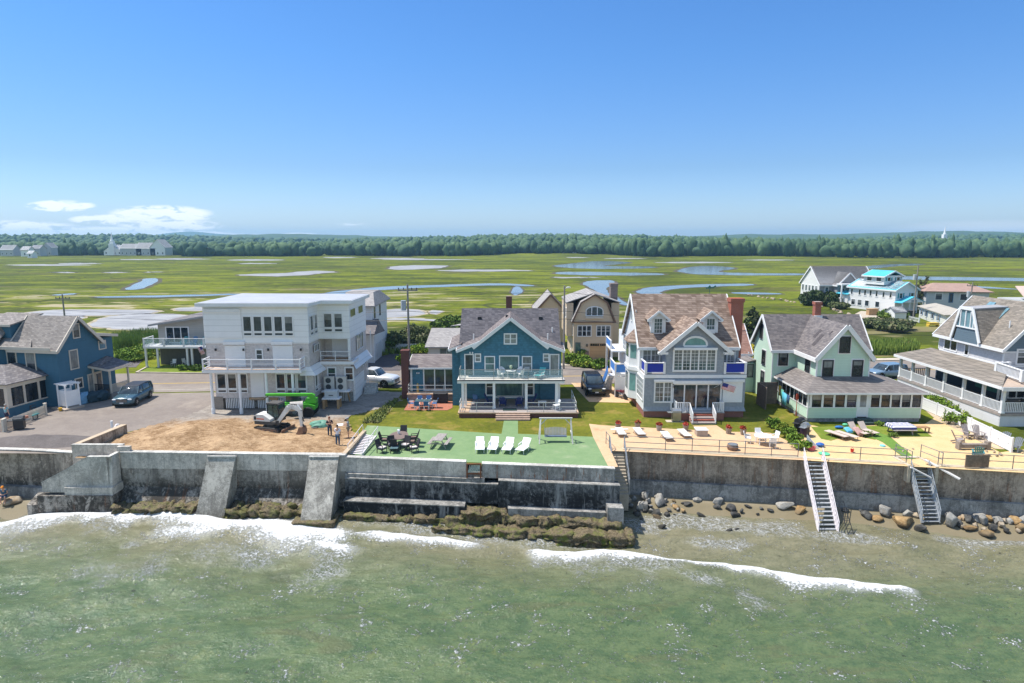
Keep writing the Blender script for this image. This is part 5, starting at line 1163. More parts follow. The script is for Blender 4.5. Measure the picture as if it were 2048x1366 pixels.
# two condensers and the generator, each a thing
for k,(xx,lab) in enumerate(((-18.15,'left of two pale heat pump units on the shelf of the white house'),(-16.95,'right of two pale heat pump units on the shelf of the white house'))):
    c = Vector((xx,y1-.55,1.472)); e = empty('heat_pump',c,lab,'heat pump','heat pump units'); MB().box(-.5,.5,-.2,.2,0,1.4).build('casing',plain('ivory_metal',(.55,.53,.49),.5,.05),e)
    for zz in (.38,1.02): MB().tube((-.08,-.23,zz),(-.08,-.201,zz),.27,n=20).build('fan',plain('fan_black',(.05,.055,.06),.5,.3,12),e); MB().path([(-.08+.28*math.cos(a*.524),-.22,zz+.28*math.sin(a*.524)) for a in range(13)],.015,4).build('fan_guard',plain('ivory_metal',(.55,.53,.49)),e)
c = Vector((-17.6,y1-1.95,1.1)); e = empty('generator',c,'pale grey box generator on a timber stand','generator'); m = MB(); m.box(-.62,.62,-.33,.33,0,.62); m.ext([(-.36,.62),(.36,.62),(.30,.74),(-.30,.74)],'x',-.66,.66); m.build('casing',plain('grey_enamel',(.52,.54,.55),.45,.05),e)
MB().box(-.22,.22,-.345,-.33,.2,.3).build('vent',plain('vent_dark',(.12,.12,.12),.6),e)
e = empty('timber_stand',(-17.6,y1-1.95,0),'white-topped timber stand carrying the generator','stand'); MB().box(-.85,.85,-.5,.5,.97,1.09).build('top',W_vin,e)
for sx_2,sy_2 in ((-.7,-.38),(.7,-.38),(-.7,.38),(.7,.38)): MB().box(sx_2-.11,sx_2+.11,sy_2-.09,sy_2+.09,0,.97).build('leg',plain('raw_wood',(.42,.26,.13)),e)
# ================================================================== HOUSE: blue house in the centre
T_blue = siding('slate_blue_shingle',(.050,.165,.240),.22,True,.14); R_purp = roofing('purple_grey_shingles',(.060,.058,.068),(.145,.135,.145)); M_deckw = plain('deck_boards',(.33,.285,.26),.7,.15,3); M_ldeck = plain('pale_balcony_deck',(.66,.62,.56),.7,.06,2)
R_purp2 = roofing('brown_grey_shingles',(.125,.105,.105),(.235,.205,.195))
BR = brick('red_brick',(.30,.075,.045),(.22,.06,.04)); BRd = brick('dark_red_brick',(.16,.05,.04),(.11,.04,.035),(.22,.17,.15))
h = House('blue_house','slate blue shingled house with steep central gable and glass balcony',0,62)
h.part(h.mb().box(-5.0,4.75,61.8,71.3,3.2,5.9),'upper_wall',T_blue)
h.part(h.mb().ext([(-5.0,5.85),(4.75,5.85),(2.75,6.58),(-.15,8.78),(-3.0,6.58)],'y',61.805,66),'gable_wall',T_blue)
h.part(h.mb().box(-4.6,4.5,63.6,71.2,.5,3.1),'lower_wall',T_blue)
h.part(h.mb().box(-5.9,-4.95,62.9,71.2,.0,5.7),'side_wall',T_blue)
r1 = h.gable('main_roof',-5.05,4.65,62.6,71.2,6.2,9.3,'x',R_purp,.5,.12,ridge=66.8)
m = h.mb(); ar = (-.15,61.3,8.98); # front cross roof: steep centre flanks, flared lower part
YF,YB = 61.35,66.4
for sgn,xe,xm in ((-1,-5.35,-3.05),(1,5.05,2.8)):
    m.slab([(-.15,YF,9.0),(-.15,YB,9.05),(xm,64.2,6.92),(xm,YF,6.75)],.12); m.slab([(xm,YF,6.75),(xm,64.5,6.95),(xe,64.0,6.2),(xe,YF,5.82)],.12)
h.part(m,'front_roof',R_purp2)
m = h.mb(); up = Vector((0,0,-.13))
for xe,xm,xk in ((-5.35,-3.05,-3.75),(5.05,2.8,3.5)):
    m.bar(Vector((-.15,YF-.06,9.0))+up,Vector((xk,YF-.06,6.17))+up,.10,.30); m.bar(Vector((xm,YF-.02,6.75))+up,Vector((xe,YF-.02,5.82))+up,.08,.26); m.bar((xe,YF,5.72),(xe,64,6.05),.08,.2)
h.part(m,'rake_trim',W_white)
h.part(h.mb().slab([(-6.2,62.4,5.75),(-4.9,62.4,6.35),(-4.9,66.5,6.9),(-6.2,66.5,6.3)],.14),'side_roof',R_purp2)
h.part(h.mb().bar((-6.2,62.38,5.62),(-4.95,62.38,6.1),.06,.2).bar((-6.22,62.4,5.66),(-6.22,66.5,6.1),.06,.2),'side_fascia',W_white)
c_ = h.part(h.mb().box(-.62,-.0,67.0,67.6,8.9,10.5),'chimney',BRd)
for xx,yy,zz in ((-3.3,65.4,8.25),(2.9,65.4,8.25),): h.part(h.mb().box(xx-.18,xx+.18,yy,yy+.3,zz,zz+.3),'roof_vent',B_blk)
h.part(h.mb().box(-.62,-.4,63.6,63.9,8.5,8.95),'roof_vent',B_blk)
for xx,yy,zz in ((-3.75,62.9,6.6),(3.5,62.9,6.65),(4.0,64,7.1)): h.part(h.mb().tube((xx,yy,zz-.3),(xx,yy,zz+.6),.06),'vent_pipe',W_white)
h.win('S',61.8,-.15,6.45,1.05,.85,split=2,ny=2,trim=.12,pane=G_cur)
YW = 61.8
for cx,w_,z_,hh,kw in ((-4.15,.72,3.3,2.0,dict(pane=G_dark)),(-3.3,.42,4.7,.65,dict(ny=2,pane=G_cur)),(-2.15,.82,3.75,1.35,dict(ny=2,pane=G_grn)),(-.28,1.75,3.55,1.6,dict(pane=G_grn)),(1.45,.8,3.75,1.35,dict(ny=2,pane=G_cur)),(3.3,.42,4.7,.65,dict(ny=2,pane=G_cur)),(4.1,.75,3.3,2.0,dict(pane=G_cur))):
    h.win('S',YW,cx,z_,w_,hh,name='glass_door' if hh > 1.9 else 'window',**kw)
h.boxp('air_conditioner',1.2,1.7,61.6,61.8,3.75,4.15,plain('ac_grey',(.45,.46,.46),.5))
for xx in (-4.05,-3.8): h.boxp('flood_light',xx-.06,xx+.06,61.62,61.8,5.45,5.6,W_white)
# balcony
b = h.part(h.mb().box(-5.15,4.95,59.7,61.79,2.95,3.25),'balcony',W_white)
h.part(h.mb().box(-5.12,4.92,59.73,61.78,3.254,3.29),'deck_boards',M_ldeck,b)
h.part(h.mb().box(-5.2,5.0,59.64,59.70,3.2,3.27),'edge_strip',B_blk,b)
h.rail([(-4.95,61.7,3.29),(-4.95,59.85,3.29),(4.75,59.85,3.29),(4.75,61.7,3.29)],.95,plain('grey_post',(.30,.30,.29),.5),'glass',step=3.2,pw=.05,gmat=G_rail)
for xx in (-4.65,-1.7,1.35,4.2): o = MB().box(-.12,.12,-.12,.12,0,2.5).box(-.16,.16,-.16,.16,0,.12).build('column',W_white,h.e,loc=Vector((xx,59.95,.5))-h.p)
for xx in (-4.45,4.5): MB().box(-.11,.11,-.11,.11,0,2.5).build('column',W_white,h.e,loc=Vector((xx,60.9,.5))-h.p)
# lower front
h.win('S',63.6,-.3,.75,2.6,1.95,pane=G_grn,trim=.14,name='picture_window'); h.win('S',63.6,-2.15,.95,.75,1.6,ny=2,pane=G_dark,trim=.16); h.win('S',63.6,1.75,.95,.7,1.6,ny=2,pane=G_dark,trim=.16)
h.boxp('side_panel',2.8,4.4,63.3,63.59,.5,2.9,T_navys); h.boxp('side_panel',-4.5,-3.0,63.3,63.59,1.7,2.9,T_navys)
# deck
d = h.part(h.mb().box(-4.9,6.1,58.35,63.6,.0,.40),'deck',BRd)
h.part(h.mb().box(-4.95,6.15,58.3,63.59,.404,.50),'deck_boards',M_deckw,d); h.part(h.mb().box(-5.0,6.2,58.22,58.30,.42,.52).box(-5.0,-4.0,58.31,63.5,.504,.53).box(6.0,6.2,58.31,63.5,.504,.53),'deck_edge',plain('tan_deck_edge',(.48,.33,.22),.7,.15,3),d)
for k in range(3): h.part(h.mb().box(-1.45,1.6,57.95-k*.3,58.22-k*.3,0,.36-k*.12).box(-1.5,1.65,57.91-k*.3,58.22-k*.3,.36-k*.12+.003,.40-k*.12),'step',plain('step_wood',(.38,.27,.21),.8,.15,3))
M_railw = plain('silvery_rail',(.55,.55,.54),.5,.1)
h.rail([(-4.85,60.0,.53),(-4.85,58.4,.53),(-1.7,58.4,.53)],.9,M_railw,'pipe',step=1.6,pw=.045); h.rail([(1.4,58.4,.53),(5.95,58.4,.53),(5.95,63.3,.53)],.9,M_railw,'pipe',step=1.6,pw=.045)
# left wing
h.part(h.mb().ext([(66.1,0),(66.1,3.2),(69.4,3.85),(70.5,3.6),(70.5,0)],'x',-10.5,-5.0),'wing_wall',T_blue)
h.part(h.mb().slab([(-10.8,65.75,3.27),(-5.0,65.75,3.27),(-5.0,69.5,4.02),(-10.8,69.5,4.02)],.13).slab([(-10.8,69.5,4.02),(-5.0,69.5,4.02),(-5.0,71,3.6),(-10.8,71,3.6)],.13),'wing_roof',R_purp2)
h.part(h.mb().bar((-10.8,65.72,3.16),(-5.0,65.72,3.16),.08,.16).bar((-10.82,65.75,3.16),(-10.82,69.5,3.9),.06,.2).box(-10.55,-10.35,66.0,66.1,.7,3.2),'wing_fascia',W_white)
h.part(h.mb().box(-11.4,-10.65,65.6,66.5,0,5.0).box(-11.46,-10.59,65.54,66.56,4.78,5.06),'wing_chimney',BRd)
h.win('S',66.1,-7.5,.85,3.2,2.2,split=3,trim=.12,pane=G_dark,name='sliding_door')
for k in range(2): h.boxp('flood_light',-9.9+k*.2,-9.8+k*.2,65.95,66.1,2.55,2.7,W_white)
wd = h.part(h.mb().box(-10.7,-5.1,64.75,66.09,0,.62),'wing_deck',brick('rubble_stone',(.33,.28,.25),(.24,.20,.18),(.40,.36,.32),.3,.18))
h.part(h.mb().box(-10.75,-4.3,64.68,66.09,.624,.70),'deck_boards',_mc['tan_deck_edge'],wd)
h.rail([(-10.6,66.0,.7),(-10.6,64.8,.7),(-5.2,64.8,.7)],.9,M_railw,'pipe',step=1.8,pw=.045)
for k in range(4): h.part(h.mb().box(-5.9+k*.0,-4.96,64.68-.28*(k+1),64.68-.28*k,0,.56-.14*k),'stone_step',concrete('step_stone_%d' % k,(.33,.30,.27),(.45,.42,.38),(.2,.2,.2),None,.1) if k == 0 else bpy.data.materials['step_stone_0'])
# ================================================================== HOUSE: grey house with brown roof
T_grey = siding('blue_grey_shingle',(.28,.31,.35),.14,True,.10); T_clapw = siding('white_clapboard',(.66,.67,.68),.13); R_brn = roofing('brown_shingles',(.12,.08,.06),(.34,.26,.21),.24,.42)
M_blue = plain('blue_canvas',(.015,.035,.33),.7,.08,3); M_blue2 = plain('light_blue_canvas',(.06,.22,.60),.6,.08,3); G_teal = glass('teal_shade_glass',(.15,.30,.28),.08,.15); G_mid = glass('grey_green_glass',(.07,.10,.10),.07,.5)  # medium grey-green panes, lighter than the dark glass
h = House('grey_house','grey shingled house with brown roof, dormers and blue balcony panels',17,60)
x0,x1,yf,yb = 12.2,21.5,58.5,70.0
h.part(h.mb().box(x0+.03,x1-.03,yf+.04,yb,0,.66),'foundation',BR)
h.part(h.mb().ext([(x0,yf),(x1,yf),(x1,yb),(x0,yb)],'z',.663,3.75),'lower_wall',T_grey)
h.part(h.mb().ext([(yf-.0,.68),(yb,.68),(yb,3.75),(yf-.0,3.75)],'x',x0-.03,x0-.003),'side_wall',T_clapw)
h.part(h.mb().add([(x0-.12,yf-.12,.62),(x1+.12,yf-.12,.62),(x1,yf-.003,1.0),(x0,yf-.003,1.0)],[(0,1,2,3)]),'wall_flare',T_grey)
h.part(h.mb().box(x0-.06,x1+.06,yf-.07,yb,3.753,4.05),'cornice',W_white)
h.part(h.mb().ext([(14.15,yf),(19.4,yf),(19.4,yf+2.6),(14.15,yf+2.6)],'z',4.053,6.45),'bay_wall',T_grey)
h.part(h.mb().ext([(14.15,6.43),(19.4,6.43),(16.75,8.85)],'y',yf+.003,62),'bay_gable',T_grey)
h.part(h.mb().box(x0,x1,60.7,yb,4.053,6.6),'upper_wall',T_grey)
h.part(h.mb().ext([(60.68,4.06),(69.3,4.06),(69.3,6.6),(64.95,10.75),(60.68,6.65)],'x',x0-.03,x0+.2),'gable_wall',T_clapw)
h.part(h.mb().ext([(60.9,6.5),(69.2,6.5),(64.95,10.7)],'x',x1-.2,x1),'gable_wall',T_clapw)
h.part(h.mb().box(x0+.02,x0+1.2,yb,73.5,2.6,6.2).box(x0+.3,x0+.5,yb,73.5,0,2.6),'rear_wing',T_clapw)
h.gable('main_roof',x0,21.1,60.6,69.35,6.62,10.95,'x',R_brn,.35,.35,ridge=64.95,trim=W_white)
m = h.mb(); m.slab([(16.75,yf-.35,9.02),(16.75,63.0,9.05),(13.5,60.2,6.45),(13.5,yf-.35,6.25)],.13); m.slab([(16.75,yf-.35,9.02),(20.0,yf-.35,6.25),(20.0,60.2,6.45),(16.75,63.0,9.05)],.13); br_ = h.part(m,'bay_roof',R_brn)
dz = Vector((0,0,-.16)); h.part(h.mb().bar(Vector((16.75,yf-.4,9.02))+dz,Vector((13.45,yf-.4,6.22))+dz,.12,.34).bar(Vector((16.75,yf-.4,9.02))+dz,Vector((20.05,yf-.4,6.22))+dz,.12,.34).box(13.3,14.2,yf-.4,yf,6.0,6.2).box(19.3,20.2,yf-.4,yf,6.0,6.2),'rake_trim',W_white,br_)
for cx in (13.95,18.95):      # dormers
    d = h.part(h.mb().box(cx-.72,cx+.72,61.5,63.6,7.2,8.95).ext([(cx-.72,8.93),(cx+.72,8.93),(cx,9.55)],'y',61.503,63.6),'dormer',W_white)
    h.part(h.mb().slab([(cx,61.2,9.68),(cx,64.6,9.8),(cx-1.05,63.2,8.86),(cx-1.05,61.2,8.8)],.1).slab([(cx,61.2,9.68),(cx+1.05,61.2,8.8),(cx+1.05,63.2,8.86),(cx,64.6,9.8)],.1),'dormer_roof',R_brn,d)
    h.part(h.mb().bar((cx,61.16,9.58),(cx-1.07,61.16,8.7),.08,.2).bar((cx,61.16,9.58),(cx+1.07,61.16,8.7),.08,.2).box(cx-1.05,cx-.7,61.15,61.5,8.6,8.72).box(cx+.7,cx+1.05,61.15,61.5,8.6,8.72),'dormer_trim',W_white,d)
    h.win('S',61.5,cx,7.5,.72,1.35,nx=3,ny=4 if cx < 15 else 2,trim=.08,pane=G_mid)
h.boxp('air_conditioner',18.6,19.3,61.25,61.48,7.5,7.85,W_vin)
h.win('S',yf,16.72,4.5,3.7,1.85,nx=2,ny=6,split=5,trim=.16,pane=G_mid); h.boxp('shutter_box',14.75,18.7,yf-.3,yf-.03,6.38,6.6,W_white)
h.win('S',yf,16.72,6.72,2.1,.85,trim=.18,arch=.8,pane=G_teal,name='arched_window')
h.win('S',yf,14.0,1.55,1.55,1.75,nx=2,ny=4,split=2,trim=.13,pane=G_mid); h.boxp('shutter_box',13.05,14.95,yf-.25,yf-.03,3.4,3.6,W_white)
h.win('S',yf,17.0,.8,4.4,2.3,split=4,trim=.15,pane=G_dark,name='sliding_door'); h.boxp('shutter_box',14.75,19.25,yf-.3,yf-.03,3.25,3.52,W_white)
h.panel('S',yf,20.35,1.45,1.8,2.1,W_vin,'roller_shutter',label='closed white shutter'); h.boxp('shutter_box',19.4,21.35,yf-.25,yf-.03,3.4,3.65,W_white)
for xx in (15.05,19.35): h.part(h.mb().ball((xx-.12 if xx < 16 else xx+.1,yf-.16,2.95),(.1,.1,.17)),'wall_lamp',B_blk)
for xx,in ((13.2,),): h.win('S',60.7,xx,4.45,1.5,1.55,nx=2,ny=3,split=2,trim=.13,pane=G_cur)
h.win('S',60.7,20.4,4.45,1.3,1.6,split=2,nx=2,ny=3,trim=.1,pane=G_cur)
h.win('W',x0-.03,60.2,1.6,2.6,1.9,split=5,nx=1,ny=4,trim=.12,pane=G_mid)
# bay windows on the left side
for z_a,z_b,nm in ((.9,3.7,'lower'),(4.1,6.5,'upper')):
    pl = [(x0,61.9),(x0-.75,62.6),(x0-.75,64.4),(x0,65.1)]
    bw = h.part(h.mb().ext(pl,'z',z_a,z_b),'bay_window',W_white)
    h.part(h.mb().ext([(x0-.1,62.0+.02),(x0-.1-.56,62.52),(x0-.62,62.56),(x0-.06,62.06)],'z',z_a+.8,z_b-.25).add([(x0-.16,62.02,z_a+.8),(x0-.66,62.49,z_a+.8),(x0-.66,62.49,z_b-.3),(x0-.16,62.02,z_b-.3)],[(0,1,2,3)]),'pane',G_teal,bw)
    h.part(h.mb().box(x0-.77,x0-.752,62.85,64.15,z_a+.8,z_b-.3),'pane',G_mid,bw)
h.part(h.mb().slab([(x0+.3,63.5,8.0),(x0+.1,61.6,6.55),(x0-.95,62.45,6.5)],.1).slab([(x0+.3,63.5,8.0),(x0-.95,62.45,6.5),(x0-.95,64.6,6.5)],.1).slab([(x0+.3,63.5,8.0),(x0-.95,64.6,6.5),(x0+.1,65.4,6.55)],.1),'bay_roof',R_brn)
h.part(h.mb().ext([(x0+.0,61.7),(x0-.85,62.5),(x0-.85,64.5),(x0,65.3)],'z',3.72,4.08),'bay_band',W_white)
h.win('W',x0-.03,63.6,8.2,.55,1.2,trim=.08,pane=G_mid); h.win('W',x0-.03,65.6,8.2,.55,1.2,trim=.08,pane=G_mid)
for yy in (67.2,69.2): h.win('W',x0-.03,yy,4.4,1.3,1.8,nx=2,ny=3,split=2,trim=.1,pane=G_mid)
# balconies with blue panels
h.part(h.mb().box(x0,14.1,yf,60.69,4.053,4.12).box(19.45,x1,yf,60.69,4.053,4.12),'balcony_floor',M_deckw)
for pts in ([(x0+.1,60.5,4.12),(x0+.1,yf+.1,4.12),(14.0,yf+.1,4.12)],[(19.55,yf+.1,4.12),(x1-.05,yf+.1,4.12),(x1-.05,60.5,4.12)]):
    h.rail(pts,1.02,W_white,'panel',step=2.2,gmat=M_blue,pw=.22,name='blue_panel_railing')
# left rear stair with blue panels
st = h.part(h.mb().box(10.7,x0-.04,66.2,69.6,2.3,2.5).box(10.7,x0-.04,68.4,73.0,4.4,4.55).box(10.72,10.9,66.2,66.4,0,2.3).box(10.72,10.9,69.3,69.5,0,4.4).box(10.7,10.9,72.8,73,0,4.4),'side_porch',W_white)
h.rail([(x0-.1,66.25,2.5),(10.75,66.25,2.5),(10.75,69.5,2.5)],1.05,W_white,'panel',step=2.4,gmat=M_blue2,pw=.16,name='blue_panel_railing')
h.rail([(10.75,69.6,4.55),(10.75,72.9,4.55)],.9,W_white,'panel',step=2.4,gmat=M_blue2,pw=.16,name='blue_panel_railing')
m = h.mb()
for k in range(10): m.box(10.0,10.7,66.4+k*.32,66.72+k*.32+.6,2.3-k*.24-.06,2.3-k*.24)
m.bar((10.05,66.4,2.35),(10.05,70.0,-.0),.08,.3); h.part(m,'side_stairs',W_white)
h.part(h.mb().bar((9.98,66.4,3.0),(9.98,70,.7),.04,.7),'stair_panel',M_blue2)
h.part(h.mb().box(10.8,x0-.02,66.23,66.27,0,2.2),'porch_lattice',W_white)
# front stoop
s_ = h.part(h.mb().box(14.9,19.3,yf-1.1,yf-.05,0,.72),'stoop',BR)
h.part(h.mb().box(14.85,19.35,yf-1.15,yf-.12,.723,.78),'stoop_floor',plain('stoop_grey',(.36,.36,.36),.7,.1),s_)
for k in range(4): h.part(h.mb().box(16.1,18.2,yf-1.42-k*.3,yf-1.12-k*.3,0,.60-k*.15).box(16.05,18.25,yf-1.45-k*.3,yf-1.12-k*.3,.603-k*.15,.64-k*.15),'brick_step',BR if k % 2 == 0 else plain('step_grey',(.42,.36,.33),.8,.1),s_)
for pts in ([(15.0,yf-.1,.78),(15.0,yf-1.05,.78),(16.15,yf-1.05,.78)],[(16.15,yf-1.05,.78),(16.15,yf-2.3,.05)],[(18.2,yf-1.05,.78),(19.25,yf-1.05,.78),(19.25,yf-.1,.78)],[(18.2,yf-1.05,.78),(18.2,yf-2.3,.05)]): h.rail(pts,.9,W_vin,'bal',step=3,pw=.06,bal=.16)
c_ = h.part(h.mb().box(21.3,22.5,62.9,63.9,0,10.6).box(21.22,22.58,62.82,63.98,10.3,10.66).box(21.55,22.6,62.85,64.3,0,4.2),'chimney',brick('orange_red_brick',(.40,.085,.035),(.30,.065,.03)))
h.part(h.mb().box(21.2,22.0,62.6,64.2,6.6,7.0),'chimney_flashing',M_galv,c_)
m = h.mb(); m.tube((19.8,65.1,10.95),(19.8,65.1,11.5),.03); m.bar((19.4,65.1,11.5),(20.2,65.1,11.55),.08,.12); m.bar((20.1,65.1,11.52),(20.4,65.1,11.72),.04,.14); m.ext([(19.5,11.5),(19.8,11.8),(19.95,11.52)],'y',65.05,65.13); h.part(m,'weathervane',plain('verdigris',(.05,.16,.13),.6))
for s_x in (x0-.2,x1-.35): h.part(h.mb().tube((s_x if s_x > 15 else x0-.08,60.6,4.1),(s_x if s_x > 15 else x0-.08,60.6,6.4),.05),'downspout',W_white)
# ================================================================== HOUSE: mint house
T_mint = siding('mint_clapboard',(.50,.66,.54),.15,False,.06); R_mix = roofing('weathered_grey_shingles',(.10,.09,.095),(.225,.20,.19),.17,.34); R_por = roofing('dark_porch_shingles',(.13,.115,.11),(.235,.21,.195),.17,.34)
h = House('mint_house','pale mint green house with black windows and wraparound sun porch',31,60)
def mw(face,plane,c,z0,w,hh,ny=2,nx=1,pane=None): return h.win(face,plane,c,z0,w,hh,nx=nx,ny=ny,trim=.10,tm=B_blk,pane=pane or G_blk)
def mwt(face,plane,c,z0,w,hh,**k):      # white casing round the black sash
    m = MB(); m.box(-w/2-.2,w/2+.2,-.03,0,-.2,hh+.22); o = m.build('casing',W_white,h.e,loc=h.spot(face,plane,c,z0),rz=FACE[face]); q = mw(face,plane+(-.032 if face in 'SW' else .032) ,c,z0,w,hh,**k); return q
h.gwall(26.1,35.4,63.9,69.0,0,5.8,8.6,'x',T_mint)
h.part(h.mb().ext([(28.35,0),(33.1,0),(33.1,5.85),(30.72,8.45),(28.35,5.85)],'y',59.2,66.4),'front_wing_wall',T_mint)
h.gable('main_roof',26.1,35.4,63.9,69.0,5.82,8.72,'x',R_mix,.35,.35,trim=W_white)
h.gable('front_roof',28.35,33.1,59.2,66.3,5.85,8.62,'y',R_mix,.35,.35,trim=W_white,tw=.3)
h.part(h.mb().box(28.2,28.35,59.14,59.2,3.5,5.75).box(33.1,33.2,59.14,59.2,3.5,5.75).box(26.0,26.1,63.84,63.9,3.4,5.75).box(26.04,26.1,63.9,64.0,0.1,5.75),'corner_board',W_white)
c_ = h.part(h.mb().box(30.85,31.45,65.8,66.4,8.2,10.0).box(30.79,31.51,65.74,66.46,9.75,10.05),'chimney',brick('orange_red_brick',(.40,.085,.035),(.30,.065,.03))); h.part(h.mb().box(30.75,31.55,65.6,65.8,8.1,8.65),'flashing',W_white,c_)
for cx_,cy_,w_,d_ in ((29.6,62.3,.65,.5),(29.2,61.3,.9,.6),(31.1,62.2,.7,.35),(29.9,60.3,.3,.25)):
    if cx_ < 30.72: sl = (8.62-5.85)/(30.72-28.35); zz = lambda x: 5.85+(x-28.35)*sl
    else: sl = (8.62-5.85)/(33.1-30.72); zz = lambda x: 5.85+(33.1-x)*sl
    h.part(h.mb().slab([(cx_-w_/2,cy_-d_/2,zz(cx_-w_/2)+.03),(cx_+w_/2,cy_-d_/2,zz(cx_+w_/2)+.03),(cx_+w_/2,cy_+d_/2,zz(cx_+w_/2)+.03),(cx_-w_/2,cy_+d_/2,zz(cx_-w_/2)+.03)],.025),'roof_patch',plain('dark_shingle_patch',(.075,.065,.068),.9,.3,5))
mwt('S',59.2,30.72,6.05,.8,1.35,nx=2); mwt('S',59.2,29.3,3.85,.8,1.35,nx=1); mwt('S',59.2,32.05,3.85,.8,1.35)
mwt('S',63.9,27.1,3.95,.75,1.35,nx=1); mwt('W',28.35,61.1,3.9,.8,1.35)
mwt('W',26.1,67.2,6.2,.6,1.3); mwt('W',26.1,66.2,3.6,.7,1.3); mwt('W',26.1,66.2,1.5,.7,1.2)
h.part(h.mb().box(24.6,26.08,68.6,71,0,3.2),'rear_annex',T_mint); h.part(h.mb().slab([(24.3,68.3,3.2),(26.1,68.3,3.6),(26.1,71,3.6),(24.3,71,3.2)],.12),'annex_roof',R_por); h.win('S',68.6,25.3,1.7,1.2,1.3,split=2,trim=.08,tm=B_blk,pane=G_cur)
# porch
px0,px1,py0 = 26.7,36.9,57.0
h.part(h.mb().box(px0+.04,px1-.04,py0+.04,64,0,.35),'foundation',concrete('grey_foundation',(.20,.20,.21),(.28,.28,.29),(.1,.1,.1),None,.2))
h.part(h.mb().box(px0,31.15,py0,py0+.12,.35,1.35).box(32.15,px1,py0,py0+.12,.35,1.35).box(px0,px0+.12,py0+.12,64.6,.35,1.35).box(px1-.12,px1,py0+.12,64,.35,1.35),'porch_wall',T_mint)
m = h.mb(); m.box(px0-.03,px1+.03,py0-.03,py0+.14,2.62,2.85); m.box(px0-.03,px0+.14,py0+.14,64.6,2.62,2.85); m.box(px1-.14,px1+.03,py0+.14,64,2.62,2.85); m.box(px0-.03,px0+.05,py0-.03,py0+.05,.35,2.62); m.box(px1-.05,px1+.03,py0-.03,py0+.05,.35,2.62)
h.part(m,'porch_header',W_white)
for i in range(4): h.win('S',py0+.06,px0+.78+i*1.05,1.42,.78,1.15,ny=2,trim=.05,tm=B_blk,pane=G_blk)
for i in range(5): h.win('S',py0+.06,32.75+i*.93,1.42,.70,1.15,ny=2,trim=.05,tm=B_blk,pane=G_blk)
for i in range(8): h.win('W',px0+.06,py0+.65+i*.92,1.42,.66,1.15,ny=2,trim=.05,tm=B_blk,pane=G_blk)
m = h.mb()
for i in range(5): m.box(px0+.14+i*1.05,px0+.34+i*1.05 if i else px0+.34,py0-.01,py0+.1,1.353,2.618)
for i in range(6): m.box(32.2+i*.93,32.36+i*.93,py0-.01,py0+.1,1.353,2.618)
for i in range(9): m.box(px0-.01,px0+.1,py0+.14+i*.92,py0+.26+i*.92,1.353,2.618)
m.box(px0-.04,31.1,py0-.05,py0+.02,1.31,1.38); m.box(32.2,px1,py0-.05,py0+.02,1.31,1.38); m.box(px0-.05,px0+.02,py0+.1,64.5,1.31,1.38); h.part(m,'porch_posts',W_white)
d = h.panel('S',py0+.04,31.65,.5,.92,2.12,W_white,label='white storm door'); MB().box(-.28,.28,-.075,-.062,.9,2.0).build('door_glass',G_cur,d)
h.part(h.mb().box(31.12,31.19,py0-.03,py0+.1,.36,2.62).box(32.11,32.18,py0-.03,py0+.1,.36,2.62),'door_frame',W_white)
h.part(h.mb().box(31.0,32.3,py0-.75,py0-.03,0,.42).box(31.05,32.25,py0-1.1,py0-.76,0,.22),'front_step',plain('green_black_step',(.035,.06,.06),.7,.1))
m = h.mb(); e0,e1,ef = 26.3,37.3,56.6; zt = 3.75; ze = 2.78
m.slab([(e0,ef,ze),(e1,ef,ze),(33.3,59.2,zt),(28.2,59.2,zt)],.12); m.slab([(e0,ef,ze),(28.2,59.2,zt),(28.2,63.9,zt),(e0,65.0,ze)],.12)
m.slab([(e0,65.0,ze),(28.2,63.9,zt),(28.0,63.95,3.7),(26.3,65.2,2.85)],.1)
m.slab([(e1,ef,ze),(e1,64.4,ze),(33.15,63.9,zt+.1),(33.15,59.2,zt)],.12); h.part(m,'porch_roof',R_por)
h.part(h.mb().bar((e0,ef,ze-.08),(e1,ef,ze-.08),.06,.16).bar((e0,ef,ze-.08),(e0,65,ze-.08),.06,.16).bar((e1,ef,ze-.08),(e1,64.4,ze-.08),.06,.16),'porch_fascia',W_white)
# ================================================================== HOUSE: grey house with wrap porch at the right edge
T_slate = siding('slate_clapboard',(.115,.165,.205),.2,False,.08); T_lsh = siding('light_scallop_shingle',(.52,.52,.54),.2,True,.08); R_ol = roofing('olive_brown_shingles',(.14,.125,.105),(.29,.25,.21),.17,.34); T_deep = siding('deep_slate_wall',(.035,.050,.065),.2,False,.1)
h = House('porch_house','slate and white house with long white railed porch at the right edge',50,64)
wx,wy0,wy1 = 46.6,60.6,70.0
h.part(h.mb().box(wx,53.6,wy0,wy1,1.2,5.85),'wall',T_lsh)
h.part(h.mb().box(wx-.01,53.6,wy0-.01,wy1,5.853,6.5),'upper_band',T_slate)
h.part(h.mb().box(wx-.06,53.7,wy0-.06,wy1,5.75,5.85).box(wx-.05,wx+.03,wy0-.05,wy0+.1,1.2,6.4).box(wx-.05,wx,wy1-.12,wy1,1.2,6.4).box(wx-.05,wx,wy0,wy1,4.35,4.55).box(wx-.05,53.6,wy0-.05,wy0,4.35,4.5),'trim_band',W_white)
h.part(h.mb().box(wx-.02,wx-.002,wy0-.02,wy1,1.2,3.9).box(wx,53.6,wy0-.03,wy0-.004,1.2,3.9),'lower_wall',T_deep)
h.part(h.mb().ext([(wx,6.48),(53.6,6.48),(50.1,10.05)],'y',wy0,wy1),'gable_wall',T_slate)
h.gable('main_roof',wx,53.6,wy0,wy1,6.55,10.3,'y',R_ol,.45,.5,trim=W_white,ridge=50.1)
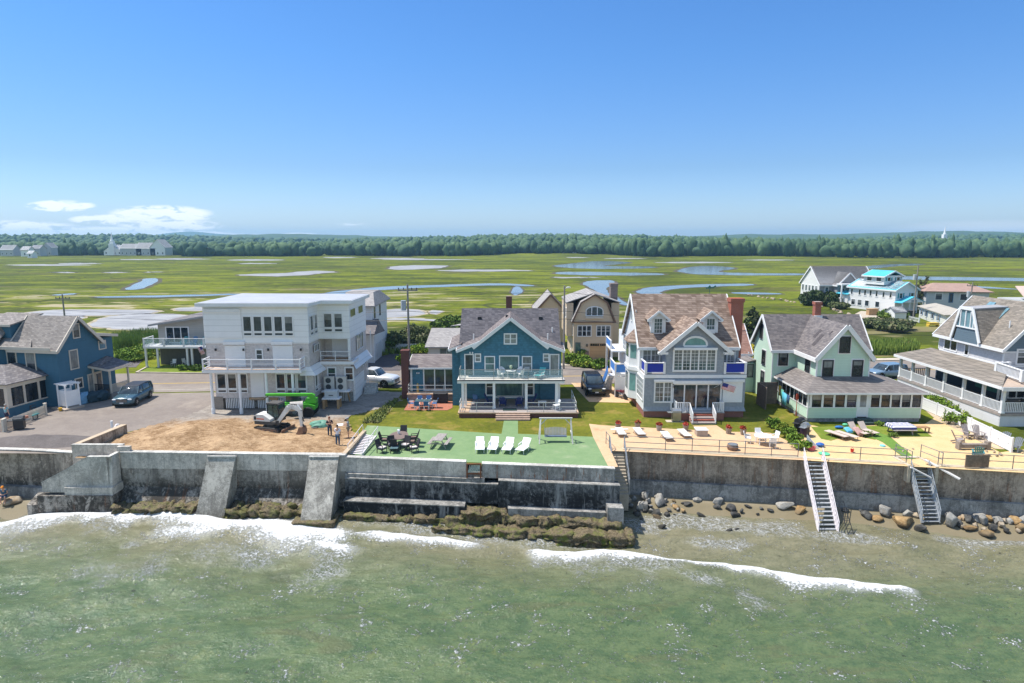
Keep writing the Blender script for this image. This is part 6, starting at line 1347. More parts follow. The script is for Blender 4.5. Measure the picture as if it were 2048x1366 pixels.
# trapezoid dormer on the left slope
dy0,dy1,dt0,dt1 = 63.3,67.3,64.6,66.3
m = h.mb(); m.add([(wx-.50,dy0+.25,6.0),(wx-.50,dy1-.25,6.0),(wx-.50,dt1-.1,9.35),(wx-.50,dt0+.1,9.35),(50,dy0+.25,6.),(50,dy1-.25,6.),(50,dt1-.1,9.35),(50,dt0+.1,9.35)],[(0,1,2,3),(4,7,6,5),(0,3,7,4),(1,5,6,2),(3,2,6,7)]); dd = h.part(m,'dormer_wall',T_slate)
h.part(h.mb().slab([(wx-.5,dt0-.1,9.5),(wx-.5,dt1+.1,9.5),(50.0,dt1+.1,9.75),(50.0,dt0-.1,9.75)],.12),'dormer_flat',plain('grey_membrane',(.30,.30,.31),.7),dd)
h.part(h.mb().slab([(wx-.5,dt0-.05,9.45),(49.6,dt0-.05,9.6),(wx+.0,dy0-.1,6.35),(wx-.5,dy0-.1,6.15)],.1),'dormer_side',R_ol,dd); h.part(h.mb().slab([(wx-.5,dt1+.05,9.45),(49.6,dt1+.05,9.6),(wx+.0,dy1+.1,6.35),(wx-.5,dy1+.1,6.15)],.1),'dormer_side',R_ol,dd)
m = h.mb(); m.bar((wx-.60,dy0-.1,6.2),(wx-.60,dt0-.05,9.4),.12,.28); m.bar((wx-.60,dy1+.1,6.2),(wx-.60,dt1+.05,9.4),.12,.28); m.bar((wx-.60,dt0-.15,9.42),(wx-.60,dt1+.15,9.42),.12,.3); h.part(m,'dormer_trim',W_white,dd)
m = h.mb(); m.box(wx-.60,wx-.51,dy0+.55,dy1-.55,7.42,7.55)
for yy,ht in ((64.75,9.2),(65.5,9.2),(66.25,9.2),(64.3,8.6)): m.box(wx-.60,wx-.51,yy-.06,yy+.06,7.55,ht)
h.part(m,'window_frame',W_white,dd); h.part(h.mb().add([(wx-.515,64.0,7.5),(wx-.515,66.8,7.5),(wx-.515,66.2,9.2),(wx-.515,64.7,9.2)],[(0,1,2,3)]),'pane',G_sky,dd)
h.win('W',wx,68.1,4.75,1.9,1.0,split=2,trim=.12,pane=G_dark); h.win('W',wx,65.6,4.65,.5,1.0,trim=.1,pane=G_blk)
h.win('S',wy0,48.4,4.7,1.0,1.25,ny=2,trim=.16,pane=G_dark); h.win('S',wy0,51.5,4.6,1.6,1.4,split=2,trim=.16,pane=G_dark)
for yy in (65.0,66.9): h.part(h.mb().slab([(48.6,yy-.5,8.88),(48.6,yy+.4,8.88),(49.6,yy+.4,9.93),(49.6,yy-.5,9.93)],.1) if yy > 66 else h.mb().slab([(48.4,yy-.9,8.62),(48.4,yy+.3,8.62),(49.3,yy+.3,9.58),(49.3,yy-.9,9.58)],.1),'skylight',G_sky)
h.part(h.mb().tube((47.9,62.0,7.7),(47.9,62.0,8.6),.06),'vent_pipe',W_white)
# porch
px,py,pd = 43.0,55.5,1.2
h.part(h.mb().box(px,wx,py,71,.95,1.2).box(wx,54,py,wy0,.95,1.2),'porch_floor',M_deckw)
h.part(h.mb().box(px+.05,px+.12,py+.1,71,0,.95).box(px+.05,54,py+.05,py+.12,0,.95),'porch_skirt',siding('white_beadboard',(.62,.62,.64),.1))
m = h.mb(); m.slab([(px-.45,py-.45,3.72),(wx,59.9,4.42),(wx,71.2,4.42),(px-.45,71.2,3.72)],.14); h.part(m,'porch_roof',R_ol)
h.part(h.mb().slab([(px-.45,py-.46,3.70),(54,py-.46,3.70),(54,59.9,3.95),(wx-.05,59.9,3.95)],.12),'front_porch_roof',plain('tan_deck_roof',(.40,.31,.24),.8,.1))
h.part(h.mb().bar((px-.47,py-.45,3.56),(px-.47,71.2,3.56),.08,.26).bar((px-.45,py-.5,3.5),(54,py-.5,3.5),.08,.34),'porch_fascia',W_white)
for k,yy in enumerate((py+.1,58.0,60.6,63.4,66.2,68.6,70.8)): MB().box(-.12,.12,-.12,.12,0,2.4).box(-.17,.17,-.17,.17,0,.12).build('column',W_white,h.e,loc=Vector((px+.15,yy,1.2))-h.p)
MB().box(-.12,.12,-.12,.12,0,2.4).build('column',W_white,h.e,loc=Vector((47.2,py+.1,1.2))-h.p)
h.rail([(px+.12,70.8,1.2),(px+.12,py+.12,1.2),(54,py+.12,1.2)],.95,W_white,'bal',step=30,bal=.155,pw=.09,name='porch_railing')
h.rail([(px+.12,70.8,1.2),(46.4,70.8,1.2)],.95,plain('tan_baluster',(.45,.36,.27),.7),'bal',step=30,bal=.2,pw=.09,name='back_railing')
h.rail([(46.4,59.6,4.0),(45.3,59.6,4.0),(44.9,56.0,3.95),(54,56.0,3.95)],.98,W_white,'bal',step=4,bal=.17,pw=.26,name='deck_railing')
h.panel('W',wx-.02,62.3,1.75,3.0,1.3,plain('green_shade_cloth',(.06,.21,.17),.8),'green_shade',label='green screen hung on the porch wall')
for yy in (59.6,58.6): h.part(h.mb().box(wx-.9,wx-.8,yy,yy+.12,1.2,3.6),'inner_post',W_white)
h.win('S',wy0-.03,48.2,1.4,1.5,2.0,split=2,trim=.12,pane=G_blk); h.win('S',wy0-.03,51.0,1.4,1.5,2.0,split=2,trim=.12,pane=G_blk)
# ================================================================== BACK HOUSES
T_tan = siding('tan_clapboard',(.60,.47,.33),.2,False,.05); M_gdoor = siding('oak_garage_door',(.50,.33,.17),.5,False,.08); R_lg = roofing('light_grey_shingles',(.24,.225,.22),(.38,.36,.34)); M_btrim = plain('brown_trim',(.17,.10,.07),.6,.1)
h = House('gambrel_house','tan gambrel roofed house with oak garage door across the road',11,88)
gx0,gx1,gy = 8.45,13.75,88.0; gm = (gx0+gx1)/2
h.part(h.mb().box(gx0,gx1,gy,98,0,5.15),'wall',T_tan)
h.part(h.mb().ext([(gx0-.1,5.1),(gx1+.1,5.1),(gx1-.95,7.75),(gm+.1,8.75),(gx0+1.0,7.75)],'y',gy-.25,97.8),'gambrel_wall',T_tan)
h.part(h.mb().slab([(gx0-.3,gy-.5,5.2),(gx0+.9,gy-.5,7.9),(gx0+.9,98,7.9),(gx0-.3,98,5.2)],.14).slab([(gx0+.9,gy-.5,7.9),(gm+.1,gy-.5,8.95),(gm+.1,98,8.95),(gx0+.9,98,7.9)],.14).slab([(gm+.1,gy-.5,8.95),(gx1-.85,gy-.5,7.9),(gx1-.85,98,7.9),(gm+.1,98,8.95)],.14).slab([(gx1-.85,gy-.5,7.9),(gx1+.3,gy-.5,5.2),(gx1+.3,98,5.2),(gx1-.85,98,7.9)],.14).slab([(gm+.1,gy+1,8.97),(gx1+1.2,gy+1,7.7),(gx1+1.2,98,7.7),(gm+.1,98,8.97)],.12).slab([(gm,gy+1,8.97),(gx0-1.0,gy+1,7.7),(gx0-1.0,98,7.7),(gm,98,8.97)],.12),'roof',R_lg)
m = h.mb(); pts = [(gx0-.3,5.1),(gx0+.9,7.8),(gm+.1,8.88),(gx1-.85,7.8),(gx1+.3,5.1)]
for a,b in zip(pts,pts[1:]): m.bar((a[0],gy-.55,a[1]),(b[0],gy-.55,b[1]),.1,.2)
m.bar((gx0-.2,gy-.3,5.12),(gx1+.2,gy-.3,5.12),.1,.12); h.part(m,'gambrel_trim',M_btrim)
h.part(h.mb().box(gx0-.9,gx0,gy+1.2,98,3,7.6),'side_dormer',T_tan); h.part(h.mb().box(gx1,gx1+1.1,gy+1.5,98,0,7.6),'side_bay',T_tan)
h.win('S',gy-.25,gm+.1,6.0,2.3,1.25,split=3,trim=.12,arch=.45,pane=G_mid,name='arched_window'); h.boxp('flower_box',gm-1.1,gm+1.3,gy-.5,gy-.26,5.65,5.85,W_cream)
for cx in (gx0+1.45,gx1-1.25): h.win('S',gy,cx,3.2,1.75,1.35,split=3,ny=2,trim=.1,pane=G_dark)
h.panel('S',gy,gx0+3.55,.02,2.6,1.75,M_gdoor,'garage_door',label='oak coloured garage door'); h.win('S',gy-.005,gx0+3.55,1.8,2.5,.32,split=2,nx=4,trim=.05,tm=M_gdoor,pane=G_blk)
h.boxp('entry_recess',gx0+.25,gx0+.95,gy-.05,gy+.01,0,2.3,G_grn); h.boxp('stone_base',gx0+1.0,gx0+2.1,gy-.12,gy+.0,0,1.1,brick('grey_stone_veneer',(.26,.20,.18),(.17,.14,.14),(.3,.27,.25),.35,.2)); h.boxp('stone_base',gx1-.45,gx1+.05,gy-.12,gy,0,1.1,bpy.data.materials['grey_stone_veneer'])
for xx in (gx0+1.85,gx1-.3): h.boxp('wall_lamp',xx-.07,xx+.07,gy-.15,gy,1.7,2.05,B_blk)
for yy in (90,92,94.5): h.win('W',gx0-.9 if yy < 98 else gx0,yy,5.6,.7,1.2,ny=2,trim=.1,pane=G_dark)
for yy in (89.2,91.5): h.win('W',gx0,yy,3.2 if yy < 90 else .8,.8,1.3,ny=2,trim=.1,pane=G_dark)
h.part(h.mb().box(gx1+.3,gx1+1.3,92.5,93.8,5,10.0).box(gx1+.24,gx1+1.36,92.44,93.86,9.7,10.05),'chimney',bpy.data.materials['grey_stone_veneer'])
h.part(h.mb().ext([(3.6,0),(8.2,0),(8.2,5.5),(5.9,7.9),(3.6,5.5)],'y',99,108),'rear_wing',T_tan); h.gable('rear_roof',3.6,8.2,99,108,5.5,8.0,'y',R_lg,.3,.3,trim=M_btrim)
for k in range(2): h.part(h.mb().slab([(gx0+1.1+k*.1,91+k*2.2,8.1+.03),(gx0+2.3+k*.1,91+k*2.2,8.62),(gx0+2.3+k*.1,91.6+k*2.2,8.62),(gx0+1.1+k*.1,91.6+k*2.2,8.13)],.06),'skylight',G_blk)
# small red roofed house behind the big chimney
T_pal = siding('pale_grey_wall',(.55,.56,.56),.2)
h = House('cottage','small house with reddish brown roof behind the tall brick chimney',28,83); h.gwall(24.2,29.5,80.5,86,0,2.9,5.6,'x',T_pal)
h.gable('roof',24.2,29.5,79.6,86,2.7,5.6,'x',roofing('reddish_shingles',(.22,.12,.09),(.36,.21,.165)),.5,.3,trim=W_white)
for xx in (27.3,28.2,29.3): h.boxp('porch_post',xx-.07,xx+.07,79.2,79.34,0,2.5,W_white)
h.part(h.mb().slab([(25.4,81.2,4.1),(26.2,81.2,4.1),(26.2,82,4.85),(25.4,82,4.85)],.06),'skylight',W_white)
# low pale house behind the blue house
h = House('low_house','low pale house with light grey roof left behind the blue house',-8,84)
h.part(h.mb().box(-10.9,-3,83.5,90,0,2.6),'wall',siding('offwhite_wall',(.55,.54,.50),.3,False,.04)); h.part(h.mb().slab([(-11.3,83,2.5),(-3,83,2.5),(-3,88,4.3),(-11.0,88,4.3)],.14).slab([(-11.0,88,4.3),(-3,88,4.3),(-3,93,2.6),(-11,93,2.6)],.14).slab([(-8.6,90,4.32),(-3,89,4.9),(-3,94,4.9),(-7,94,4.2)],.1),'roof',R_lg)
h.win('S',83.5,-8.1,.35,2.5,1.8,split=3,trim=.08,tm=plain('pale_green_frame',(.3,.36,.33)),pane=G_grn)
# white three storey house right behind the white one
h = House('rear_white_house','narrow white three storey house behind the boxy white house',-18,86)
h.part(h.mb().box(-22,-18.4,85,95,0,7.9),'wall',siding('white_wall',(.66,.67,.68),.25,False,.05))
h.part(h.mb().slab([(-22.5,84.3,7.7),(-17.9,84.3,7.7),(-18.8,88,9.2),(-22.5,88,9.2)],.14).slab([(-17.9,84.3,7.7),(-17.9,95.5,7.7),(-18.8,92,9.2),(-18.8,88,9.2)],.14).slab([(-22.5,88,9.2),(-18.8,88,9.2),(-18.8,92,9.2),(-22.5,92,9.2)],.1),'roof',R_lg)
h.part(h.mb().slab([(-22,82.3,4.3),(-17.6,82.3,4.3),(-17.6,85.2,5.9),(-22,85.2,5.9)],.14).slab([(-17.6,82.3,4.3),(-17.1,86.5,4.2),(-18.4,86.5,5.6),(-17.6,85.2,5.9)],.1),'lower_roof',R_grey)
h.win('E',-18.4,86.5,5.9,.6,1.5,trim=.06,tm=B_blk,pane=G_dark); h.win('E',-18.4,90,5.9,.6,1.5,trim=.06,tm=B_blk,pane=G_dark)
h.win('S',85,-20.2,2.6,.8,1.3,trim=.1,pane=G_blk); h.panel('E',-18.4,88.5,.02,3,2.2,T_pal,'garage_door',label='pale garage door'); h.panel('E',-18.4,92.5,.02,3,2.2,T_pal,'garage_door')
h.part(h.mb().box(-19.9,-19.75,84.9,84.98,2.5,4.4).tube((-18.3,84.95,0),(-18.3,84.95,4.4),.06),'downspout',W_vin)
# grey house with glass balcony behind at left
T_lg = siding('light_grey_siding',(.40,.385,.355),.28,False,.06)
h = House('balcony_house','light grey house with low roof and long glass balcony beyond the road',-40,84)
h.part(h.mb().ext([(-46.2,0),(-34,0),(-34,7.2),(-46.2,5.3)],'y',84,96),'wall',T_lg)
h.part(h.mb().slab([(-46.9,83,5.4),(-33.5,83,7.5),(-33.5,97,7.5),(-46.9,97,5.4)],.16),'roof',R_grey)
h.part(h.mb().bar((-46.9,82.97,5.3),(-33.5,82.97,7.38),.08,.24),'rake_trim',plain('grey_fascia',(.30,.30,.30)))
b = h.boxp('balcony',-47.0,-34,81.6,83.99,2.55,2.8,W_white)
h.rail([(-46.9,83.9,2.8),(-46.9,81.7,2.8),(-34.2,81.7,2.8)],1.0,W_white,'glass',step=2.7,gmat=G_rail,pw=.16)
for xx in (-46.8,-45.3,-41.5,-40.9): MB().box(-.11,.11,-.11,.11,0,2.55).build('column',W_white,h.e,loc=Vector((xx,81.8,0))-h.p)
h.win('S',84,-43.7,3.0,2.8,1.9,split=3,trim=.14,pane=G_dark,name='glass_door'); h.win('S',84,-37.6,3.0,2.6,1.9,split=2,trim=.14,pane=G_dark,name='glass_door'); h.win('S',84,-37.4,.9,1.8,1.2,split=2,trim=.12,pane=G_cur)
h.part(h.mb().box(-40.8,-33.9,83.95,84,0,2.5),'lower_wall',T_lg); h.boxp('recess_shade_panel',-46.1,-40.9,83.94,83.99,0,2.5,plain('recess_shade_paint',(.10,.10,.10)))  # flat dark panel, shade of the open underside painted as colour
# ------ houses further back on the right
def simple_win(h,face,plane,cs,z0,w,hh,pane=None,tm=None):
    for c in cs: h.win(face,plane,c,z0,w,hh,trim=.14,tm=tm or W_white,pane=pane or G_dark)
R_gg = roofing('mid_grey_shingles',(.16,.15,.15),(.27,.26,.255),.3,.5); T_gs = siding('grey_shingle_far',(.30,.30,.31),.3); T_ws = siding('white_siding_far',(.72,.71,.69),.35,False,.03); R_teal = plain('turquoise_metal_roof',(.07,.42,.55),.5,.08,1)
h = House('grey_gabled_house','large grey house with steep grey roof far back on the right',78,160,0,R(4))
h.gwall(75.7,89.5,160,169,-.5,5.4,9.4,'x',T_gs); h.gable('roof',75.7,89.5,160,169,5.4,9.4,'x',R_gg,.5,.4,trim=W_white)
h.part(h.mb().ext([(79.0,0),(84.4,0),(84.4,5.4),(81.7,8.1),(79.0,5.4)],'y',158,165),'cross_wing',T_gs); h.gable('cross_roof',79,84.4,158,165,5.4,8.1,'y',R_gg,.4,.5,trim=W_white)
h.part(h.mb().ext([(160.1,0),(168.9,0),(168.9,5.3),(164.5,9.1),(160.1,5.3)],'x',75.55,75.69),'white_gable',T_ws)
simple_win(h,'S',158,(80.4,83),3.5,.8,1.3); simple_win(h,'W',75.55,(161.4,163,164.6,166.2,167.8),3.2,.8,1.4,G_mid); simple_win(h,'W',75.55,(162,164,166),.7,.9,1.2,G_mid); simple_win(h,'S',160,(77.4,85.6,87.6),3.4,.7,1.0)
h.part(h.mb().box(78.6,78.9,155.6,155.9,0,5.2).box(84.5,84.8,155.6,155.9,0,5.2).box(78.6,84.8,155.6,157.9,5.2,5.5).box(78.6,84.8,155.6,157.9,2.0,2.2),'porch',W_white); h.boxp('porch_base',78.7,84.7,155.8,157.9,-.3,2.0,plain('tan_base',(.36,.31,.27)))
h.part(h.mb().box(84.9,90,156,156.2,-.2,2.0),'white_fence_panel',W_white)
bx0,by0 = 84.5,143
h = House('turquoise_roof_house','white three storey house with turquoise roofs far back on the right',bx0,by0,0,R(20))
h.gwall(bx0,bx0+6.6,by0,by0+12.5,-.4,5.2,6.8,'y',T_ws); h.gable('roof',bx0,bx0+6.6,by0,by0+12.5,5.2,6.8,'y',R_teal,.4,.4,trim=W_white)
h.part(h.mb().box(bx0+.5,bx0+6.0,by0+3.6,by0+9,5.9,8.0),'top_storey',T_ws); h.gable('top_roof',bx0+.5,bx0+6.0,by0+3.6,by0+9,8.0,9.1,'y',R_teal,.4,.4,trim=W_white)
h.part(h.mb().box(bx0-.2,bx0+2.2,by0+12.5,by0+15.5,-.4,3.2),'annex',T_ws); h.part(h.mb().slab([(bx0-.6,by0+12.2,3.2),(bx0+2.4,by0+12.2,3.9),(bx0+2.4,by0+16,3.9),(bx0-.6,by0+16,3.2)],.12),'annex_roof',R_teal)
simple_win(h,'W',bx0,(by0+1.2,by0+3.0,by0+4.8,by0+6.4,by0+7.9,by0+9.4,by0+11.6),3.3,.5,1.2); simple_win(h,'W',bx0,(by0+4.4,by0+7.2,by0+9.2,by0+11.0),.9,1.0,1.2)
simple_win(h,'W',bx0+.5,(by0+5,by0+7.5),6.7,1.2,.9)
M_sh = plain('turquoise_shutters',(.05,.25,.27),.6)
for cx,zz,w_ in ((bx0+1.6,3.2,.8),(bx0+5.0,3.2,.8)):
    simple_win(h,'S',by0,(cx,),zz,w_,1.1); h.part(h.mb().box(cx-.95,cx-.6,by0-.06,by0,zz,zz+1.15),'shutter',M_sh); h.part(h.mb().box(cx+.6,cx+.95,by0-.06,by0,zz,zz+1.15),'shutter',M_sh)
for cx in (bx0+1.9,bx0+4.7): simple_win(h,'S',by0+3.6,(cx,),6.8,.9,.8); h.part(h.mb().box(cx-1.0,cx-.65,by0+3.54,by0+3.6,6.8,7.6),'shutter',M_sh); h.part(h.mb().box(cx+.65,cx+1.0,by0+3.54,by0+3.6,6.8,7.6),'shutter',M_sh)
h.part(h.mb().slab([(bx0-.3,by0-2.0,2.45),(bx0+3.3,by0-2.0,3.7),(bx0+3.3,by0,3.7),(bx0-.3,by0,2.45)],.12).slab([(bx0+3.3,by0-2.0,3.7),(bx0+6.9,by0-2.0,2.45),(bx0+6.9,by0,2.45),(bx0+3.3,by0,3.7)],.12),'porch_roof',R_teal)
h.part(h.mb().ext([(bx0,2.4),(bx0+6.6,2.4),(bx0+3.3,3.55)],'y',by0-1.95,by0-1.9),'porch_gable',W_white); h.boxp('porch_sign',bx0+2.5,bx0+4.1,by0-2.0,by0-1.96,2.6,2.9,plain('grey_sign',(.25,.27,.28)))
for xx in (bx0+.1,bx0+2.3,bx0+4.4,bx0+6.5): h.boxp('porch_post',xx-.1,xx+.1,by0-1.9,by0-1.7,0,2.45,W_white)
h = House('shed','small white shed with dark grey roof before the turquoise roofed house',76.6,129,0,R(15)); h.gwall(75.2,78.0,127.8,130.2,-.2,2.0,2.9,'x',T_ws); h.gable('roof',75.2,78,127.8,130.2,2.0,2.9,'x',plain('slate_roof',(.15,.16,.18),.7),.15,.15)
h = House('low_white_house','low white house with blue shutters beside the white picket fence',80.3,119.5,0,R(-17)); h.part(h.mb().box(80.3,85.3,119.5,135.7,-.5,2.4),'wall',siding('cream_far',(.66,.66,.60),.3,False,.03)); h.part(h.mb().slab([(79.9,119.,2.4),(82.8,120.5,3.2),(82.8,134.7,3.2),(79.9,136.2,2.4)],.12).slab([(82.8,120.5,3.2),(85.8,119.,2.4),(85.8,136.2,2.4),(82.8,134.7,3.2)],.12).slab([(79.9,119.,2.4),(85.8,119.,2.4),(82.8,120.5,3.2)],.12).slab([(79.9,136.2,2.4),(82.8,134.7,3.2),(85.8,136.2,2.4)],.12),'roof',plain('tan_grey_roof',(.36,.33,.28),.9,.12,1))
for yy in (134,131,127.0,123.5):
    simple_win(h,'W',80.3,(yy,),.8,.9,1.1); h.part(h.mb().box(80.24,80.3,yy-.95,yy-.65,.8,1.95),'shutter',plain('blue_shutters',(.04,.13,.25),.6)); h.part(h.mb().box(80.24,80.3,yy+.65,yy+.95,.8,1.95),'shutter',plain('blue_shutters',(.04,.13,.25),.6))
h = House('brown_roof_house','pale two storey house with brown hip roof behind the low white house',96,146,0,R(-12)); h.part(h.mb().box(93.5,106,146,154,-.5,4.6),'wall',T_pal); h.part(h.mb().slab([(92.8,145.3,4.6),(106.7,145.3,4.6),(103,149.8,6.2),(96,149.8,6.2)],.14).slab([(92.8,145.3,4.6),(96,149.8,6.2),(92.8,154.5,4.6)],.14).slab([(96,149.8,6.2),(103,149.8,6.2),(106.7,154.5,4.6),(92.8,154.5,4.6)],.14),'roof',plain('pink_brown_roof',(.33,.22,.18),.9,.12,1))
simple_win(h,'S',146,(96,101),2.7,1.3,1.3); simple_win(h,'S',146,(98.5,),2.2,.6,1.9,tm=plain('blue_shutters',(.04,.13,.25)))
h = House('metal_roof_house','house with ribbed pinkish metal roof at the far right edge',104,125,0,0); h.part(h.mb().box(98,112,123,131,0,4.6),'wall',T_pal); h.part(h.mb().slab([(97,122,4.7),(113,122,4.7),(113,128,7.1),(99,128,7.1)],.14),'roof',plain('ribbed_pink_metal',(.58,.44,.37),.5,.12,4))
# far houses at the edge of the woods and the church
def far_house(px,py,w,d,hgt,rh,wall,roofm,label,name='far_house',zz=-.3,ax='x'):
    p = at(px,py,zz); hh = House(name,label,p.x,p.y,p.z); hh.gwall(p.x-w/2,p.x+w/2,p.y,p.y+d,p.z,p.z+hgt,p.z+hgt+rh,ax,wall); hh.gable('roof',p.x-w/2,p.x+w/2,p.y,p.y+d,p.z+hgt,p.z+hgt+rh,ax,roofm,.5,.5)
    n = max(1,int(w/4)); [hh.win('S',p.y,p.x-w/2+(i+.5)*w/n,p.z+1.4,1.1,1.6,trim=.2,pane=G_dark) for i in range(min(n,6))]; return hh,p
FW = plain('far_white_wall',(.80,.80,.80),.7,.03,.2); FG = plain('far_grey_wall',(.45,.46,.48),.7,.05,.2); FR = plain('far_grey_roof',(.26,.27,.29),.9,.1,.2); FR2 = plain('far_pale_roof',(.45,.46,.46),.9,.1,.2)
hh,p = far_house(226,510.5,17,12,4,6,FW,FR2,'distant white church with tall pointed steeple at the edge of the woods','church',ax='y')
hh.part(hh.mb().box(p.x-2.4,p.x+2.4,p.y-2,p.y+3,p.z,p.z+11).box(p.x-1.7,p.x+1.7,p.y-1.2,p.y+2.2,p.z+11,p.z+13.5),'tower',FW); hh.part(hh.mb().lathe((p.x,p.y+.5,p.z+13.5),[(1.6,0),(.9,2.5),(.05,9)],8),'steeple',FW)
for (px,py,w,d,hg,rh,wm_,rm,lab,ax) in ((262,511,20,12,7,4,FG,FR2,'long pale building beside the distant church','x'),(292,511,18,12,7,5,FG,FR2,'grey gabled building right of the long pale one near the church','x'),(316,511,14,14,8,7,FW,FR2,'white gabled building, rightmost of the church row','y'),
    (14,512,12,10,6,4,FG,FR2,'grey house among the trees at the far left edge of the marsh','x'),(50,513,7,8,6,3,FW,FR,'white house near the far left woods','x'),(72,512,8,9,7,3,FG,FR,'grey house behind the white one in the far left woods','x'),(95,511,8,9,8,4,FG,FR2,'tall pale grey house in the far left woods','y'),(60,516,4,6,4,2,FW,FR2,'tiny white cottage at the marsh edge on the far left','x'),
    (480,511,12,9,3,2,FG,FR2,'low pale house at the edge of the marsh left of centre','x'),(510,511,11,9,3,2.5,FW,FR2,'low white house at the edge of the marsh left of centre','x'),
    (852,509,7,8,4,2,FW,FR2,'small white house at the wood edge, left of three','x'),(870,510,9,8,3,2,FW,FR2,'low white house at the wood edge, middle of three','x'),(886,509,9,8,3,2,FG,FR,'low grey house at the wood edge, right of three','x'),(1126,508,5,6,4,2,FW,FR,'white narrow house in the woods right of centre','y'),(1149,508,4,4,3,1.5,FW,FR2,'tiny white hut in the woods right of centre','x')):
    far_house(px,py,w,d,hg,rh,wm_,rm,lab,ax=ax)
p = at(1886,500,0); p = Vector((p.x*1.28,p.y*1.28,4)); e = empty('church',p,'distant white steeple rising out of the woods on the right','church'); MB().box(-3,3,-3,3,0,18).build('tower',FW,e); MB().lathe((0,0,18),[(2.2,0),(.1,13)],8).build('steeple',FW,e)
# ================================================================== POLES, FENCES, PLANTS
M_pole = plain('weathered_pole_wood',(.27,.24,.21),.85,.2,3)
def pole(px,py,z0,top,label,arms=1,tr=None,lamp=False,r=.15):
    p = at(px,py,z0); e = empty('utility_pole',p,label,'utility pole'); MB().tube((0,0,0),(0,0,top),r,r*.65,10).build('pole',M_pole,e)
    if arms: MB().box(-1.1,1.1,-.06,.06,top-.75,top-.6).build('crossarm',M_pole,e)
    if arms:
        m = MB()
        for x in (-1.0,-.45,.45,1.0): m.tube((x,0,top-.6),(x,0,top-.38),.05)
        m.build('insulators',B_blk,e)
    if tr is not None: MB().tube((tr,0,top-2.9),(tr,0,top-1.8),.3,n=12).tube((0,0,top-2.4),(tr,0,top-2.4),.05).build('transformer',plain('transformer_grey',(.42,.45,.47),.5),e)
    if lamp: MB().bar((0,0,top-.4),(.35,-.3,top-.2),.05).ball((.45,-.35,top-.2),(.3,.14,.09)).build('street_lamp_head',plain('lamp_grey',(.6,.62,.62),.4),e)
    return p,top
P1 = pole(136,640+55,0,8.1,'weathered utility pole behind the navy house',1)
P2 = pole(820,770,0,11.4,'tall utility pole with grey transformer beside the wing chimney',1,-.5)
P3 = pole(1127,738,0,10.6,'tall utility pole with small lamp between the blue and tan houses',0,None,True)
P4 = pole(1655,700,0,4.8,'short old pole with drooping lamp behind the mint house ridge',1,.35)
P5 = pole(1826,640,0,11.0,'thin utility pole behind the turquoise roofed house',0,-.5)
P6 = pole(1937,640,0,7.6,'pole with transformer behind the roof of the right porch house',1,-.6)
def wire(a,b,sag,label,r=.022):
    m = MB(a); pts = [a.lerp(b,i/14)-Vector((0,0,sag*4*(i/14)*(1-i/14))) for i in range(15)]; m.path(pts,r,4); tag(m.build('power_line',B_blk,loc=a),label,'power line','power lines along the road')
def tp(P,dz,dx=0): return P[0]+Vector((dx,0,P[1]+dz))
for dz,lab in ((-.5,'upper'),(-3.0,'middle'),(-4.0,'lower')):
    wire(tp(P1,dz*.8),tp(P2,dz),.5,lab+' power line from the left pole to the pole by the chimney'); wire(tp(P2,dz),tp(P3,dz-.2 if dz < -1 else -.8),.3,lab+' power line over the blue house')
    e_ = Vector((58,83,5.6+dz*.4)); wire(tp(P3,dz-.2 if dz < -1 else -.8),e_,.5,lab+' power line running off behind the mint house')
wire(tp(P1,-.6),Vector((-75,70,8)),.4,'power line leaving the left pole towards the left edge')
# fences
def vinyl_fence(pts,h_,label,group=None,step=2.4,z=0.):
    P = [Vector((*q[:2],z)) for q in pts]; e = empty('vinyl_fence',P[0],label,'fence',group)
    for a,b in zip(P,P[1:]):
        n = max(1,round((b-a).length/step))
        for i in range(n):
            u,v = a.lerp(b,i/n),a.lerp(b,(i+1)/n); d = (v-u).normalized()*.08; MB(P[0]).bar(u+d+Vector((0,0,h_*.52)),v-d+Vector((0,0,h_*.52)),.04,h_*.88).bar(u+d+Vector((0,0,h_*.97)),v-d+Vector((0,0,h_*.97)),.07,.09).bar(u+d+Vector((0,0,.12)),v-d+Vector((0,0,.12)),.06,.1).build('panel',siding('vinyl_tongue_boards',(.74,.74,.75),.2,False,.04) if 'vt' not in _mc else _mc['vt'],e)
            if 'vt' not in _mc: _mc['vt'] = bpy.data.materials['vinyl_tongue_boards']
            MB().box(-.07,.07,-.07,.07,0,h_+.08).build('post',W_vin,e,loc=u-P[0])
    MB().box(-.07,.07,-.07,.07,0,h_+.08).build('post',W_vin,e,loc=P[-1]-P[0]); return e
vinyl_fence([at(1843,818,0),at(1905,845,0),at(2010,888,0),at(2024,902,0)][0:2]+[at(2022,905,0)],1.15,'long white vinyl fence slanting past the sand yard beneath the right porch')
vinyl_fence([(-18.0,94),(-15.2,94),(-12.6,94)],1.1,'low white fence behind the dark parking area',z=0.)
vinyl_fence([(-17.6,97.5),(-15.0,97.5)],2.2,'tall pale screen panel behind the low white fence',step=3,z=-.3)
vinyl_fence([(-11.8,90),(-11.2,97)],1.9,'white fence running back beside the low pale house')
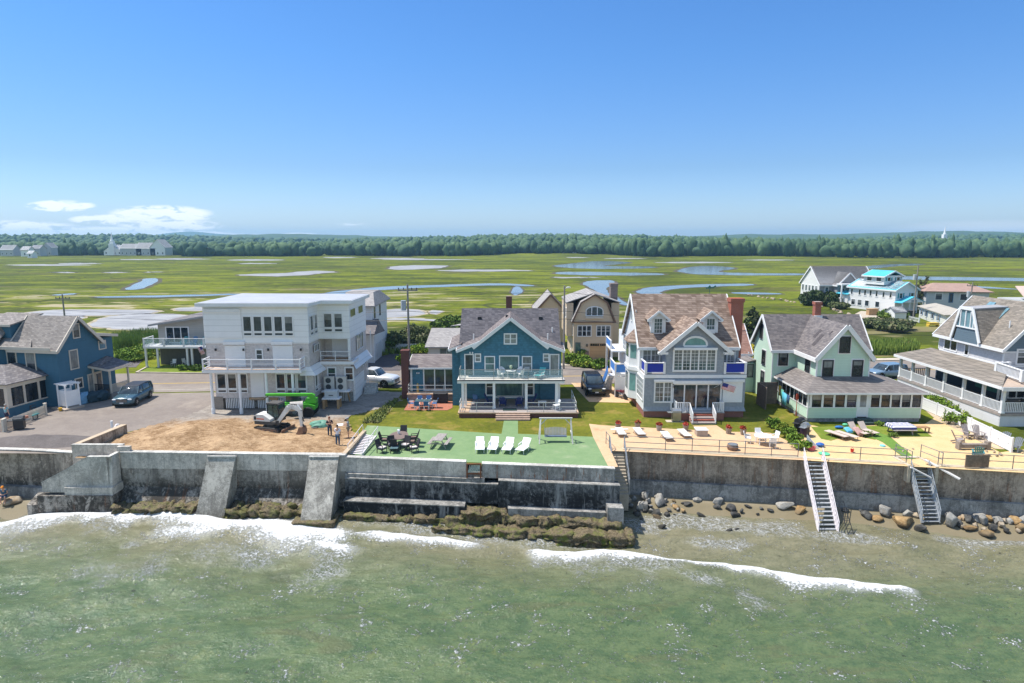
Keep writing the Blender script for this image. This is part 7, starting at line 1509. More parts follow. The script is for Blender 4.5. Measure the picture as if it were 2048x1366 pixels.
def picket(a,b,h_,label,mat,z=0.,step=.14):
    a,b = Vector((a[0],a[1],z)),Vector((b[0],b[1],z)); e = empty('picket_fence',a,label,'fence'); m = MB(a)
    n = int((b-a).length/step)
    for i in range(n+1): q = a.lerp(b,i/n); m.box(q.x-.04,q.x+.04,q.y-.02,q.y+.02,z+.05,z+h_)
    m.build('pickets',mat,e); m = MB(a)
    for k in (.25,.8): m.bar(a+Vector((0,.03,h_*k)),b+Vector((0,.03,h_*k)),.04,.08)
    m.build('rails',mat,e)
    for q in (a,b): MB().box(-.09,.09,-.09,.09,0,h_+.15).box(-.12,.12,-.12,.12,h_+.15,h_+.2).build('post',mat,e,loc=q-a)
    return e
M_cpick = plain('cream_pickets',(.60,.54,.45),.7,.1,3)
picket(at(12,862,0),at(92,830,0),.95,'cream picket fence from the corner post to the sunroom',M_cpick); picket(at(-70,862,0),at(8,864,0),.95,'cream picket fence running off the left edge',M_cpick)
picket(at(1812,640,0),at(1838,646,0),1.0,'white picket fence by the far low white house',W_vin,z=0,step=.3)
tag(sheet('wooden_patio',[(-40,866),(10,862),(94,828),(60,815),(-40,815)],.02,plain('reddish_deck',(.30,.17,.11),.8,.15,3)),'reddish patio of the navy house')
# shrubs
for k,(px,py,w_,h_,lab,mt) in enumerate((
    (1150,728,3.4,1.7,'round dark shrub beside the tall pole across the road',M_lime),(1168,732,3.2,1.3,'bright green shrub in the bed before the tan house',M_lime),(1185,736,3.0,1.2,'loose green clump in the middle of the roadside bed',M_lime),(1203,734,2.8,1.3,'grassy green clump at the right end of the roadside bed',M_shrub),(1160,716,2.4,1.5,'small shrub by the recessed entry of the tan house',M_shrub),
    (812,730,2.4,1.6,'green shrub behind the wing chimney',M_lime),(846,710,5.,1.6,'bright hedge between the chimney and the low pale house',M_lime),(880,705,4.4,1.4,'green hedge in front of the low pale house',M_lime),(903,706,3.4,1.5,'small hedge against the low pale house window',M_shrub),
    (805,700,5.,3.4,'large olive shrub left of the tall transformer pole',M_shrub2),(838,697,5.5,3.8,'large grey-green shrub right of the tall transformer pole',M_shrub2),(858,692,4.4,3.0,'olive shrub beside the low pale house',M_shrub2),(905,672,6.,3.6,'bushy shrub behind the low pale house roof',M_shrub),(765,702,5.,2.4,'dark hedge behind the pale screen',M_shrub),
    (1505,722,3.6,2.4,'bright yellow shrub between the grey and mint houses',M_yelshr),(1516,735,2.4,1.0,'small green shrub under the yellow one',M_lime),
    (255,722,7,1.3,'green hedge along the dark driveway, left part',M_lime),(283,712,6,1.2,'green hedge along the dark driveway, middle part',M_lime),(312,702,6,1.2,'green hedge along the dark driveway, right part',M_lime),
    (372,740,1.6,.7,'yellow-green plant in the flower bed of the grey balcony house',M_lime),(388,741,1.8,.7,'bushy plant in the middle of the flower bed',M_shrub),(400,740,1.3,.6,'small plant at the right end of the flower bed',M_lime),
    (1788,640,6.5,2.2,'dense shrub in front of the small white shed',M_shrub),(1765,655,8,1.8,'low olive shrub on the slope below the shed',M_shrub2),(1802,662,8,1.9,'low olive shrub right on the slope below the shed',M_shrub2),
    (1625,610,6,3.2,'dark windblown shrub left of the large grey house',M_pine),(1652,612,7,4.2,'dark windblown tree before the large grey house',M_pine),(1675,618,5,1.6,'low shrub before the large grey house',M_shrub2))):
    bush(px,py,w_,h_,lab,mt,sd=k+1,ls=.13 if py > 690 else .25)
# reeds: uncountable stands of tall grass
def reeds(name,poly,n,hh,mat,label,z=-.1,sd=1):
    g = np.random.RandomState(sd); P_ = [at(*q,z) for q in poly]; xs = [p.x for p in P_]; ys = [p.y for p in P_]; V = []
    while len(V) < n*4:
        x = g.uniform(min(xs),max(xs)); y = g.uniform(min(ys),max(ys))
        if not inside(x,y,P_): continue
        a = g.uniform(0,6.28); w_ = .10; dx,dy = math.cos(a)*w_,math.sin(a)*w_; h1 = hh*g.uniform(.25,1.15); lx,ly = g.normal(0,.18,2); zz = ground_z(x,y)
        V += [(x-dx,y-dy,zz),(x+dx,y+dy,zz),(x+dx*.2+lx,y+dy*.2+ly,zz+h1),(x-dx*.2+lx,y-dy*.2+ly,zz+h1)]
    V = np.array(V); F = np.arange(len(V)).reshape(-1,4); o = bpy.data.objects.new(name,np_mesh(name,V,F,mat)); link(o); tag(o,label,'reeds',kind='stuff')
M_reed = leaf_mat('reed_leaves',(.12,.18,.035),(.27,.36,.07),(.40,.34,.14),.5)
reeds('reeds',[(217,700),(222,680),(250,672),(330,668),(335,690),(240,705)],9000,1.9,M_reed,'tall green reeds beyond the navy house')
reeds('reeds',[(1742,712),(1742,700),(1830,698),(1838,712)],4000,1.6,M_reed,'bright reeds behind the mint house',sd=2)
reeds('reeds',[(700,726),(720,700),(812,690),(812,705)],1500,.8,M_reed,'ragged grass behind the parking area',sd=3)
reeds('dune_grass',[(725,846),(790,798),(796,800),(760,846)],900,.28,leaf_mat('dune_grass_leaves',(.10,.13,.03),(.22,.24,.07),(.28,.24,.12),1.),'ragged grass along the edge of the building site',z=.02,sd=4)
pine(1503,700,6.3,4.6,'dark pine between the grey house chimney and the mint house',n=3600); pine(1490,700,4.6,3.6,'smaller pine beside the dark pine behind the brick chimney',sd=4,n=2200)
pine(1834,620,7.2,4.0,'thin bare pine right of the turquoise roofed house, left of two',sd=5,n=900,mat=M_shrub2); pine(1846,618,8.0,4.4,'taller thin pine right of the turquoise roofed house, right of two',sd=6,n=1100,mat=M_shrub2)
# hedge and flowers of the sand yard and the right porch
for k,(px,py) in enumerate(((1540,856),(1556,864),(1572,874),(1586,886),(1598,898))): bush(px+4,py,1.5,.9,('farthest','second','middle','fourth','nearest')[k]+' clump of the low hedge between patio and sand yard',M_lime,'hedge','hedge clumps between patio and sand yard',sd=40+k,n=520,cat='hedge',ls=.09)
for k,(px,py,w_,h_) in enumerate(((1848,800,1.4,.9),(1866,806,1.6,1.0),(1886,818,1.8,1.2),(1905,832,1.6,1.2),(1925,850,1.4,1.3),(1790,772,.9,.7),(1815,782,.9,.7))): bush(px,py,w_,h_,('rose bush at the near end of the bed under the porch railing','rose bush in the bed under the porch, second','wide rose bush in the middle of the bed under the porch','rose bush in the bed under the porch, fourth','rose bush close to the stair corner of the bed','small plant at the far end of the porch bed','small plant next to the far end of the porch bed')[k],M_lime,'rose_bush',None,sd=60+k,n=380,cat='rose bush',ls=.08,z=.3)
bush(1898,848,1.3,1.3,'tall weed growing before the white vinyl fence',M_lime,'weed',sd=71,n=420,cat='weed',ls=.07); bush(1932,870,.5,.6,'small weed further along the white vinyl fence',M_lime,'weed',sd=72,n=120,cat='weed',ls=.06)
bush(1738,872,1.0,.5,'small bed plant beside the turf strip',M_shrub,'bed_plant',sd=73,n=160,cat='plant',ls=.06); bush(1784,874,1.0,.5,'small bed plant right of the turf strip',M_shrub,'bed_plant',sd=74,n=160,cat='plant',ls=.06); bush(1757,852,1.0,.5,'yellow-green plant by the mint house foundation',M_lime,'bed_plant',sd=75,n=160,cat='plant',ls=.06)
# ================================================================== FURNITURE
Vz = lambda x,y,z: Vector((x,y,z))
def seat_chair(name,label,cat,group,mats,p,rz,kind):
    """one chair: kind picks the build"""
    e = empty(name,p,label,cat,group,rz); a = mats[0]; b = mats[-1]
    if kind == 'wicker':      # boxy wicker chair facing +y... seat towards -y
        MB().box(-.29,.29,-.28,.26,.30,.40).build('seat',a,e); MB().add([(-.29,.22,.40),(.29,.22,.40),(.27,.42,1.02),(-.27,.42,1.02),(-.29,.30,.40),(.29,.30,.40),(.27,.48,1.02),(-.27,.48,1.02)],[(0,1,2,3),(4,7,6,5),(0,3,7,4),(1,5,6,2),(3,2,6,7),(0,4,5,1)]).build('backrest',a,e)
        for x in (-.27,.27):
            for y in (-.26,.26): MB().box(x-.025,x+.025,y-.025,y+.025,0,.30).build('leg',a,e)
            MB().bar((x,-.27,.62),(x,.32,.66),.05).bar((x,-.26,.4),(x,-.26,.62),.04).build('armrest',a,e)
        if len(mats) > 1: MB().box(-.25,.25,-.26,.2,.403,.48).build('cushion',b,e)
    elif kind == 'plain':     # low backed chair
        MB().box(-.24,.24,-.24,.22,.42,.46).build('seat',b,e); MB().add([(-.24,.20,.46),(.24,.20,.46),(.24,.32,.92),(-.24,.32,.92),(-.24,.24,.46),(.24,.24,.46),(.24,.36,.92),(-.24,.36,.92)],[(0,1,2,3),(4,7,6,5),(0,3,7,4),(1,5,6,2),(3,2,6,7),(0,4,5,1)]).build('backrest',b,e)
        for x in (-.22,.22):
            for y in (-.22,.2): MB().tube((x,y,0),(x,y,.43),.02,n=6).build('leg',a,e)
            MB().bar((x*1.1,-.22,.64),(x*1.1,.26,.64),.04).build('armrest',a,e)
    elif kind == 'round':     # curved back wicker / plastic chair
        MB().lathe((0,0,.38),[(.25,0),(.27,.05),(.24,.07)],14).build('seat',a,e)
        m = MB(); n = 10
        for i in range(n+1):
            t_ = math.pi*i/n; r_ = .30; x,y = r_*math.cos(t_),r_*math.sin(t_)*.9+.02; hh = .62+.32*math.sin(t_)
            m.v += [(x,y,.40),(x*1.12,y*1.12,hh)]
        for i in range(n): m.f.append((2*i,2*i+2,2*i+3,2*i+1))
        o = m.build('backrest',a,e); md = o.modifiers.new('s','SOLIDIFY'); md.thickness = .03
        for x in (-.2,.2):
            for y in (-.2,.2): MB().tube((x*.8,y*.8,.40),(x*1.15,y*1.15,0),.022,n=6).build('leg',a,e)
    elif kind == 'adi':       # adirondack
        m = MB(); m.add([(-.27,-.30,.38),(.27,-.30,.38),(.25,.22,.26),(-.25,.22,.26),(-.27,-.30,.35),(.27,-.30,.35),(.25,.22,.23),(-.25,.22,.23)],[(0,1,2,3),(4,7,6,5),(0,4,5,1),(1,5,6,2),(2,6,7,3),(3,7,4,0)]); m.build('seat',a,e)
        m = MB()
        for i in range(5): x = -.2+i*.1; hh = .98+.07*math.cos((i-2)*.8); m.bar((x*.9,.18,.24),(x*1.25,.55,hh),.088,.025)
        m.build('backrest',a,e)
        for x in (-.33,.33): MB().bar((x,-.36,.55),(x,.34,.52),.12,.025).build('armrest',a,e); MB().bar((x*.9,-.30,0),(x*.9,-.30,.54),.09,.04).build('leg',a,e); MB().bar((x*.8,-.34,.30),(x*.8,.5,.04),.03,.10).build('side_rail',a,e)
    return e
def table(name,label,p,top,legs,mt,ml,h_=.73,rz=0,rnd_=None,group=None):
    e = empty(name,p,label,'table',group,rz)
    if rnd_: MB().lathe((0,0,h_-.04),[(rnd_[0],0),(rnd_[0],.04)],26,1,rnd_[1]/rnd_[0]).build('tabletop',mt,e)
    else: MB().box(-top[0]/2,top[0]/2,-top[1]/2,top[1]/2,h_-.04,h_).build('tabletop',mt,e)
    for x in (-legs[0],legs[0]):
        for y in (-legs[1],legs[1]): MB().box(x-.03,x+.03,y-.03,y+.03,0,h_-.041).build('leg',ml,e)
    return e
M_wick = plain('black_wicker',(.028,.026,.030),.7,.4,30); M_cush = plain('pale_pink_cushion',(.62,.55,.52),.8,.06); M_brc = plain('brown_cushion',(.20,.14,.11),.8,.1); M_wh = plain('white_plastic',(.80,.80,.80),.45,.03); M_navy = plain('navy_plastic',(.02,.035,.16),.5,.15); M_blch = plain('blue_sling',(.05,.14,.32),.7,.1); M_gwood = plain('grey_weathered_wood',(.30,.27,.25),.85,.25,5); M_ggl = glass('table_glass',(.10,.16,.17),.05,.3); M_teal = plain('teal_plastic',(.08,.38,.38),.5,.08); M_tanb = plain('tan_sling',(.52,.43,.37),.75,.08)
# oval dining set on the green terrace
tc_ = at(798,888,.03); table('oval_table','oval dark brown wicker table with a white vase on the green terrace',tc_,None,(.5,.5),plain('brown_table_top',(.17,.12,.10),.6,.15),M_wick,.74,0,(.75,1.15))
e = tag(MB().lathe((0,0,0),[(.07,0),(.1,.12),(.05,.2)],10).ball((0,0,.27),.14,8,.2).build('flower_vase',M_wh,loc=tc_+Vz(-.05,.3,.745)),'small white vase of flowers on the oval table','vase')
for k,(dx,dy,a) in enumerate(((-1.15,-.05,90),(-1.1,.0,90),(0.1,1.45,0),(1.15,.45,-90),(1.15,-.55,-90),(-.1,-1.5,180))):
    if k == 1: continue
    seat_chair('wicker_chair',('high-backed wicker chair at the left side of the oval table','','high-backed wicker chair at the far end of the oval table','wicker chair at the right side of the oval table, farther one','wicker chair at the right side of the oval table, nearer one','high-backed wicker chair with its back to the sea at the oval table')[k],'chair','chairs of the oval table',(M_wick,M_brc),tc_+Vz(dx,dy,0),R(a),'wicker')
gt = at(789,905,.03); table('glass_table','small square dark glass table between four wicker chairs',gt,(.6,.6),(.25,.25),M_ggl,M_wick,.42)
for k,(px,py,a,lab) in enumerate(((764,905,65,'leftmost'),(784,899,20,'left middle'),(811,899,-20,'right middle'),(828,904,-65,'rightmost'))): seat_chair('wicker_armchair','black wicker armchair with pale cushion by the low wall, '+lab+' of four','armchair','cushioned wicker armchairs',(M_wick,M_cush),at(px,py,.03),R(a),'wicker')
# picnic tables
def picnic(p,rz,label,mat,L_=1.9,cloth=None):
    e = empty('picnic_table',p,label,'picnic table',None,rz); m = MB()
    for i in range(5): m.box(-.36+i*.15,-.22+i*.15,-L_/2,L_/2,.72,.76)
    m.build('tabletop',mat,e)
    for s in (-1,1): MB().box(s*.68-.13,s*.68-.01,-L_/2,L_/2,.42,.46).box(s*.68+.01,s*.68+.13,-L_/2,L_/2,.42,.46).build('bench',mat,e)
    for y in (-L_/2+.3,L_/2-.3):
        for s in (-1,1): MB().bar((s*.62,y,0),(s*.28,y,.72),.09,.05).build('leg',mat,e)
        MB().box(-.75,.75,y-.02,y+.02,.34,.42).build('crossbeam',mat,e)
    return e
picnic(at(880,892,.03),R(-8),'weathered grey picnic table on the green terrace',M_gwood)
# white loungers on the terrace
def lounger(name,p,rz,label,group,mf,mfab,up=30,L_=1.9,h_=.34,slats=False,arms=False,cat='sun lounger'):
    e = empty(name,p,label,cat,group,rz); a = R(up); w_ = .32; bl = .72; s = L_-bl
    MB().box(-w_,w_,-s,0,h_-.03,h_).build('seat',mfab,e)
    m = MB(); m.add([(-w_,0,h_),(w_,0,h_),(w_,bl*math.cos(a),h_+bl*math.sin(a)),(-w_,bl*math.cos(a),h_+bl*math.sin(a))],[(0,1,2,3)]); o = m.build('backrest',mfab,e); md = o.modifiers.new('s','SOLIDIFY'); md.thickness = .035
    m = MB(); [m.bar((x,-s,h_-.02),(x,.1,h_-.02),.05) for x in (-w_-.02,w_+.02)]; [m.bar((x,.45,.0),(x,.05,h_),.04) for x in (-w_,w_)]; m.build('frame',mf,e)
    for x in (-w_,w_):
        for y in (-s+.15,-.05): MB().tube((x,y,0),(x,y,h_-.03),.022,n=6).build('leg',mf,e)
        if arms: MB().bar((x*1.1,-.5,h_+.2),(x*1.1,.15,h_+.22),.045).bar((x*1.1,-.5,h_),(x*1.1,-.5,h_+.2),.03).build('armrest',mf,e)
    return e
for k,(px,py,a,lab) in enumerate(((960,898,2,'leftmost'),(988,898,-8,'second from left'),(1018,899,-12,'third from left'),(1050,900,-24,'rightmost'))): lounger('sun_lounger',at(px,py,.03),R(a),'white sun lounger behind the sea wall gap, '+lab+' of four','white sun loungers on the terrace',M_wh,M_wh,42,1.9,.36,arms=True)
# garden swing
p = at(1111,883,.03); e = empty('garden_swing',p,'whitewashed timber frame with hanging bench swing on the lawn edge','garden swing')
for x in (-1.35,1.35):
    for s in (-1,1): MB().bar((x,s*.7,0),(x*.9,0,1.95),.09,.09).build('leg',plain('whitewashed_wood',(.60,.57,.54),.8,.15,4),e)
    MB().bar((x*.93,-.42,.8),(x*.93,.42,.8),.07).build('crossbeam',_mc['whitewashed_wood'],e); MB().bar((x*.92,0,1.4),(x*.55,0,1.93),.06).build('brace',_mc['whitewashed_wood'],e)
MB().box(-1.35,1.35,-.06,.06,1.92,2.02).build('top_beam',_mc['whitewashed_wood'],e)
m = MB()
for i in range(15): x = -.84+i*.12; m.bar((x,.16,.52),(x,.34,1.0+.14*math.cos(x*1.4)),.085,.025)
m.build('backrest',plain('grey_slats',(.42,.40,.40),.8,.12,4),e); MB().box(-.9,.9,-.28,.2,.46,.5).build('seat',plain('blue_grey_cushion',(.10,.14,.20),.8),e)
MB().tube((-.88,.05,.5),(-.95,0,1.95),.015,n=5).tube((.88,.05,.5),(.95,0,1.95),.015,n=5).build('chain',M_galv,e)
# patio of the grey house: four slatted loungers, planters, box, round table
for k,(px,py,a,lab) in enumerate(((1240,868,3,'leftmost'),(1277,868,6,'second'),(1332,876,5,'third'),(1367,871,8,'rightmost'))):
    p = at(px,py,.03); e = lounger('slatted_lounger',p,R(a),'low whitish slatted lounger behind the pipe railing, '+lab+' of four','slatted loungers on the tan patio',M_gwood,plain('whitewashed_slats',(.66,.62,.57),.7,.1,8),4,1.75,.30)
    if k == 0: MB().box(-.75,.75,.1,.4,.32,.36).build('side_tray',_mc['whitewashed_slats'],e)
M_tub = plain('tub_wood',(.26,.21,.17),.85,.25,5); M_redf = leaf_mat('red_geranium',(.30,.03,.03),(.60,.10,.06),(.08,.12,.03),4.)
for k,(px,py,lab) in enumerate(((1236,858,'dark planter tub behind the leftmost slatted lounger'),(1275,857,'dark planter tub behind the second slatted lounger'),(1318,861,'wide pale planter tub behind the third slatted lounger'),(1371,861,'planter tub behind the rightmost slatted lounger'),(1457,867,'planter tub left of the white patio table'),(1486,869,'planter tub touching the white patio table chairs'))):
    p = at(px,py,.03); e = empty('planter',p,lab,'planter','planter tubs with red flowers'); MB().lathe((0,0,0),[(.20,0),(.27,.5),(.23,.5),(.22,.44)],14).build('tub',M_tub if k != 2 else M_gwood,e); foliage('flowers',[((0,0,.58),(.30,.30,.2))],130,.06,M_redf,e,k+3)
p = at(1402,870,.03); e = empty('storage_box',p,'white-topped square tan box on the patio before the walk','box'); MB().box(-.45,.45,-.4,.4,0,.5).build('box_body',plain('tan_box',(.40,.32,.26),.8,.12),e); MB().box(-.5,.5,-.45,.45,.503,.55).build('lid',W_white,e)
p = at(1465,899,.03); e = empty('fire_pit',p,'rusty round brazier on the patio behind the railing','brazier'); MB().lathe((0,0,0),[(.38,0),(.45,.25),(.36,.45),(.33,.45),(.3,.3)],16).build('bowl',plain('rusty_drum',(.22,.13,.09),.85,.35,5),e); MB().lathe((0,0,.42),[(.4,0),(.4,.03)],16).build('rim',M_galv,e)
tp_ = at(1525,888,.03); table('patio_table','round white patio table between white plastic chairs',tp_,None,(.4,.4),M_wh,M_wh,.72,0,(.68,.68))
for k,(dx,dy,a,lab) in enumerate(((-1.1,.3,70,'left of the round white patio table'),(.1,1.1,0,'behind the round white patio table'),(1.1,.4,-70,'right of the round white patio table'),(.45,-.95,160,'on the sea side of the round white patio table'))): seat_chair('plastic_chair','white plastic armchair '+lab,'chair','white plastic chairs',(M_wh,M_wh),tp_+Vz(dx,dy,0),R(a),'plain')
# sand yard
for k,(px,py,a,up,lab) in enumerate(((1667,872,24,0,'leftmost, lying flat'),(1686,873,24,0,'second, lying flat'),(1708,866,20,48,'third, back raised with a blue towel'),(1728,865,18,50,'rightmost, back raised under a pink towel'))): lounger('beach_lounger',at(px,py,.04),R(a),'tan sling lounger before the mint house, '+lab,'tan sling loungers',plain('brown_metal',(.20,.13,.09),.6),M_tanb,up,2.0,.32)
def cloth(p,w_,d_,z,mat,label,drop=.25,rz=0,cat='towel',tilt=0):
    m = MB(); nx_,ny_ = 12,8
    for j in range(ny_+1):
        for i in range(nx_+1):
            x = (i/nx_-.5)*w_; y = (j/ny_-.5)*d_; ex = max(0,abs(x)-w_*.38)/(w_*.12+1e-6); ey = max(0,abs(y)-d_*.38)/(d_*.12+1e-6)
            m.v.append((x if ex < 1e-3 else math.copysign(w_*.38+ex*.03,x),y if ey < 1e-3 else math.copysign(d_*.38+ey*.03,y),z+tilt*y-drop*max(ex,ey)+.012*math.sin(x*17+y*9)))
    for j in range(ny_):
        for i in range(nx_): q = j*(nx_+1)+i; m.f.append((q,q+1,q+nx_+2,q+nx_+1))
    o = m.build('cloth' if cat != 'towel' else 'towel',mat,smooth=True,loc=p,rz=rz); md = o.modifiers.new('s','SOLIDIFY'); md.thickness = .015; return tag(o,label,cat)
t = NT('striped_cloth'); p_ = t.pos(); x,y,z = t.xyz(p_); sw = t.ma('GREATER_THAN',t.ma('FRACT',t.ma('ADD',t.ma('MULTIPLY',t.ma('ADD',y,t.ma('MULTIPLY',z,-.9)),3.2),.2)),.55); M_str = t.fin(t.mix(sw,(.72,.70,.74),(.02,.03,.22)),.8)
pp = at(1800,866,.04); picnic(pp,R(90),'picnic table under a navy and white striped cloth',M_gwood,2.0); cloth(pp,2.7,1.5,.775,M_str,'navy and white striped cloth over the picnic table',.3,0,'tablecloth')
p = at(1838,864,.04); e = empty('wooden_bench',p,'small brown wooden bench table beside the striped picnic table','bench'); MB().box(-.75,.75,-.3,.3,.42,.48).build('seat',plain('brown_bench_wood',(.34,.20,.10),.75,.15,4),e); [MB().box(x-.04,x+.04,y-.04,y+.04,0,.419).build('leg',_mc['brown_bench_wood'],e) for x in (-.68,.68) for y in (-.24,.24)]
c_b = plain('aqua_towel_mat',(.10,.42,.62),.8,.2,8); cloth(at(1697,858,.55),.7,.55,.0,c_b,'aqua and white towel over the raised back of the third sling lounger',.15,R(20),'towel',.5); cloth(at(1717,860,.50),.75,.8,.0,plain('dusty_pink_towel',(.45,.27,.24),.8,.1),'dusty pink towel over the raised back of the rightmost sling lounger',.15,R(18),'towel',.6)
for k,(px,py,a,lab) in enumerate(((1917,886,70,'leftmost, turned right'),(1936,876,8,'left of the back pair'),(1956,877,-5,'right of the back pair'),(2008,891,-50,'right of the fire circle'),(2030,902,-62,'nearest the right edge'))): seat_chair('adirondack_chair','grey adirondack chair on the sand, '+lab,'adirondack chair','grey adirondack chairs',(plain('taupe_plastic',(.30,.26,.25),.6,.12,4) if k < 3 else plain('slate_plastic',(.16,.18,.21),.6,.12,4),),at(px,py,.04),R(a),'adi')
seat_chair('adirondack_chair','teal adirondack chair behind the brown board','adirondack chair',None,(plain('dark_teal_plastic',(.05,.20,.22),.6,.1),),at(1955,916,.04),R(150),'adi')
m = MB(); n = 9
for i in range(n): a0 = math.pi*(1.08+.84*i/n); a1 = math.pi*(1.08+.84*(i+1)/n); m.bar((1.2*math.cos(a0),.7+.8*math.sin(a0)*-1+0,.28),(1.2*math.cos(a1),.7-.8*math.sin(a1),.28),.35,.5)
p = at(1946,898,.04); e = empty('log_bench',p,'curved driftwood bench in front of the adirondack chairs','bench'); MB().box(-1.2,1.2,-.15,.2,.12,.42).box(-1.25,-1.05,-.2,.25,0,.62).box(1.0,1.25,-.2,.25,0,.62).build('bench_body',plain('driftwood',(.24,.20,.17),.9,.3,4),e)
for k in range(9): a = k*.7; p = at(1980,908,.04); rock((p.x+.75*math.cos(a),p.y+.55*math.sin(a),.10),(.16,.14,.12),M_rt,'stone of the round fire circle on the sand','stones of the fire circle',k,a,'stone','stone')
for k,(px,py) in enumerate(((1792,897),(1806,903),(1826,898),(1750,871),(1724,872))): p = at(px,py,.04); rock((p.x,p.y,.06),(.14,.12,.09),M_rt,'pale edging stone along the turf strip','edging stones of the turf strip',k,k,'stone','stone')
# toys on the sand
def toy(px,py,m,mat,label,cat,name): tag(m.build(name,mat,loc=at(px,py,.03)),label,cat)
toy(1704,904,MB().lathe((0,0,0),[(.10,0),(.14,.22),(.12,.22),(.09,.05)],12).path([(-.13,0,.22),(0,0,.4),(.13,0,.22)],.012),plain('red_plastic',(.55,.03,.02),.4),'red toy pail on the sand','toy pail','toy_pail')
toy(1765,892,MB().lathe((0,0,0),[(.22,0),(.2,.08),(.05,.1)],12),plain('aqua_plastic',(.20,.55,.60),.4),'aqua toy dish lying on the sand','toy dish','toy_dish')
toy(1623,900,MB().lathe((0,0,0),[(.26,0),(.3,.3),(.26,.3),(.22,.1)],14),plain('pinkish_pail',(.60,.12,.14),.4),'red and white bucket at the head of the long white stairs','bucket','toy_bucket')
toy(1640,893,MB().ball((0,0,.16),(.35,.3,.16),10),plain('navy_toy',(.03,.12,.40),.4),'blue and yellow inflatable at the stair head','inflatable','inflatable')
toy(1648,908,MB().lathe((0,0,0),[(.4,0),(.42,.06),(.1,.08)],14),plain('green_toy',(.12,.50,.28),.4),'green round float lying by the stair head','float','beach_float')
toy(1646,917,MB().ball((0,0,.13),.15,10),plain('pink_toy',(.70,.35,.35),.4),'pink ball by the wall near the stair head','ball','beach_ball')
toy(1678,857,MB().ball((0,0,.13),(.4,.22,.13),10),plain('blue_toy',(.03,.16,.45),.4),'blue raft on the small lawn beside the sling loungers','raft','beach_raft'); toy(1690,852,MB().ball((0,0,.13),(.25,.2,.12),10),plain('green_toy',(.12,.50,.28)),'green float on the small lawn by the front step','float','beach_float')
p = at(1612,895,.03); tag(MB().add([(0,0,0),(.9,-.4,0),(0,0,1.05),(.04,.03,0),(.94,-.37,0),(.04,.03,1.05)],[(0,1,2),(5,4,3),(0,3,4,1),(1,4,5,2),(2,5,3,0)]).build('lattice_panel',W_white,loc=p),'white triangular lattice panel at the head of the long stairs','lattice panel')
# grills
def grill(p,rz,label,body,lid,cabinet=True,side=True,s=1.):
    e = empty('gas_grill',p,label,'grill',None,rz)
    if cabinet: MB().box(-.38*s,.38*s,-.28,.28,.08,.82).build('cabinet',body,e)
    MB().ext([(-.28,.823),(.28,.823),(.28,1.02),(.12,1.18),(-.15,1.16),(-.28,1.0)],'x',-.38*s,.38*s).build('lid',lid,e)
    if side: [MB().box(x-.2,x+.2,-.25,.25,.8,.84).build('side_shelf',lid,e) for x in (-.6*s,.6*s)]
    [MB().tube((x,-.2,.07),(x,-.14,.07),.06,n=10).build('wheel',B_blk,e) for x in (-.3*s,.3*s)]; MB().bar((-.3*s,-.34,1.0),(.3*s,-.34,1.0),.03).build('handle',M_galv,e); return e
grill(Vector((14.9,57.2,.03)),0,'stainless gas grill against the brick base of the grey house',plain('grill_steel',(.40,.36,.28),.35,.1,3,.6),M_galv); tag(MB().box(-.9,.7,-.35,.35,0,.03).build('grill_mat',M_path,loc=(14.9,57.2,.006)),'pale slab under the stainless grill','slab')
grill(at(1598,862,.03),R(40),'black covered grill at the corner of the mint house',B_blk,plain('black_cover',(.02,.02,.024),.6,.2),s=1.1); grill(at(1609,872,.03),R(40),'dark kettle grill beside the black covered grill',plain('dark_maroon_enamel',(.05,.03,.05),.4),M_galv,s=.7)
grill(at(40,858,.03),R(20),'black grill cart in front of the cream picket fence',B_blk,plain('dark_grey_lid',(.06,.065,.07),.5)); grill(Vector((-7.2,63.9,.03)),0,'black covered barbecue on the brick patio',plain('black_cover',(.02,.02,.024)),plain('black_cover',(.02,.02,.024)),s=1.9,side=False)
# blue dining set on the brick patio
p0 = at(846,815,.04); table('patio_table','glass topped patio table with blue chairs on the brick patio',p0,(1.5,.95),(.6,.35),M_ggl,M_wh,.72)
for k,(dx,dy,a,lab) in enumerate(((-1.15,0,90,'at the left end'),(1.15,0,-90,'at the right end'),(-.45,.85,0,'behind, left one'),(.45,.85,0,'behind, right one'),(-.45,-.85,180,'in front, left one'),(.45,-.85,180,'in front, right one'))): seat_chair('sling_chair','blue sling chair of the brick patio set, '+lab,'chair','blue sling chairs',(M_wh,M_blch),p0+Vz(dx,dy,0),R(a),'plain')
# balcony furniture of the blue house
p0 = Vector((-.1,60.75,3.3)); table('wicker_table','white wicker table on the glass balcony',p0,None,(.3,.3),M_wh,M_wh,.70,0,(.5,.5)); tag(MB().lathe((0,0,0),[(.06,0),(.1,.14),(.05,.2)],10).ball((0,0,.34),.17,8,.25).build('flower_vase',plain('sage_flowers',(.30,.38,.26)),loc=p0+Vz(0,0,.705)),'vase of green and white flowers on the white wicker table','vase')
for k,(dx,dy,a,lab) in enumerate(((-1.0,-.3,105,'front left'),(.95,-.3,-105,'front right'),(-.75,.55,50,'back left'),(.75,.55,-50,'back right'))): seat_chair('wicker_chair','round white wicker chair on the glass balcony, '+lab,'chair','white wicker balcony chairs',(M_wh,),p0+Vz(dx,dy,0),R(a),'round')
lounger('deck_lounger',Vector((2.75,60.7,3.3)),R(-35),'teal and white lounger on the right of the glass balcony',None,M_wh,M_teal,60,1.5,.34,arms=True)
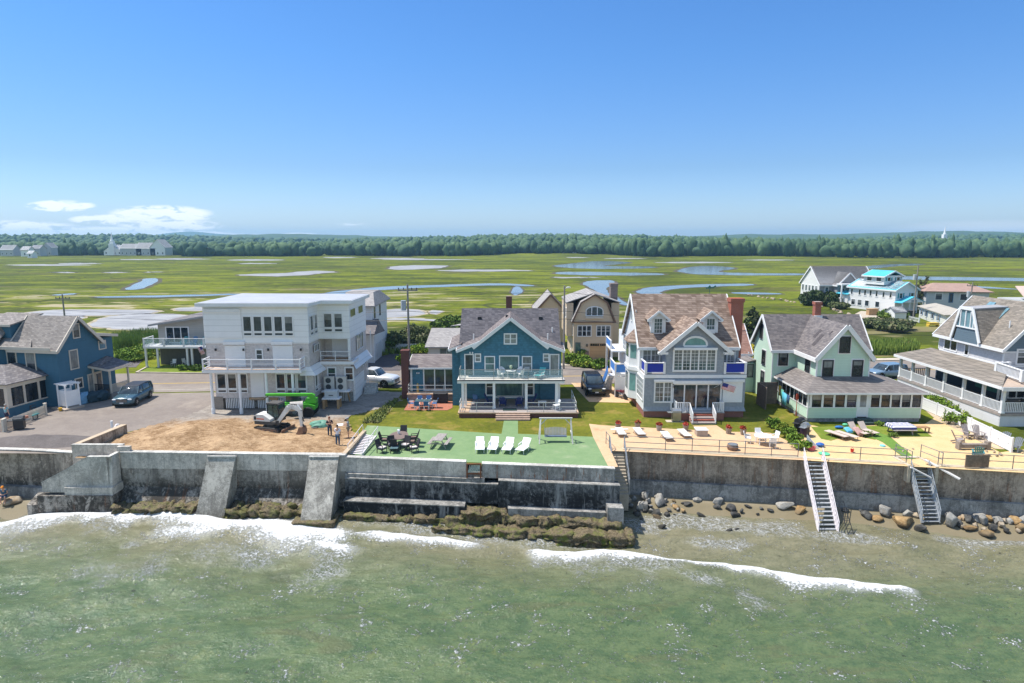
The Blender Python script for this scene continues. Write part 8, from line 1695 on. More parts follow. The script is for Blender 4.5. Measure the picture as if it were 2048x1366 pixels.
# porch of the blue house
p0 = Vector((-.15,61.6,.51)); table('porch_table','long white table on the porch of the blue house',p0,(2.6,.8),(1.1,.3),M_wh,M_wh,.72)
for k,(dx,dy,a,lab) in enumerate(((-2.0,-.1,80,'far left'),(-.75,-.85,175,'left of the doormat'),(.85,-.85,185,'right of the doormat'),(2.0,-.2,-80,'far right'))): seat_chair('adirondack_chair','navy adirondack chair on the blue house porch, '+lab,'adirondack chair','navy porch chairs',(M_navy,),p0+Vz(dx,dy,0),R(a),'adi')
seat_chair('sling_chair','blue chair in the shade at the left of the porch','chair',None,(M_blch,M_blch),Vector((-3.5,61.9,.51)),R(160),'plain'); table('side_table','small white side table right on the porch',Vector((2.9,60.6,.51)),(.8,.5),(.33,.2),M_wh,M_wh,.5)
tag(MB().box(-.65,.65,-.4,.4,0,.02).build('doormat',plain('dark_green_mat',(.02,.05,.045),.9,.2),loc=(-.2,59.4,.51)),'dark green mat on the porch deck','mat')
e = seat_chair('rocking_chair','white rocking chair at the right corner of the porch deck','rocking chair',None,(M_wh,M_wh),Vector((4.15,59.2,.57)),R(-60),'plain'); [MB().path([(x,-.45+.1*i,.0+.10*((i-4.5)/4.5)**2-.02) for i in range(10)],.022).build('rocker',M_wh,e) for x in (-.22,.22)]
tag(MB().lathe((0,0,0),[(.12,0),(.12,.7),(.17,.72),(.05,1.0)],10).build('deck_heater',plain('yellow_tan_wood',(.45,.32,.10),.7),loc=(-9.7,65.3,.71)),'yellowish lantern post on the wing deck','lantern')
# outdoor shower, bag, bucket, bins
p = at(140,815,.02); e = empty('outdoor_shower',p,'white outdoor shower stall beside the navy house','outdoor shower',None,R(-25))
for x in (-.62,.62):
    for y in (-.62,.62): MB().box(x-.06,x+.06,y-.06,y+.06,0,2.35).build('post',W_vin,e)
for (a,b) in (((-.56,-.62),(.56,-.62)),((.62,-.56),(.62,.56)),((-.62,-.56),(-.62,.56))): MB().bar((a[0],a[1],1.05),(b[0],b[1],1.05),.04,1.5).build('panel',W_vin,e)
m = MB(); [m.bar((-.85,y,2.38),(.85,y,2.38),.05,.12) for y in (-.62,0,.62)]; [m.bar((x,-.85,2.46),(x,.85,2.46),.05,.06) for x in (-.7,-.35,0,.35,.7)]; m.build('pergola_top',W_vin,e)
tag(MB().box(-1.1,1.0,-1.,.9,0,.16).build('shower_base',plain('tan_slab',(.42,.34,.27),.8),loc=p+Vz(0,-.1,-.015),rz=R(-25)),'tan slab under the outdoor shower','slab')
tag(MB().lathe((0,0,0),[(.13,0),(.17,.32),(.14,.32)],12).build('bucket',plain('yellow_bucket',(.62,.36,.04),.5),loc=at(121,822,.02)),'yellow bucket by the sunroom wall','bucket')
tag(MB().ball((0,0,.45),(.28,.24,.48),10,.12).build('sack',plain('white_sack',(.68,.64,.64),.7,.15,5),loc=at(236,868,.04)),'white printed sack leaning on the retaining wall','sack'); tag(MB().tube((0,0,0),(0,0,.9),.1).build('white_pipe',W_vin,loc=at(225,862,.02)),'short white pipe standing behind the retaining wall','pipe')
for k,(px,lab,mt) in enumerate(((170,'pile under a blue tarp beside the outdoor shower',plain('light_blue_tarp',(.16,.34,.52),.6,.2,4)),(186,'pile under a black tarp, left one, by the side porch',plain('dark_tarp',(.02,.05,.07),.6,.3,3)),(204,'pile under a black tarp, right one, by the side porch',plain('dark_tarp',(.02,.05,.07))))):
    p = at(px,806-k*3,.02); rg_ = random.Random(k); tag(MB().ball((0,0,.45),(.7 if k else .4,.8,.62 if k else .7),12,.14,rg_).build('tarp_pile',mt,loc=p),lab,'tarp')
seat_chair('patio_sofa','grey wicker sofa on the reddish patio of the navy house','sofa',None,(plain('grey_wicker',(.10,.10,.11),.7,.2,10),),at(52,822,.03),0,'wicker').scale = (2.6,1.2,.95); table('patio_table','teal topped low table beside the cream picket fence',at(60,838,.03),(1.3,.8),(.5,.3),M_teal,M_wick,.45); tag(MB().lathe((0,0,0),[(.10,0),(.13,.3),(.1,.3)],10).build('cooler',plain('terracotta',(.45,.20,.13),.7),loc=at(54,838,.49)),'terracotta pot on the teal topped table','pot')
# clothesline with towels
a,b = Vector((26.35,62.6,2.35)),Vector((25.9,58.9,2.0)); tag(MB(a).path([a.lerp(b,i/8)-Vector((0,0,.35*math.sin(math.pi*i/8))) for i in range(9)],.012,4).build('clothesline',M_galv,loc=a),'sagging clothesline left of the mint house','clothesline')
tag(MB().box(-1.0,1.0,-.04,.04,0,2.2).build('privacy_screen',plain('brown_fence_boards',(.20,.15,.12),.85,.25,4),loc=(25.6,63.6,0)),'brown board screen left of the mint house','screen'); tag(MB().box(-.04,.04,-1.2,1.2,0,2.2).build('privacy_screen',plain('brown_fence_boards',(.20,.15,.12)),loc=(24.6,62.4,0)),'brown board screen standing sideways left of the clothesline','screen')
for k,(q,w_,hh,c_,lab) in enumerate(((.12,.45,1.0,(.62,.42,.03),'yellow towel hanging at the far end of the clothesline'),(.30,.55,.95,(.10,.33,.24),'green towel next to the yellow one on the clothesline'),(.50,.65,1.15,(.08,.38,.50),'aqua striped towel in the middle of the clothesline'),(.62,.4,1.1,(.12,.45,.62),'light blue towel beside the aqua one on the clothesline'),(.85,.4,.8,(.03,.08,.17),'navy towel at the near end of the clothesline'))):
    p = a.lerp(b,q)-Vector((0,0,.35*math.sin(math.pi*q))); m = MB()
    for i in range(9):
        y = -w_+2*w_*i/8*.5*1.0; 
        for z_ in (0,-.5,-1): m.v.append((.05*math.sin(i*2.1+z_*2),(i/8-.5)*w_*1.3*(1+.1*z_),z_*hh))
    m.f = [(3*i+j,3*i+3+j,3*i+4+j,3*i+1+j) for i in range(8) for j in range(2)]; o = m.build('towel',plain('towel_%d' % k,c_,.85,.12,5),smooth=True,loc=p); md = o.modifiers.new('s','SOLIDIFY'); md.thickness = .02; tag(o,lab,'towel','towels on the clothesline')
tag(MB().bar((0,0,0),(0,0,1.5),.05).lathe((0,0,1.5),[(.03,0),(.14,.2),(.14,.55),(.05,.7)],8,1,.3).build('paddle',plain('orange_red_paddle',(.50,.09,.05),.5),loc=(26.5,58.8,.02)),'orange-red paddle leaning on the sun porch','paddle')
# flags
t = NT('flag_cloth'); p_ = t.pos(); x,y,z = t.xyz(p_); st = t.ma('GREATER_THAN',t.ma('FRACT',t.ma('MULTIPLY',z,6.5/.9)),.5); cv_ = t.mix(st,(.50,.04,.05),(.75,.73,.72)); cant = t.ma('MULTIPLY',t.ma('LESS_THAN',x,.6),t.ma('GREATER_THAN',z,-.48)); M_flag = t.fin(t.mix(cant,cv_,(.03,.04,.18)),.7)
def flag(p,s,rz,label,droop=.5):
    e = empty('flag',p,label,'flag',None,rz); MB().tube((-.7*s,.7*s,-.7*s),(0,0,0),.025,n=6).build('flagpole',M_galv,e); m = MB(); n = 12
    for i in range(n+1):
        for j in range(5): x = 1.5*i/n; m.v.append((x,.08*math.sin(x*6),-.9*j/4))
    m.f = [(5*i+j,5*i+5+j,5*i+6+j,5*i+1+j) for i in range(n) for j in range(4)]
    for k in range(len(m.v)): pass
    o = m.build('banner',M_flag,e,smooth=True); o.scale = (s,s,s*.8); o.rotation_euler = (0,R(droop*40),0); md = o.modifiers.new('s','SOLIDIFY'); md.thickness = .01
flag(Vector((19.1,57.4,3.55)),.85,R(5),'striped flag with dark blue canton flying over the front stoop of the grey house',.45); flag(Vector((-39.4,81.3,2.9)),.7,R(20),'small striped flag under the balcony of the far grey house',1.7)
# balcony house furniture
for k,(xx,c_,lab) in enumerate(((-44.6,(.05,.07,.13),'dark adirondack chair'),(-42.3,(.08,.30,.33),'teal adirondack chair, left one,'),(-41.0,(.05,.18,.38),'blue adirondack chair'),(-39.7,(.08,.30,.33),'teal adirondack chair, middle one,'),(-38.2,(.08,.33,.36),'teal adirondack chair, right one,'))): seat_chair('adirondack_chair',lab+' on the far glass balcony','adirondack chair','chairs on the far balcony',(plain('adi_%d' % k,c_,.6),),Vector((xx,82.8,2.81)),R(10*k-20),'adi')
for k,(xx,yy,lab) in enumerate(((-43.8,82.6,'left'),(-42.6,83.2,'middle'),(-41.9,82.4,'right'))): seat_chair('patio_chair','white patio chair under the far balcony, '+lab+' one','chair','chairs under the far balcony',(M_wh,M_wh),Vector((xx,yy,.02)),R(60*k),'plain')
for k,xx in enumerate((-39.6,-37.6)): seat_chair('patio_chair','white chair against the wall of the far grey house, '+('left' if k == 0 else 'right')+' one','chair','chairs under the far balcony',(M_wh,M_wh),Vector((xx,83.2,.02)),0,'plain')
for k,(xx,yy,a,lab) in enumerate(((45.2,58.2,80,'left'),(46.2,57.0,30,'middle'),(48.6,57.6,-30,'right'))): seat_chair('porch_chair','dark chair on the right porch, '+lab+' one','chair','dark chairs on the right porch',(B_blk,B_blk),Vector((xx,yy,1.21)),R(a),'round')
tag(MB().box(-.9,.9,-.5,.5,.35,.75).box(-1.0,-.8,-.4,.4,0,.35).box(.8,1.0,-.4,.4,0,.35).build('yellow_boat',plain('yellow_canvas',(.60,.42,.05),.6),loc=(79.0,121,0)),'yellow covered bench before the far low white house','bench')
tag(MB().box(-1.6,1.6,-.6,.6,0,1.2).build('dark_bin',plain('dark_crate',(.05,.05,.055),.8),loc=at(1812,632,0)),'dark lidded box by the far picket fence','box'); e = empty('crate_stack',at(1744,630,0),'brown wooden crate on the gravel by the turquoise roofed house','crate'); MB().box(-1.,1.,-.6,.6,0,1.3).build('crate_body',plain('raw_wood',(.42,.26,.13)),e); MB().box(-1.1,1.1,-.7,.7,1.303,1.4).build('lid',plain('raw_wood',(.42,.26,.13)),e)
g = random.Random(8)
for k in range(46):
    q = k/45; a = [(1503,588),(1560,596),(1600,605),(1660,620),(1700,634),(1740,646),(1775,655)]; s_ = q*(len(a)-1.001); i = int(s_); px = a[i][0]+(a[i+1][0]-a[i][0])*(s_-i); py = a[i][1]+(a[i+1][1]-a[i][1])*(s_-i); p = at(px,py,-.2); rock((p.x+g.uniform(-.8,.8),p.y+g.uniform(-1.5,1.5),ground_z(p.x,p.y)+.15),(g.uniform(.4,.8),g.uniform(.4,.8),.4),M_rt,'pale stone in the rubble line beyond the mint house','stones of the rubble line',k,g.uniform(0,6),'stone','stone')
# ================================================================== VEHICLES AND MACHINES
def car_paint(name,c): return plain(name,c,.25,.06,.8,.3,.6)
M_tyre = plain('tyre_rubber',(.018,.018,.018),.85,.2); M_rim = plain('alloy_rim',(.42,.43,.45),.35,.1,6,.8); G_car = glass('car_glass',(.035,.05,.06),.04,.4,.9); M_lampw = plain('headlight_lens',(.70,.73,.76),.15,.05); M_redl = plain('tail_light_red',(.35,.01,.01),.3); M_chr = plain('chrome',(.55,.56,.58),.2,.05,3,.9); M_plate = plain('white_plate',(.7,.7,.7),.5)
def vehicle(name,label,p,rz,paint,L_=4.9,W_=1.95,H_=1.75,kind='suv',cat='car',r=.37,grille=None,roof=None):
    e = empty(name,p,label,cat,None,rz); hw = W_/2; gl = .24; belt = H_*.58; n = 0
    # sections along y, nose at -y: y, bottom, belt height, half width
    if kind == 'suv': S_ = [(-.5,.38,.62,.78),(-.485,.30,.86,.9),(-.44,.26,.95,.97),(-.36,.24,1.0,1.0),(-.22,.24,1.05,1.0),(.30,.24,1.08,1.0),(.44,.26,1.10,.98),(.495,.32,1.02,.93),(.5,.4,.75,.88)]; C_ = [(-.22,1.06,1.07,.9),(-.09,1.06,1.68,.78),(.0,1.06,1.75,.78),(.36,1.08,1.74,.77),(.45,1.08,1.66,.76),(.492,1.08,1.10,.86)]
    else: S_ = [(-.5,.42,.75,.8),(-.485,.34,1.0,.92),(-.44,.3,1.12,.98),(-.36,.3,1.18,1.0),(-.2,.3,1.22,1.0),(.1,.3,1.24,1.0),(.12,.3,1.24,1.0),(.49,.3,1.24,.98),(.5,.4,1.2,.96)]; C_ = [(-.20,1.2,1.22,.9),(-.10,1.22,1.85,.77),(0,1.22,1.9,.76),(.10,1.22,1.86,.76),(.13,1.22,1.24,.84)]
    k = H_/1.75 if kind == 'suv' else H_/1.9
    m = MB(); ring = 10
    for y,b0,t0,w_ in S_:
        Y = y*L_; b = b0*k; t_ = t0*k; h2 = hw*w_
        m.v += [(-h2*.86,Y,b),(-h2,Y,b+.12),(-h2*1.0,Y,(b+t_)/2+.05),(-h2*.97,Y,t_-.06),(-h2*.86,Y,t_),(h2*.86,Y,t_),(h2*.97,Y,t_-.06),(h2*1.0,Y,(b+t_)/2+.05),(h2,Y,b+.12),(h2*.86,Y,b)]
    for i in range(len(S_)-1): m.f += [(i*10+j,i*10+(j+1) % 10,(i+1)*10+(j+1) % 10,(i+1)*10+j) for j in range(10)]
    m.f += [tuple(range(10)),tuple(range((len(S_)-1)*10+9,(len(S_)-1)*10-1,-1))]; m.build('body',paint,e,True).data.shade_smooth()
    m = MB()
    for y,b0,t0,w_ in C_:
        Y = y*L_; m.v += [(-hw*.9,Y,b0*k-.01),(-hw*w_,Y,t0*k-.05),(-hw*w_*.9,Y,t0*k),(hw*w_*.9,Y,t0*k),(hw*w_,Y,t0*k-.05),(hw*.9,Y,b0*k-.01)]
    q = len(C_)
    for i in range(q-1): m.f += [(i*6+j,i*6+j+1,(i+1)*6+j+1,(i+1)*6+j) for j in range(5)]
    m.f += [tuple(range(6)),tuple(range(q*6-1,q*6-7,-1))]; cabn = m.build('windows',G_car,e,True)
    ys = [c[0]*L_ for c in C_]; zt = C_[1][2]*k
    m = MB(); top = [(c[0]*L_,c[2]*k,c[3]*hw) for c in C_[1:-1]]
    for (y0_,z0_,w0_),(y1_,z1_,w1_) in zip(top,top[1:]): m.add([(-w0_*.96,y0_,z0_+.012),(w0_*.96,y0_,z0_+.012),(w1_*.96,y1_,z1_+.012),(-w1_*.96,y1_,z1_+.012),(-w0_*1.0,y0_,z0_-.05),(w0_*1.0,y0_,z0_-.05),(w1_*1.0,y1_,z1_-.05),(-w1_*1.0,y1_,z1_-.05)],[(0,1,2,3),(0,3,7,4),(1,5,6,2),(0,4,5,1),(3,2,6,7)])
    m.build('roof',roof or paint,e)
    for s in (-1,1):
        for a_,b_,w_ in [((s*hw*.9,C_[0][0]*L_,C_[0][1]*k),(s*C_[1][3]*hw,ys[1],C_[1][2]*k),.06),((s*C_[-2][3]*hw,ys[-2],C_[-2][2]*k-.02),(s*hw*.86,ys[-1],1.08*k),.10)]+[((s*hw*.905,f_*L_,1.06*k),(s*hw*.785,f_*L_,1.7*k if kind == 'suv' else 1.85*k),.07) for f_ in ((.05,.36) if kind == 'suv' else (.1,))]: MB().bar(a_,b_,w_).build('pillar',paint,e)
    for s in (-1,1):
        for y in (-.315*L_,.29*L_):
            w = empty('wheel',(s*(hw-.06),y,r)); w.parent = e; MB().lathe((0,0,-.11),[(r*.6,0),(r*.97,0),(r,.04),(r,.18),(r*.97,.22),(r*.6,.22)],24).build('tyre',M_tyre,w).rotation_euler = (0,R(90),0)
            m = MB().lathe((0,0,-.085),[(.02,-.02),(r*.62,-.02),(r*.62,.19),(.02,.19)],20); [m.bar((0,0,s*.108),(r*.6*math.cos(a*1.2566),r*.6*math.sin(a*1.2566),s*.108),.05,.03) for a in range(5)]; m.build('rim',M_rim,w).rotation_euler = (0,R(90),0); MB().tube((s*(-.02),0,0),(s*.075,0,0),r+.07,n=24).build('wheel_arch',M_tyre,w)
        MB().ball((s*(hw+.1),-.14*L_,1.12*k),(.11,.06,.08),8).build('mirror',paint,e); MB().ball((s*hw*.72,-.482*L_,.80*k if kind == 'suv' else .92*k),(.22,.10,.085),10).build('headlight',M_lampw,e); MB().box(s*hw*.80-.1,s*hw*.80+.1,.492*L_,.505*L_,.85*k,1.05*k).build('tail_light',M_redl,e)
    g_ = MB().box(-hw*.5,hw*.5,-.503*L_,-.48*L_,.55*k,.86*k).build('grille',grille or B_blk,e); m = MB(); [m.box(-hw*.5,hw*.5,-.508*L_,-.5035*L_,.58*k+i*.09,.60*k+i*.09) for i in range(3)]; m.build('grille_bars',M_chr,g_)
    MB().box(-.18,.18,-.512*L_,-.5085*L_,.42*k,.53*k).build('number_plate',M_plate,e); MB().box(-hw*.9,hw*.9,-.497*L_,-.46*L_,.26*k,.42*k).build('bumper',M_tyre,e); return e
vehicle('parked_suv','steel blue SUV parked on the asphalt between the navy and white houses',at(268,803,.03),R(6),car_paint('steel_blue_paint',(.055,.115,.155)),5.0,2.0,1.75,roof=B_blk)
vehicle('parked_suv','black SUV facing the sea on the tan driveway',at(1186,783,.03),R(2),car_paint('black_paint',(.010,.014,.022)),5.1,2.05,1.9,r=.40)
vehicle('pickup_truck','white pickup truck half hidden behind the white house',Vector((-15.7,71.9,.03)),R(74),car_paint('white_paint',(.70,.71,.72)),5.9,2.05,1.95,'truck','pickup truck',r=.43)
vehicle('parked_suv','light blue SUV behind the porch of the right house',Vector((44.6,76.0,.03)),R(-75),car_paint('light_blue_paint',(.20,.30,.40)),4.8,1.95,1.65)
# motorcycle under the side porch
p = Vector((11.3,65.6,.03)); e = empty('motorcycle',p,'dark red motorcycle under the side porch of the grey house','motorcycle',None,R(35)); M_mar = plain('maroon_paint',(.10,.012,.02),.3)
for y in (-.65,.65): MB().lathe((0,0,-.06),[(.2,0),(.3,0),(.32,.06),(.3,.12),(.2,.12)],18).build('wheel',M_tyre,e,loc=(0,y,.32)).rotation_euler = (0,R(90),0)
MB().ball((0,-.1,.78),(.17,.35,.17),10).ball((0,.45,.72),(.15,.4,.09),8).bar((0,-.65,.32),(0,-.4,1.0),.06).build('frame',M_mar,e); MB().bar((-.35,-.38,1.02),(.35,-.38,1.02),.04).build('handlebar',M_chr,e); MB().ball((0,.05,.42),(.2,.28,.2),8).build('engine',M_chr,e)
# excavator
M_exw = plain('excavator_white',(.66,.65,.62),.5,.12,2,0,.5,.1); M_exd = plain('dark_steel',(.075,.07,.065),.7,.35,3); M_exr = plain('rusty_steel',(.24,.14,.09),.8,.3,4); M_exo = plain('decal_orange',(.60,.12,.05),.5)
p = at(545,862,.12); e = empty('mini_excavator',p,'white and black mini excavator with its bucket resting on the dirt','excavator',None,R(-14))
def oval(L2,r_,n=8): return [(L2*s+r_*math.cos(a),r_+r_*math.sin(a)) for s,a0 in ((1,-90),(-1,90)) for a in [R(a0+180*i/n) for i in range(n+1)]]
for y in (-.75,.75):
    t_ = MB().ext(oval(.92,.27),'y',y-.19,y+.19).build('track',M_exd,e); MB().ext([(a*.86,.27+(b-.27)*.62) for a,b in oval(.92,.27)],'y',y-.205,y+.205).build('track_frame',M_exr,t_)
    m = MB(); [m.tube((x,y-.22,.26),(x,y+.22,.26),.11,n=12) for x in (-.85,-.42,0,.42,.85)]; m.build('rollers',M_exd,t_)
    m = MB()
    for i in range(30): q = oval(.92,.285,6); a = q[i % len(q)]; m.cb((a[0],y,a[1]-.015),(.07,.40,.05))
    m.build('grousers',M_exd,t_)
MB().box(-.5,.5,-.55,.55,.30,.62).build('undercarriage',M_exd,e); MB().lathe((0,0,.62),[(.5,0),(.5,.12)],20).build('turntable',M_exd,e)
MB().ext([(-1.15,.76),(.55,.76),(.85,.9),(.85,1.05),(-1.15,1.05)],'y',-.78,.78).build('chassis',M_exd,e)
MB().ext([(-1.22,1.053),(.35,1.053),(.35,1.25),(-.3,1.62),(-.95,1.62),(-1.22,1.4)],'y',-.80,.30).build('engine_cover',M_exw,e)
MB().box(-.9,-.2,-.815,-.803,1.2,1.3).build('decal_stripe',M_exo,e); MB().box(-1.15,-.95,-.812,-.803,1.15,1.45).build('vent',B_blk,e)
cb = MB().ext([(-.35,1.65),(.55,1.65),(.80,1.3),(.8,1.06),(-.35,1.06)],'y',-.22+.1,.80).build('cab_base',M_exd,e)
MB().ext([(-.30,1.3),(.83,1.3),(.72,2.38),(-.25,2.38)],'y',-.15,.78).build('cab_glass',clear('cab_glass',(.03,.07,.06),.82),e); MB().ext([(-.40,2.38),(.85,2.38),(.75,2.50),(-.32,2.50)],'y',-.22,.84).build('cab_roof',M_exd,e)
for x0_,x1_ in ((-.30,-.25),(.83,.74)):
    for y in (-.16,.79): MB().bar((x0_,y,1.3),(x1_,y,2.38),.07).build('cab_pillar',B_blk,e)
for y in (-.16,.79): MB().bar((.25,y,1.3),(.25,y,2.38),.05).build('cab_pillar',B_blk,e)
bo = [(.95,1.0),(2.0,2.35),(2.35,2.45),(3.05,2.1)]
def beam(name,pts,ws,mat,yc,th=.2):
    m = MB()
    for (a,b),(w0,w1) in zip(zip(pts,pts[1:]),zip(ws,ws[1:])):
        d = Vector((b[0]-a[0],0,b[1]-a[1])).normalized(); nrm = Vector((-d.z,0,d.x)); A = Vector((a[0],yc,a[1])); B = Vector((b[0],yc,b[1])); Y = Vector((0,th/2,0))
        m.add([A-nrm*w0/2-Y,A-nrm*w0/2+Y,A+nrm*w0/2+Y,A+nrm*w0/2-Y,B-nrm*w1/2-Y,B-nrm*w1/2+Y,B+nrm*w1/2+Y,B+nrm*w1/2-Y],[(0,1,2,3),(7,6,5,4),(0,4,5,1),(1,5,6,2),(2,6,7,3),(3,7,4,0)])
    return m.build(name,mat,e)
beam('boom',bo,(.28,.42,.38,.22),M_exw,-.45); beam('dipper_arm',[(2.75,2.55),(3.05,2.1),(3.15,.75)],(.2,.34,.2),M_exw,-.45,.17)
MB().tube((1.0,-.45,.85),(1.75,-.45,1.75),.055).tube((2.1,-.45,2.62),(2.78,-.45,2.6),.05).tube((3.02,-.45,2.0),(3.38,-.45,1.2),.045).build('hydraulic_ram',M_exd,e); MB().box(.75,1.05,-.62,-.28,.75,1.15).build('boom_bracket',M_exd,e)
MB().ext([(3.05,.78),(3.32,.80),(3.42,.35),(3.28,.02),(2.92,-.08),(2.72,.12),(2.9,.4)],'y',-.80,-.10).build('bucket',M_exr,e); m = MB(); [m.cb((2.74,-.73+i*.14,.02),(.14,.06,.05),0,0,.5) for i in range(5)]; m.build('bucket_teeth',M_exd,e); MB().bar((3.15,-.45,1.0),(3.4,-.45,.75),.12).build('bucket_link',M_exd,e)
MB().add([(1.45,-.98,.06),(1.45,.98,.06),(1.52,.98,.46),(1.52,-.98,.46),(1.53,-.98,.06),(1.53,.98,.06),(1.60,.98,.46),(1.60,-.98,.46)],[(0,1,2,3),(4,7,6,5),(0,4,5,1),(1,5,6,2),(2,6,7,3),(3,7,4,0)]).build('blade',M_exr,e); [MB().bar((.5,y,.35),(1.45,y,.25),.1).build('blade_arm',M_exd,e) for y in (-.35,.35)]
# green telehandler behind it
M_grn2 = plain('bright_green_paint',(.075,.40,.03),.4,.08,2); p = at(592,833,.06); e = empty('telehandler',p,'bright green telehandler behind the excavator under the balcony','telehandler',None,R(3))
MB().ext([(-2.0,.75),(1.9,.75),(1.9,1.15),(1.3,1.3),(-1.6,1.3),(-2.0,1.1)],'y',-.55,.75).build('chassis',M_grn2,e); MB().ext([(-2.6,2.22),(1.6,2.2),(1.85,2.05),(1.85,1.7),(1.55,1.65),(1.2,1.98),(-2.6,2.05)],'y',-.25,.12).build('boom',M_grn2,e); MB().box(1.0,1.95,-.3,.6,1.3,1.7).build('rear_engine',M_grn2,e); MB().box(-.9,.3,.2,.85,1.3,2.2).build('cab',G_car,e)
for x in (-1.35,1.35):
    for y in (-.85,.85): MB().lathe((0,0,-.18),[(.25,0),(.5,0),(.55,.08),(.55,.28),(.5,.36),(.25,.36)],20).build('wheel',M_tyre,e,loc=(x,y,.55)).rotation_euler = (R(90),0,0)
MB().bar((-2.6,-.5,1.9),(-2.6,.5,1.9),.08).bar((-3.9,-.3,1.78),(-2.6,-.3,1.8),.12,.05).bar((-3.9,.3,1.78),(-2.6,.3,1.8),.12,.05).build('forks',M_exd,e); m = MB(); [m.lathe((1.25,0,0),[(.1,0)],6) for _ in range(0)]
tag(MB().tube((-.55,0,0),(.55,0,0),.42,n=20).tube((.5,0,0),(.56,0,0),.45,n=20).build('concrete_drum',plain('drum_grey',(.45,.42,.39),.7,.2,4),loc=p+Vector((.55,-1.35,1.35)),rz=R(20)),'grey ribbed drum held above the green machine','drum')
tag(MB().ball((0,0,.3),(.9,.6,.38),14,.12,random.Random(5)).build('tarp_pile',plain('green_tarp',(.10,.26,.19),.6,.2,4),loc=at(640,856,.05)),'heap under a green tarp beside the excavator','tarp'); tag(MB().ball((0,0,.12),(.35,.3,.2),8,.2).build('debris',M_rg.copy() if False else M_rd,loc=at(629,861,.05)),'dark lump of rubble before the green tarp','rubble')
g = random.Random(31); m = MB()
for k in range(70): a = g.uniform(0,6.28); r_ = abs(g.gauss(0,.5)); m.cb((r_*1.6*math.cos(a),r_*.7*math.sin(a),.05+g.uniform(0,.05)),(g.uniform(.06,.16),g.uniform(.05,.12),.05),g.uniform(0,3),g.uniform(-.4,.4))
tag(m.build('stone_chips',plain('chip_grey',(.50,.46,.43),.9,.3,6),loc=at(458,875,.10)),'patch of broken pale stone chips on the dirt','rubble',kind='stuff')
# ================================================================== PEOPLE
SK = plain('skin',(.50,.29,.20),.6,.08,8)
def skin_mesh(name,joints,bones,mat,parent=None,sub=2,root=0):
    me = bpy.data.meshes.new(name); me.from_pydata([j[0] for j in joints],bones,[]); me.update(); o = bpy.data.objects.new(name,me); C.objects.link(o)
    o.modifiers.new('skin','SKIN'); lay = me.skin_vertices[0].data if me.skin_vertices else None
    if lay is None:
        bm = bmesh.new(); bm.from_mesh(me); bm.verts.layers.skin.verify(); bm.to_mesh(me); bm.free(); lay = me.skin_vertices[0].data
    for i,j in enumerate(joints): lay[i].radius = j[1] if isinstance(j[1],tuple) else (j[1],j[1]); lay[i].use_root = (i == root)
    sb = o.modifiers.new('sub','SUBSURF'); sb.levels = sub; sb.render_levels = sub
    dg = bpy.context.evaluated_depsgraph_get(); dg.update(); new = bpy.data.meshes.new_from_object(o.evaluated_get(dg)); bpy.data.objects.remove(o)
    new.name = name; new.materials.clear(); new.materials.append(mat); new.polygons.foreach_set('use_smooth',[True]*len(new.polygons)); q = bpy.data.objects.new(name,new); link(q,parent); return q
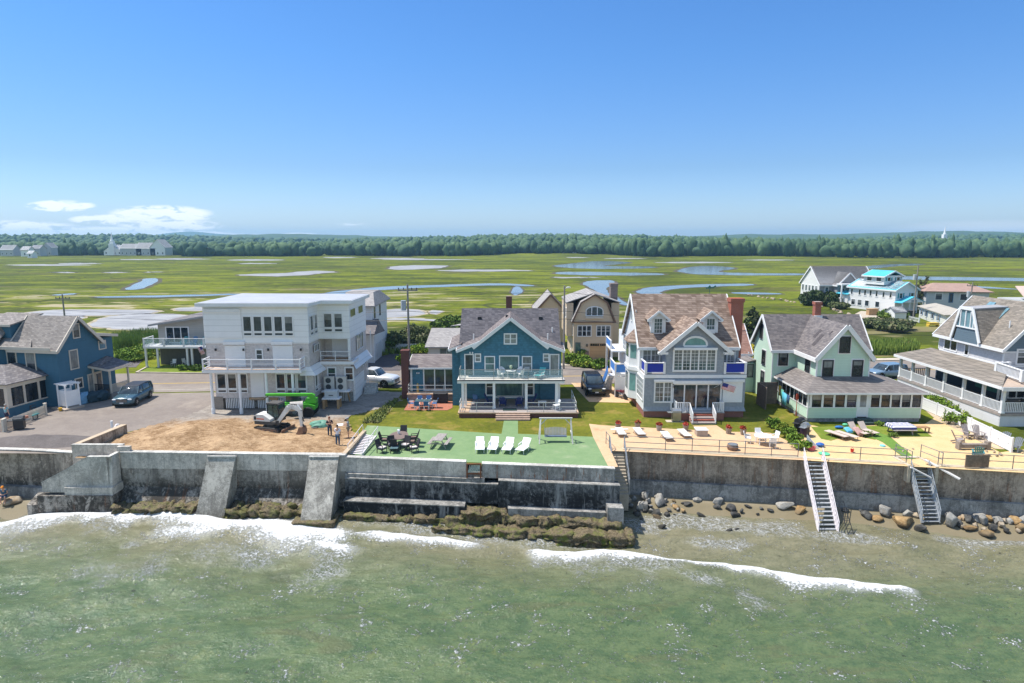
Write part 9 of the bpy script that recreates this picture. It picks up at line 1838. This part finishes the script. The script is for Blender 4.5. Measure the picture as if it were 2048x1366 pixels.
def person(label,p,rz,J,top,bot,hair,shoes,long_=True,sleeves=.5,hat=None,skirt=False,stripe=None):
    """J: joint positions; the body is one skinned surface, clothes are separate skinned shells over it"""
    e = empty('person',p,label,'person',None,rz); V = {k: Vector(v) for k,v in J.items()}
    names = ['pelvis','waist','chest','neck','head','crown','shL','elL','wrL','haL','shR','elR','wrR','haR','hipL','knL','anL','toL','hipR','knR','anR','toR']; rad = dict(pelvis=(.13,.10),waist=(.125,.095),chest=(.155,.105),neck=.055,head=.085,crown=.075,shL=.062,elL=.045,wrL=.03,haL=(.04,.02),shR=.062,elR=.045,wrR=.03,haR=(.04,.02),hipL=.088,knL=.058,anL=.04,toL=.038,hipR=.088,knR=.058,anR=.04,toR=.038)
    idx_ = {n: i for i,n in enumerate(names)}; B = [('pelvis','waist'),('waist','chest'),('chest','neck'),('neck','head'),('head','crown')]+[(a+s,b+s) for s in 'LR' for a,b in (('sh','el'),('el','wr'),('wr','ha'),('hip','kn'),('kn','an'),('an','to'))]+[('chest','shL'),('chest','shR'),('pelvis','hipL'),('pelvis','hipR')]
    body = skin_mesh('body',[(V[n],rad[n]) for n in names],[(idx_[a],idx_[b]) for a,b in B],SK,e)
    # fingers, nose and ears joined into the same body mesh
    m = MB()
    for s in 'LR':
        d = (V['ha'+s]-V['wr'+s]).normalized(); side = d.cross(Vector((0,1,0)) if abs(d.y) < .9 else Vector((0,0,1))).normalized()
        for i,ln in enumerate((.065,.078,.072,.055)): b = V['ha'+s]+side*(-.03+.02*i); k1 = b+d*ln*.6; m.tube(b-d*.02,k1,.010,.009,5); m.tube(k1,k1+(d+Vector((0,-.5,0))).normalized()*ln*.5,.009,.007,5)
        th = V['wr'+s].lerp(V['ha'+s],.45); m.tube(th,th-side*.055+d*.035,.012,.009,5)
    hd = V['head'].lerp(V['crown'],.25); fw = Vector((0,-1,0)); m.add([tuple(hd+fw*.085+Vector((0,0,.03))),tuple(hd+fw*.112+Vector((0,0,-.02))),tuple(hd+fw*.082+Vector((-.018,0,-.022))),tuple(hd+fw*.082+Vector((.018,0,-.022)))],[(0,2,1),(0,1,3),(1,2,3),(0,3,2)])
    for s in (-1,1): m.ball(tuple(hd+Vector((s*.086,.01,0))),(.015,.025,.035),6)
    bm = bmesh.new(); bm.from_mesh(body.data); t_ = bpy.data.meshes.new('t'); t_.from_pydata(m.v,[],m.f); bm.from_mesh(t_); bm.to_mesh(body.data); bm.free()
    m = MB(); [m.ball(tuple(hd+fw*.078+Vector((s*.032,0,.03))),.011,6) for s in (-1,1)]; m.build('eyes',B_blk,e); MB().ball(tuple(hd+fw*.080+Vector((0,0,-.052))),(.024,.008,.007),6).build('mouth',plain('lips',(.35,.12,.10),.6),e)
    if hair: m = MB(); c = V['crown'].lerp(V['head'],.12)+Vector((0,.018,.012)); m.ball(tuple(c),(.098,.105,.088),12,.05); (m.ball(tuple(c+Vector((0,.07,-.13))),(.085,.05,.15),10,.1) if hair[1] else None); m.build('hair',hair[0],e,True)
    if hat: MB().lathe(tuple(V['crown']+Vector((0,0,-.015))),[(.105,0),(.10,.06),(.06,.10),(.01,.11)],14).box(V['crown'].x-.08,V['crown'].x+.08,V['crown'].y-.20,V['crown'].y-.07,V['crown'].z-.02,V['crown'].z-.005).build('cap',hat,e,True)
    TJ = [(V['pelvis']+Vector((0,0,-.03)),(.15,.122)),(V['waist'],(.148,.118)),(V['chest'],(.172,.122)),(V['neck'].lerp(V['chest'],.45),.075)]; TB = [(0,1),(1,2),(2,3)]
    for s in 'LR': k = len(TJ); TJ += [(V['sh'+s],.076),(V['sh'+s].lerp(V['el'+s],sleeves),.063)]; TB += [(2,k),(k,k+1)]
    skin_mesh('shirt',TJ,TB,top,e); LJ = [(V['pelvis'],(.145,.115))]; LB = []
    for s in 'LR':
        k = len(LJ); LJ += [(V['hip'+s],.103),(V['kn'+s] if long_ else V['hip'+s].lerp(V['kn'+s],.85),.075 if long_ else .09)]; LB += [(0,k),(k,k+1)]
        if long_: LJ.append((V['kn'+s].lerp(V['an'+s],.9),.058)); LB.append((k+1,k+2))
    skin_mesh('trousers' if long_ else 'shorts',LJ,LB,bot,e)
    if shoes:
        for s in 'LR': d = (V['to'+s]-V['an'+s]); MB().ball(tuple(V['an'+s]+d*.45+Vector((0,0,-.035))),(.05,.135,.048),10).build('shoe',shoes,e,True)
    if stripe: skin_mesh('shirt_panel',[(V['waist']+Vector((0,0,-.06)),(.156,.126)),(V['waist']+Vector((0,0,.10)),(.160,.128))],[(0,1)],stripe,e)
    return e
def stand(**kw):
    J = dict(pelvis=(0,0,.95),waist=(0,0,1.08),chest=(0,.0,1.32),neck=(0,-.01,1.50),head=(0,-.02,1.59),crown=(0,-.015,1.69),shL=(.185,0,1.40),elL=(.25,.02,1.13),wrL=(.26,-.03,.90),haL=(.26,-.05,.83),shR=(-.185,0,1.40),elR=(-.25,.02,1.13),wrR=(-.26,-.03,.90),haR=(-.26,-.05,.83),hipL=(.095,0,.90),knL=(.11,-.01,.50),anL=(.12,.02,.08),toL=(.13,-.14,.04),hipR=(-.095,0,.90),knR=(-.11,-.01,.50),anR=(-.12,.02,.08),toR=(-.13,-.14,.04)); J.update(kw); return J
def clo(n,c): return plain(n,c,.85,.12,12)
H_red,H_gry,H_brn = plain('auburn_hair',(.22,.07,.03),.7,.3,20),plain('grey_hair',(.40,.38,.36),.7,.2,20),plain('brown_hair',(.07,.045,.03),.7,.3,20)
sh_d = plain('dark_shoe',(.03,.03,.035),.6)
arms_x = dict(elL=(.27,-.08,1.15),wrL=(.06,-.22,1.16),haL=(-.02,-.22,1.18),elR=(-.27,-.08,1.15),wrR=(-.06,-.20,1.20),haR=(.03,-.20,1.22))
person('woman with auburn hair in dark top and jeans, arms folded, on the dirt yard',at(660,874,.05),R(25),stand(**arms_x),clo('dark_plum_shirt',(.035,.02,.035)),clo('dark_jeans',(.03,.055,.10)),(H_red,True),sh_d,sleeves=.75)
person('man in white shirt and blue jeans seen from behind near the sea wall',at(676,892,.05),R(172),stand(elL=(.24,-.05,1.13),wrL=(.20,-.24,1.02),haL=(.17,-.31,1.04)),clo('white_shirt',(.72,.69,.74)),clo('blue_jeans',(.05,.10,.17)),(H_brn,False),sh_d,sleeves=.8)
person('man in grey cap, grey shirt and khaki shorts holding papers beside the retaining wall',at(697,876,.05),R(-75),stand(elL=(.24,-.14,1.16),wrL=(.16,-.36,1.18),haL=(.14,-.43,1.19),elR=(-.24,-.14,1.16),wrR=(-.16,-.36,1.12),haR=(-.14,-.43,1.13)),clo('grey_blue_shirt',(.24,.29,.32)),clo('khaki_shorts',(.23,.20,.16)),None,sh_d,long_=False,hat=clo('grey_cap',(.26,.28,.30)))
q = at(697,876,.05); tag(MB().cb((0,0,0),(.5,.32,.012),R(15),.35,0).build('plan_sheet',W_white,loc=q+Vector((-.62,-.1,1.17))),'white sheet of plans held out by the man in the grey cap','papers')
person('older man in aqua and navy striped shirt beside the table behind the picket fence',at(15,846,.03),R(165),stand(elL=(.26,-.04,1.14),wrL=(.22,-.24,1.05),haL=(.20,-.31,1.04)),clo('aqua_shirt',(.22,.45,.50)),clo('navy_shorts',(.02,.03,.07)),(H_gry,False),sh_d,long_=False,stripe=clo('navy_band',(.02,.04,.09)))
sit = dict(pelvis=(0,0,.50),waist=(0,.0,.64),chest=(0,-.06,.88),neck=(0,-.12,1.05),head=(0,-.17,1.13),crown=(0,-.18,1.23),shL=(.185,-.07,.96),elL=(.26,-.12,.70),wrL=(.10,-.32,.66),haL=(.04,-.37,.65),shR=(-.185,-.07,.96),elR=(-.26,-.12,.70),wrR=(-.10,-.32,.66),haR=(-.03,-.38,.66),hipL=(.10,-.02,.48),knL=(.14,-.43,.46),anL=(.13,-.42,.06),toL=(.14,-.57,.0),hipR=(-.10,-.02,.48),knR=(-.13,-.43,.46),anR=(-.12,-.46,.06),toR=(-.13,-.61,.0))
pr_ = at(10,968,-3.15); person('person in orange cap and blue clothes sitting on the flat boulder by the water',Vector((-39.0,47.45,-3.55)),R(20),stand(**sit),clo('teal_blue_shirt',(.05,.13,.20)),clo('blue_shorts',(.02,.08,.18)),(H_brn,False),None,long_=False,hat=clo('orange_cap',(.70,.25,.02)))
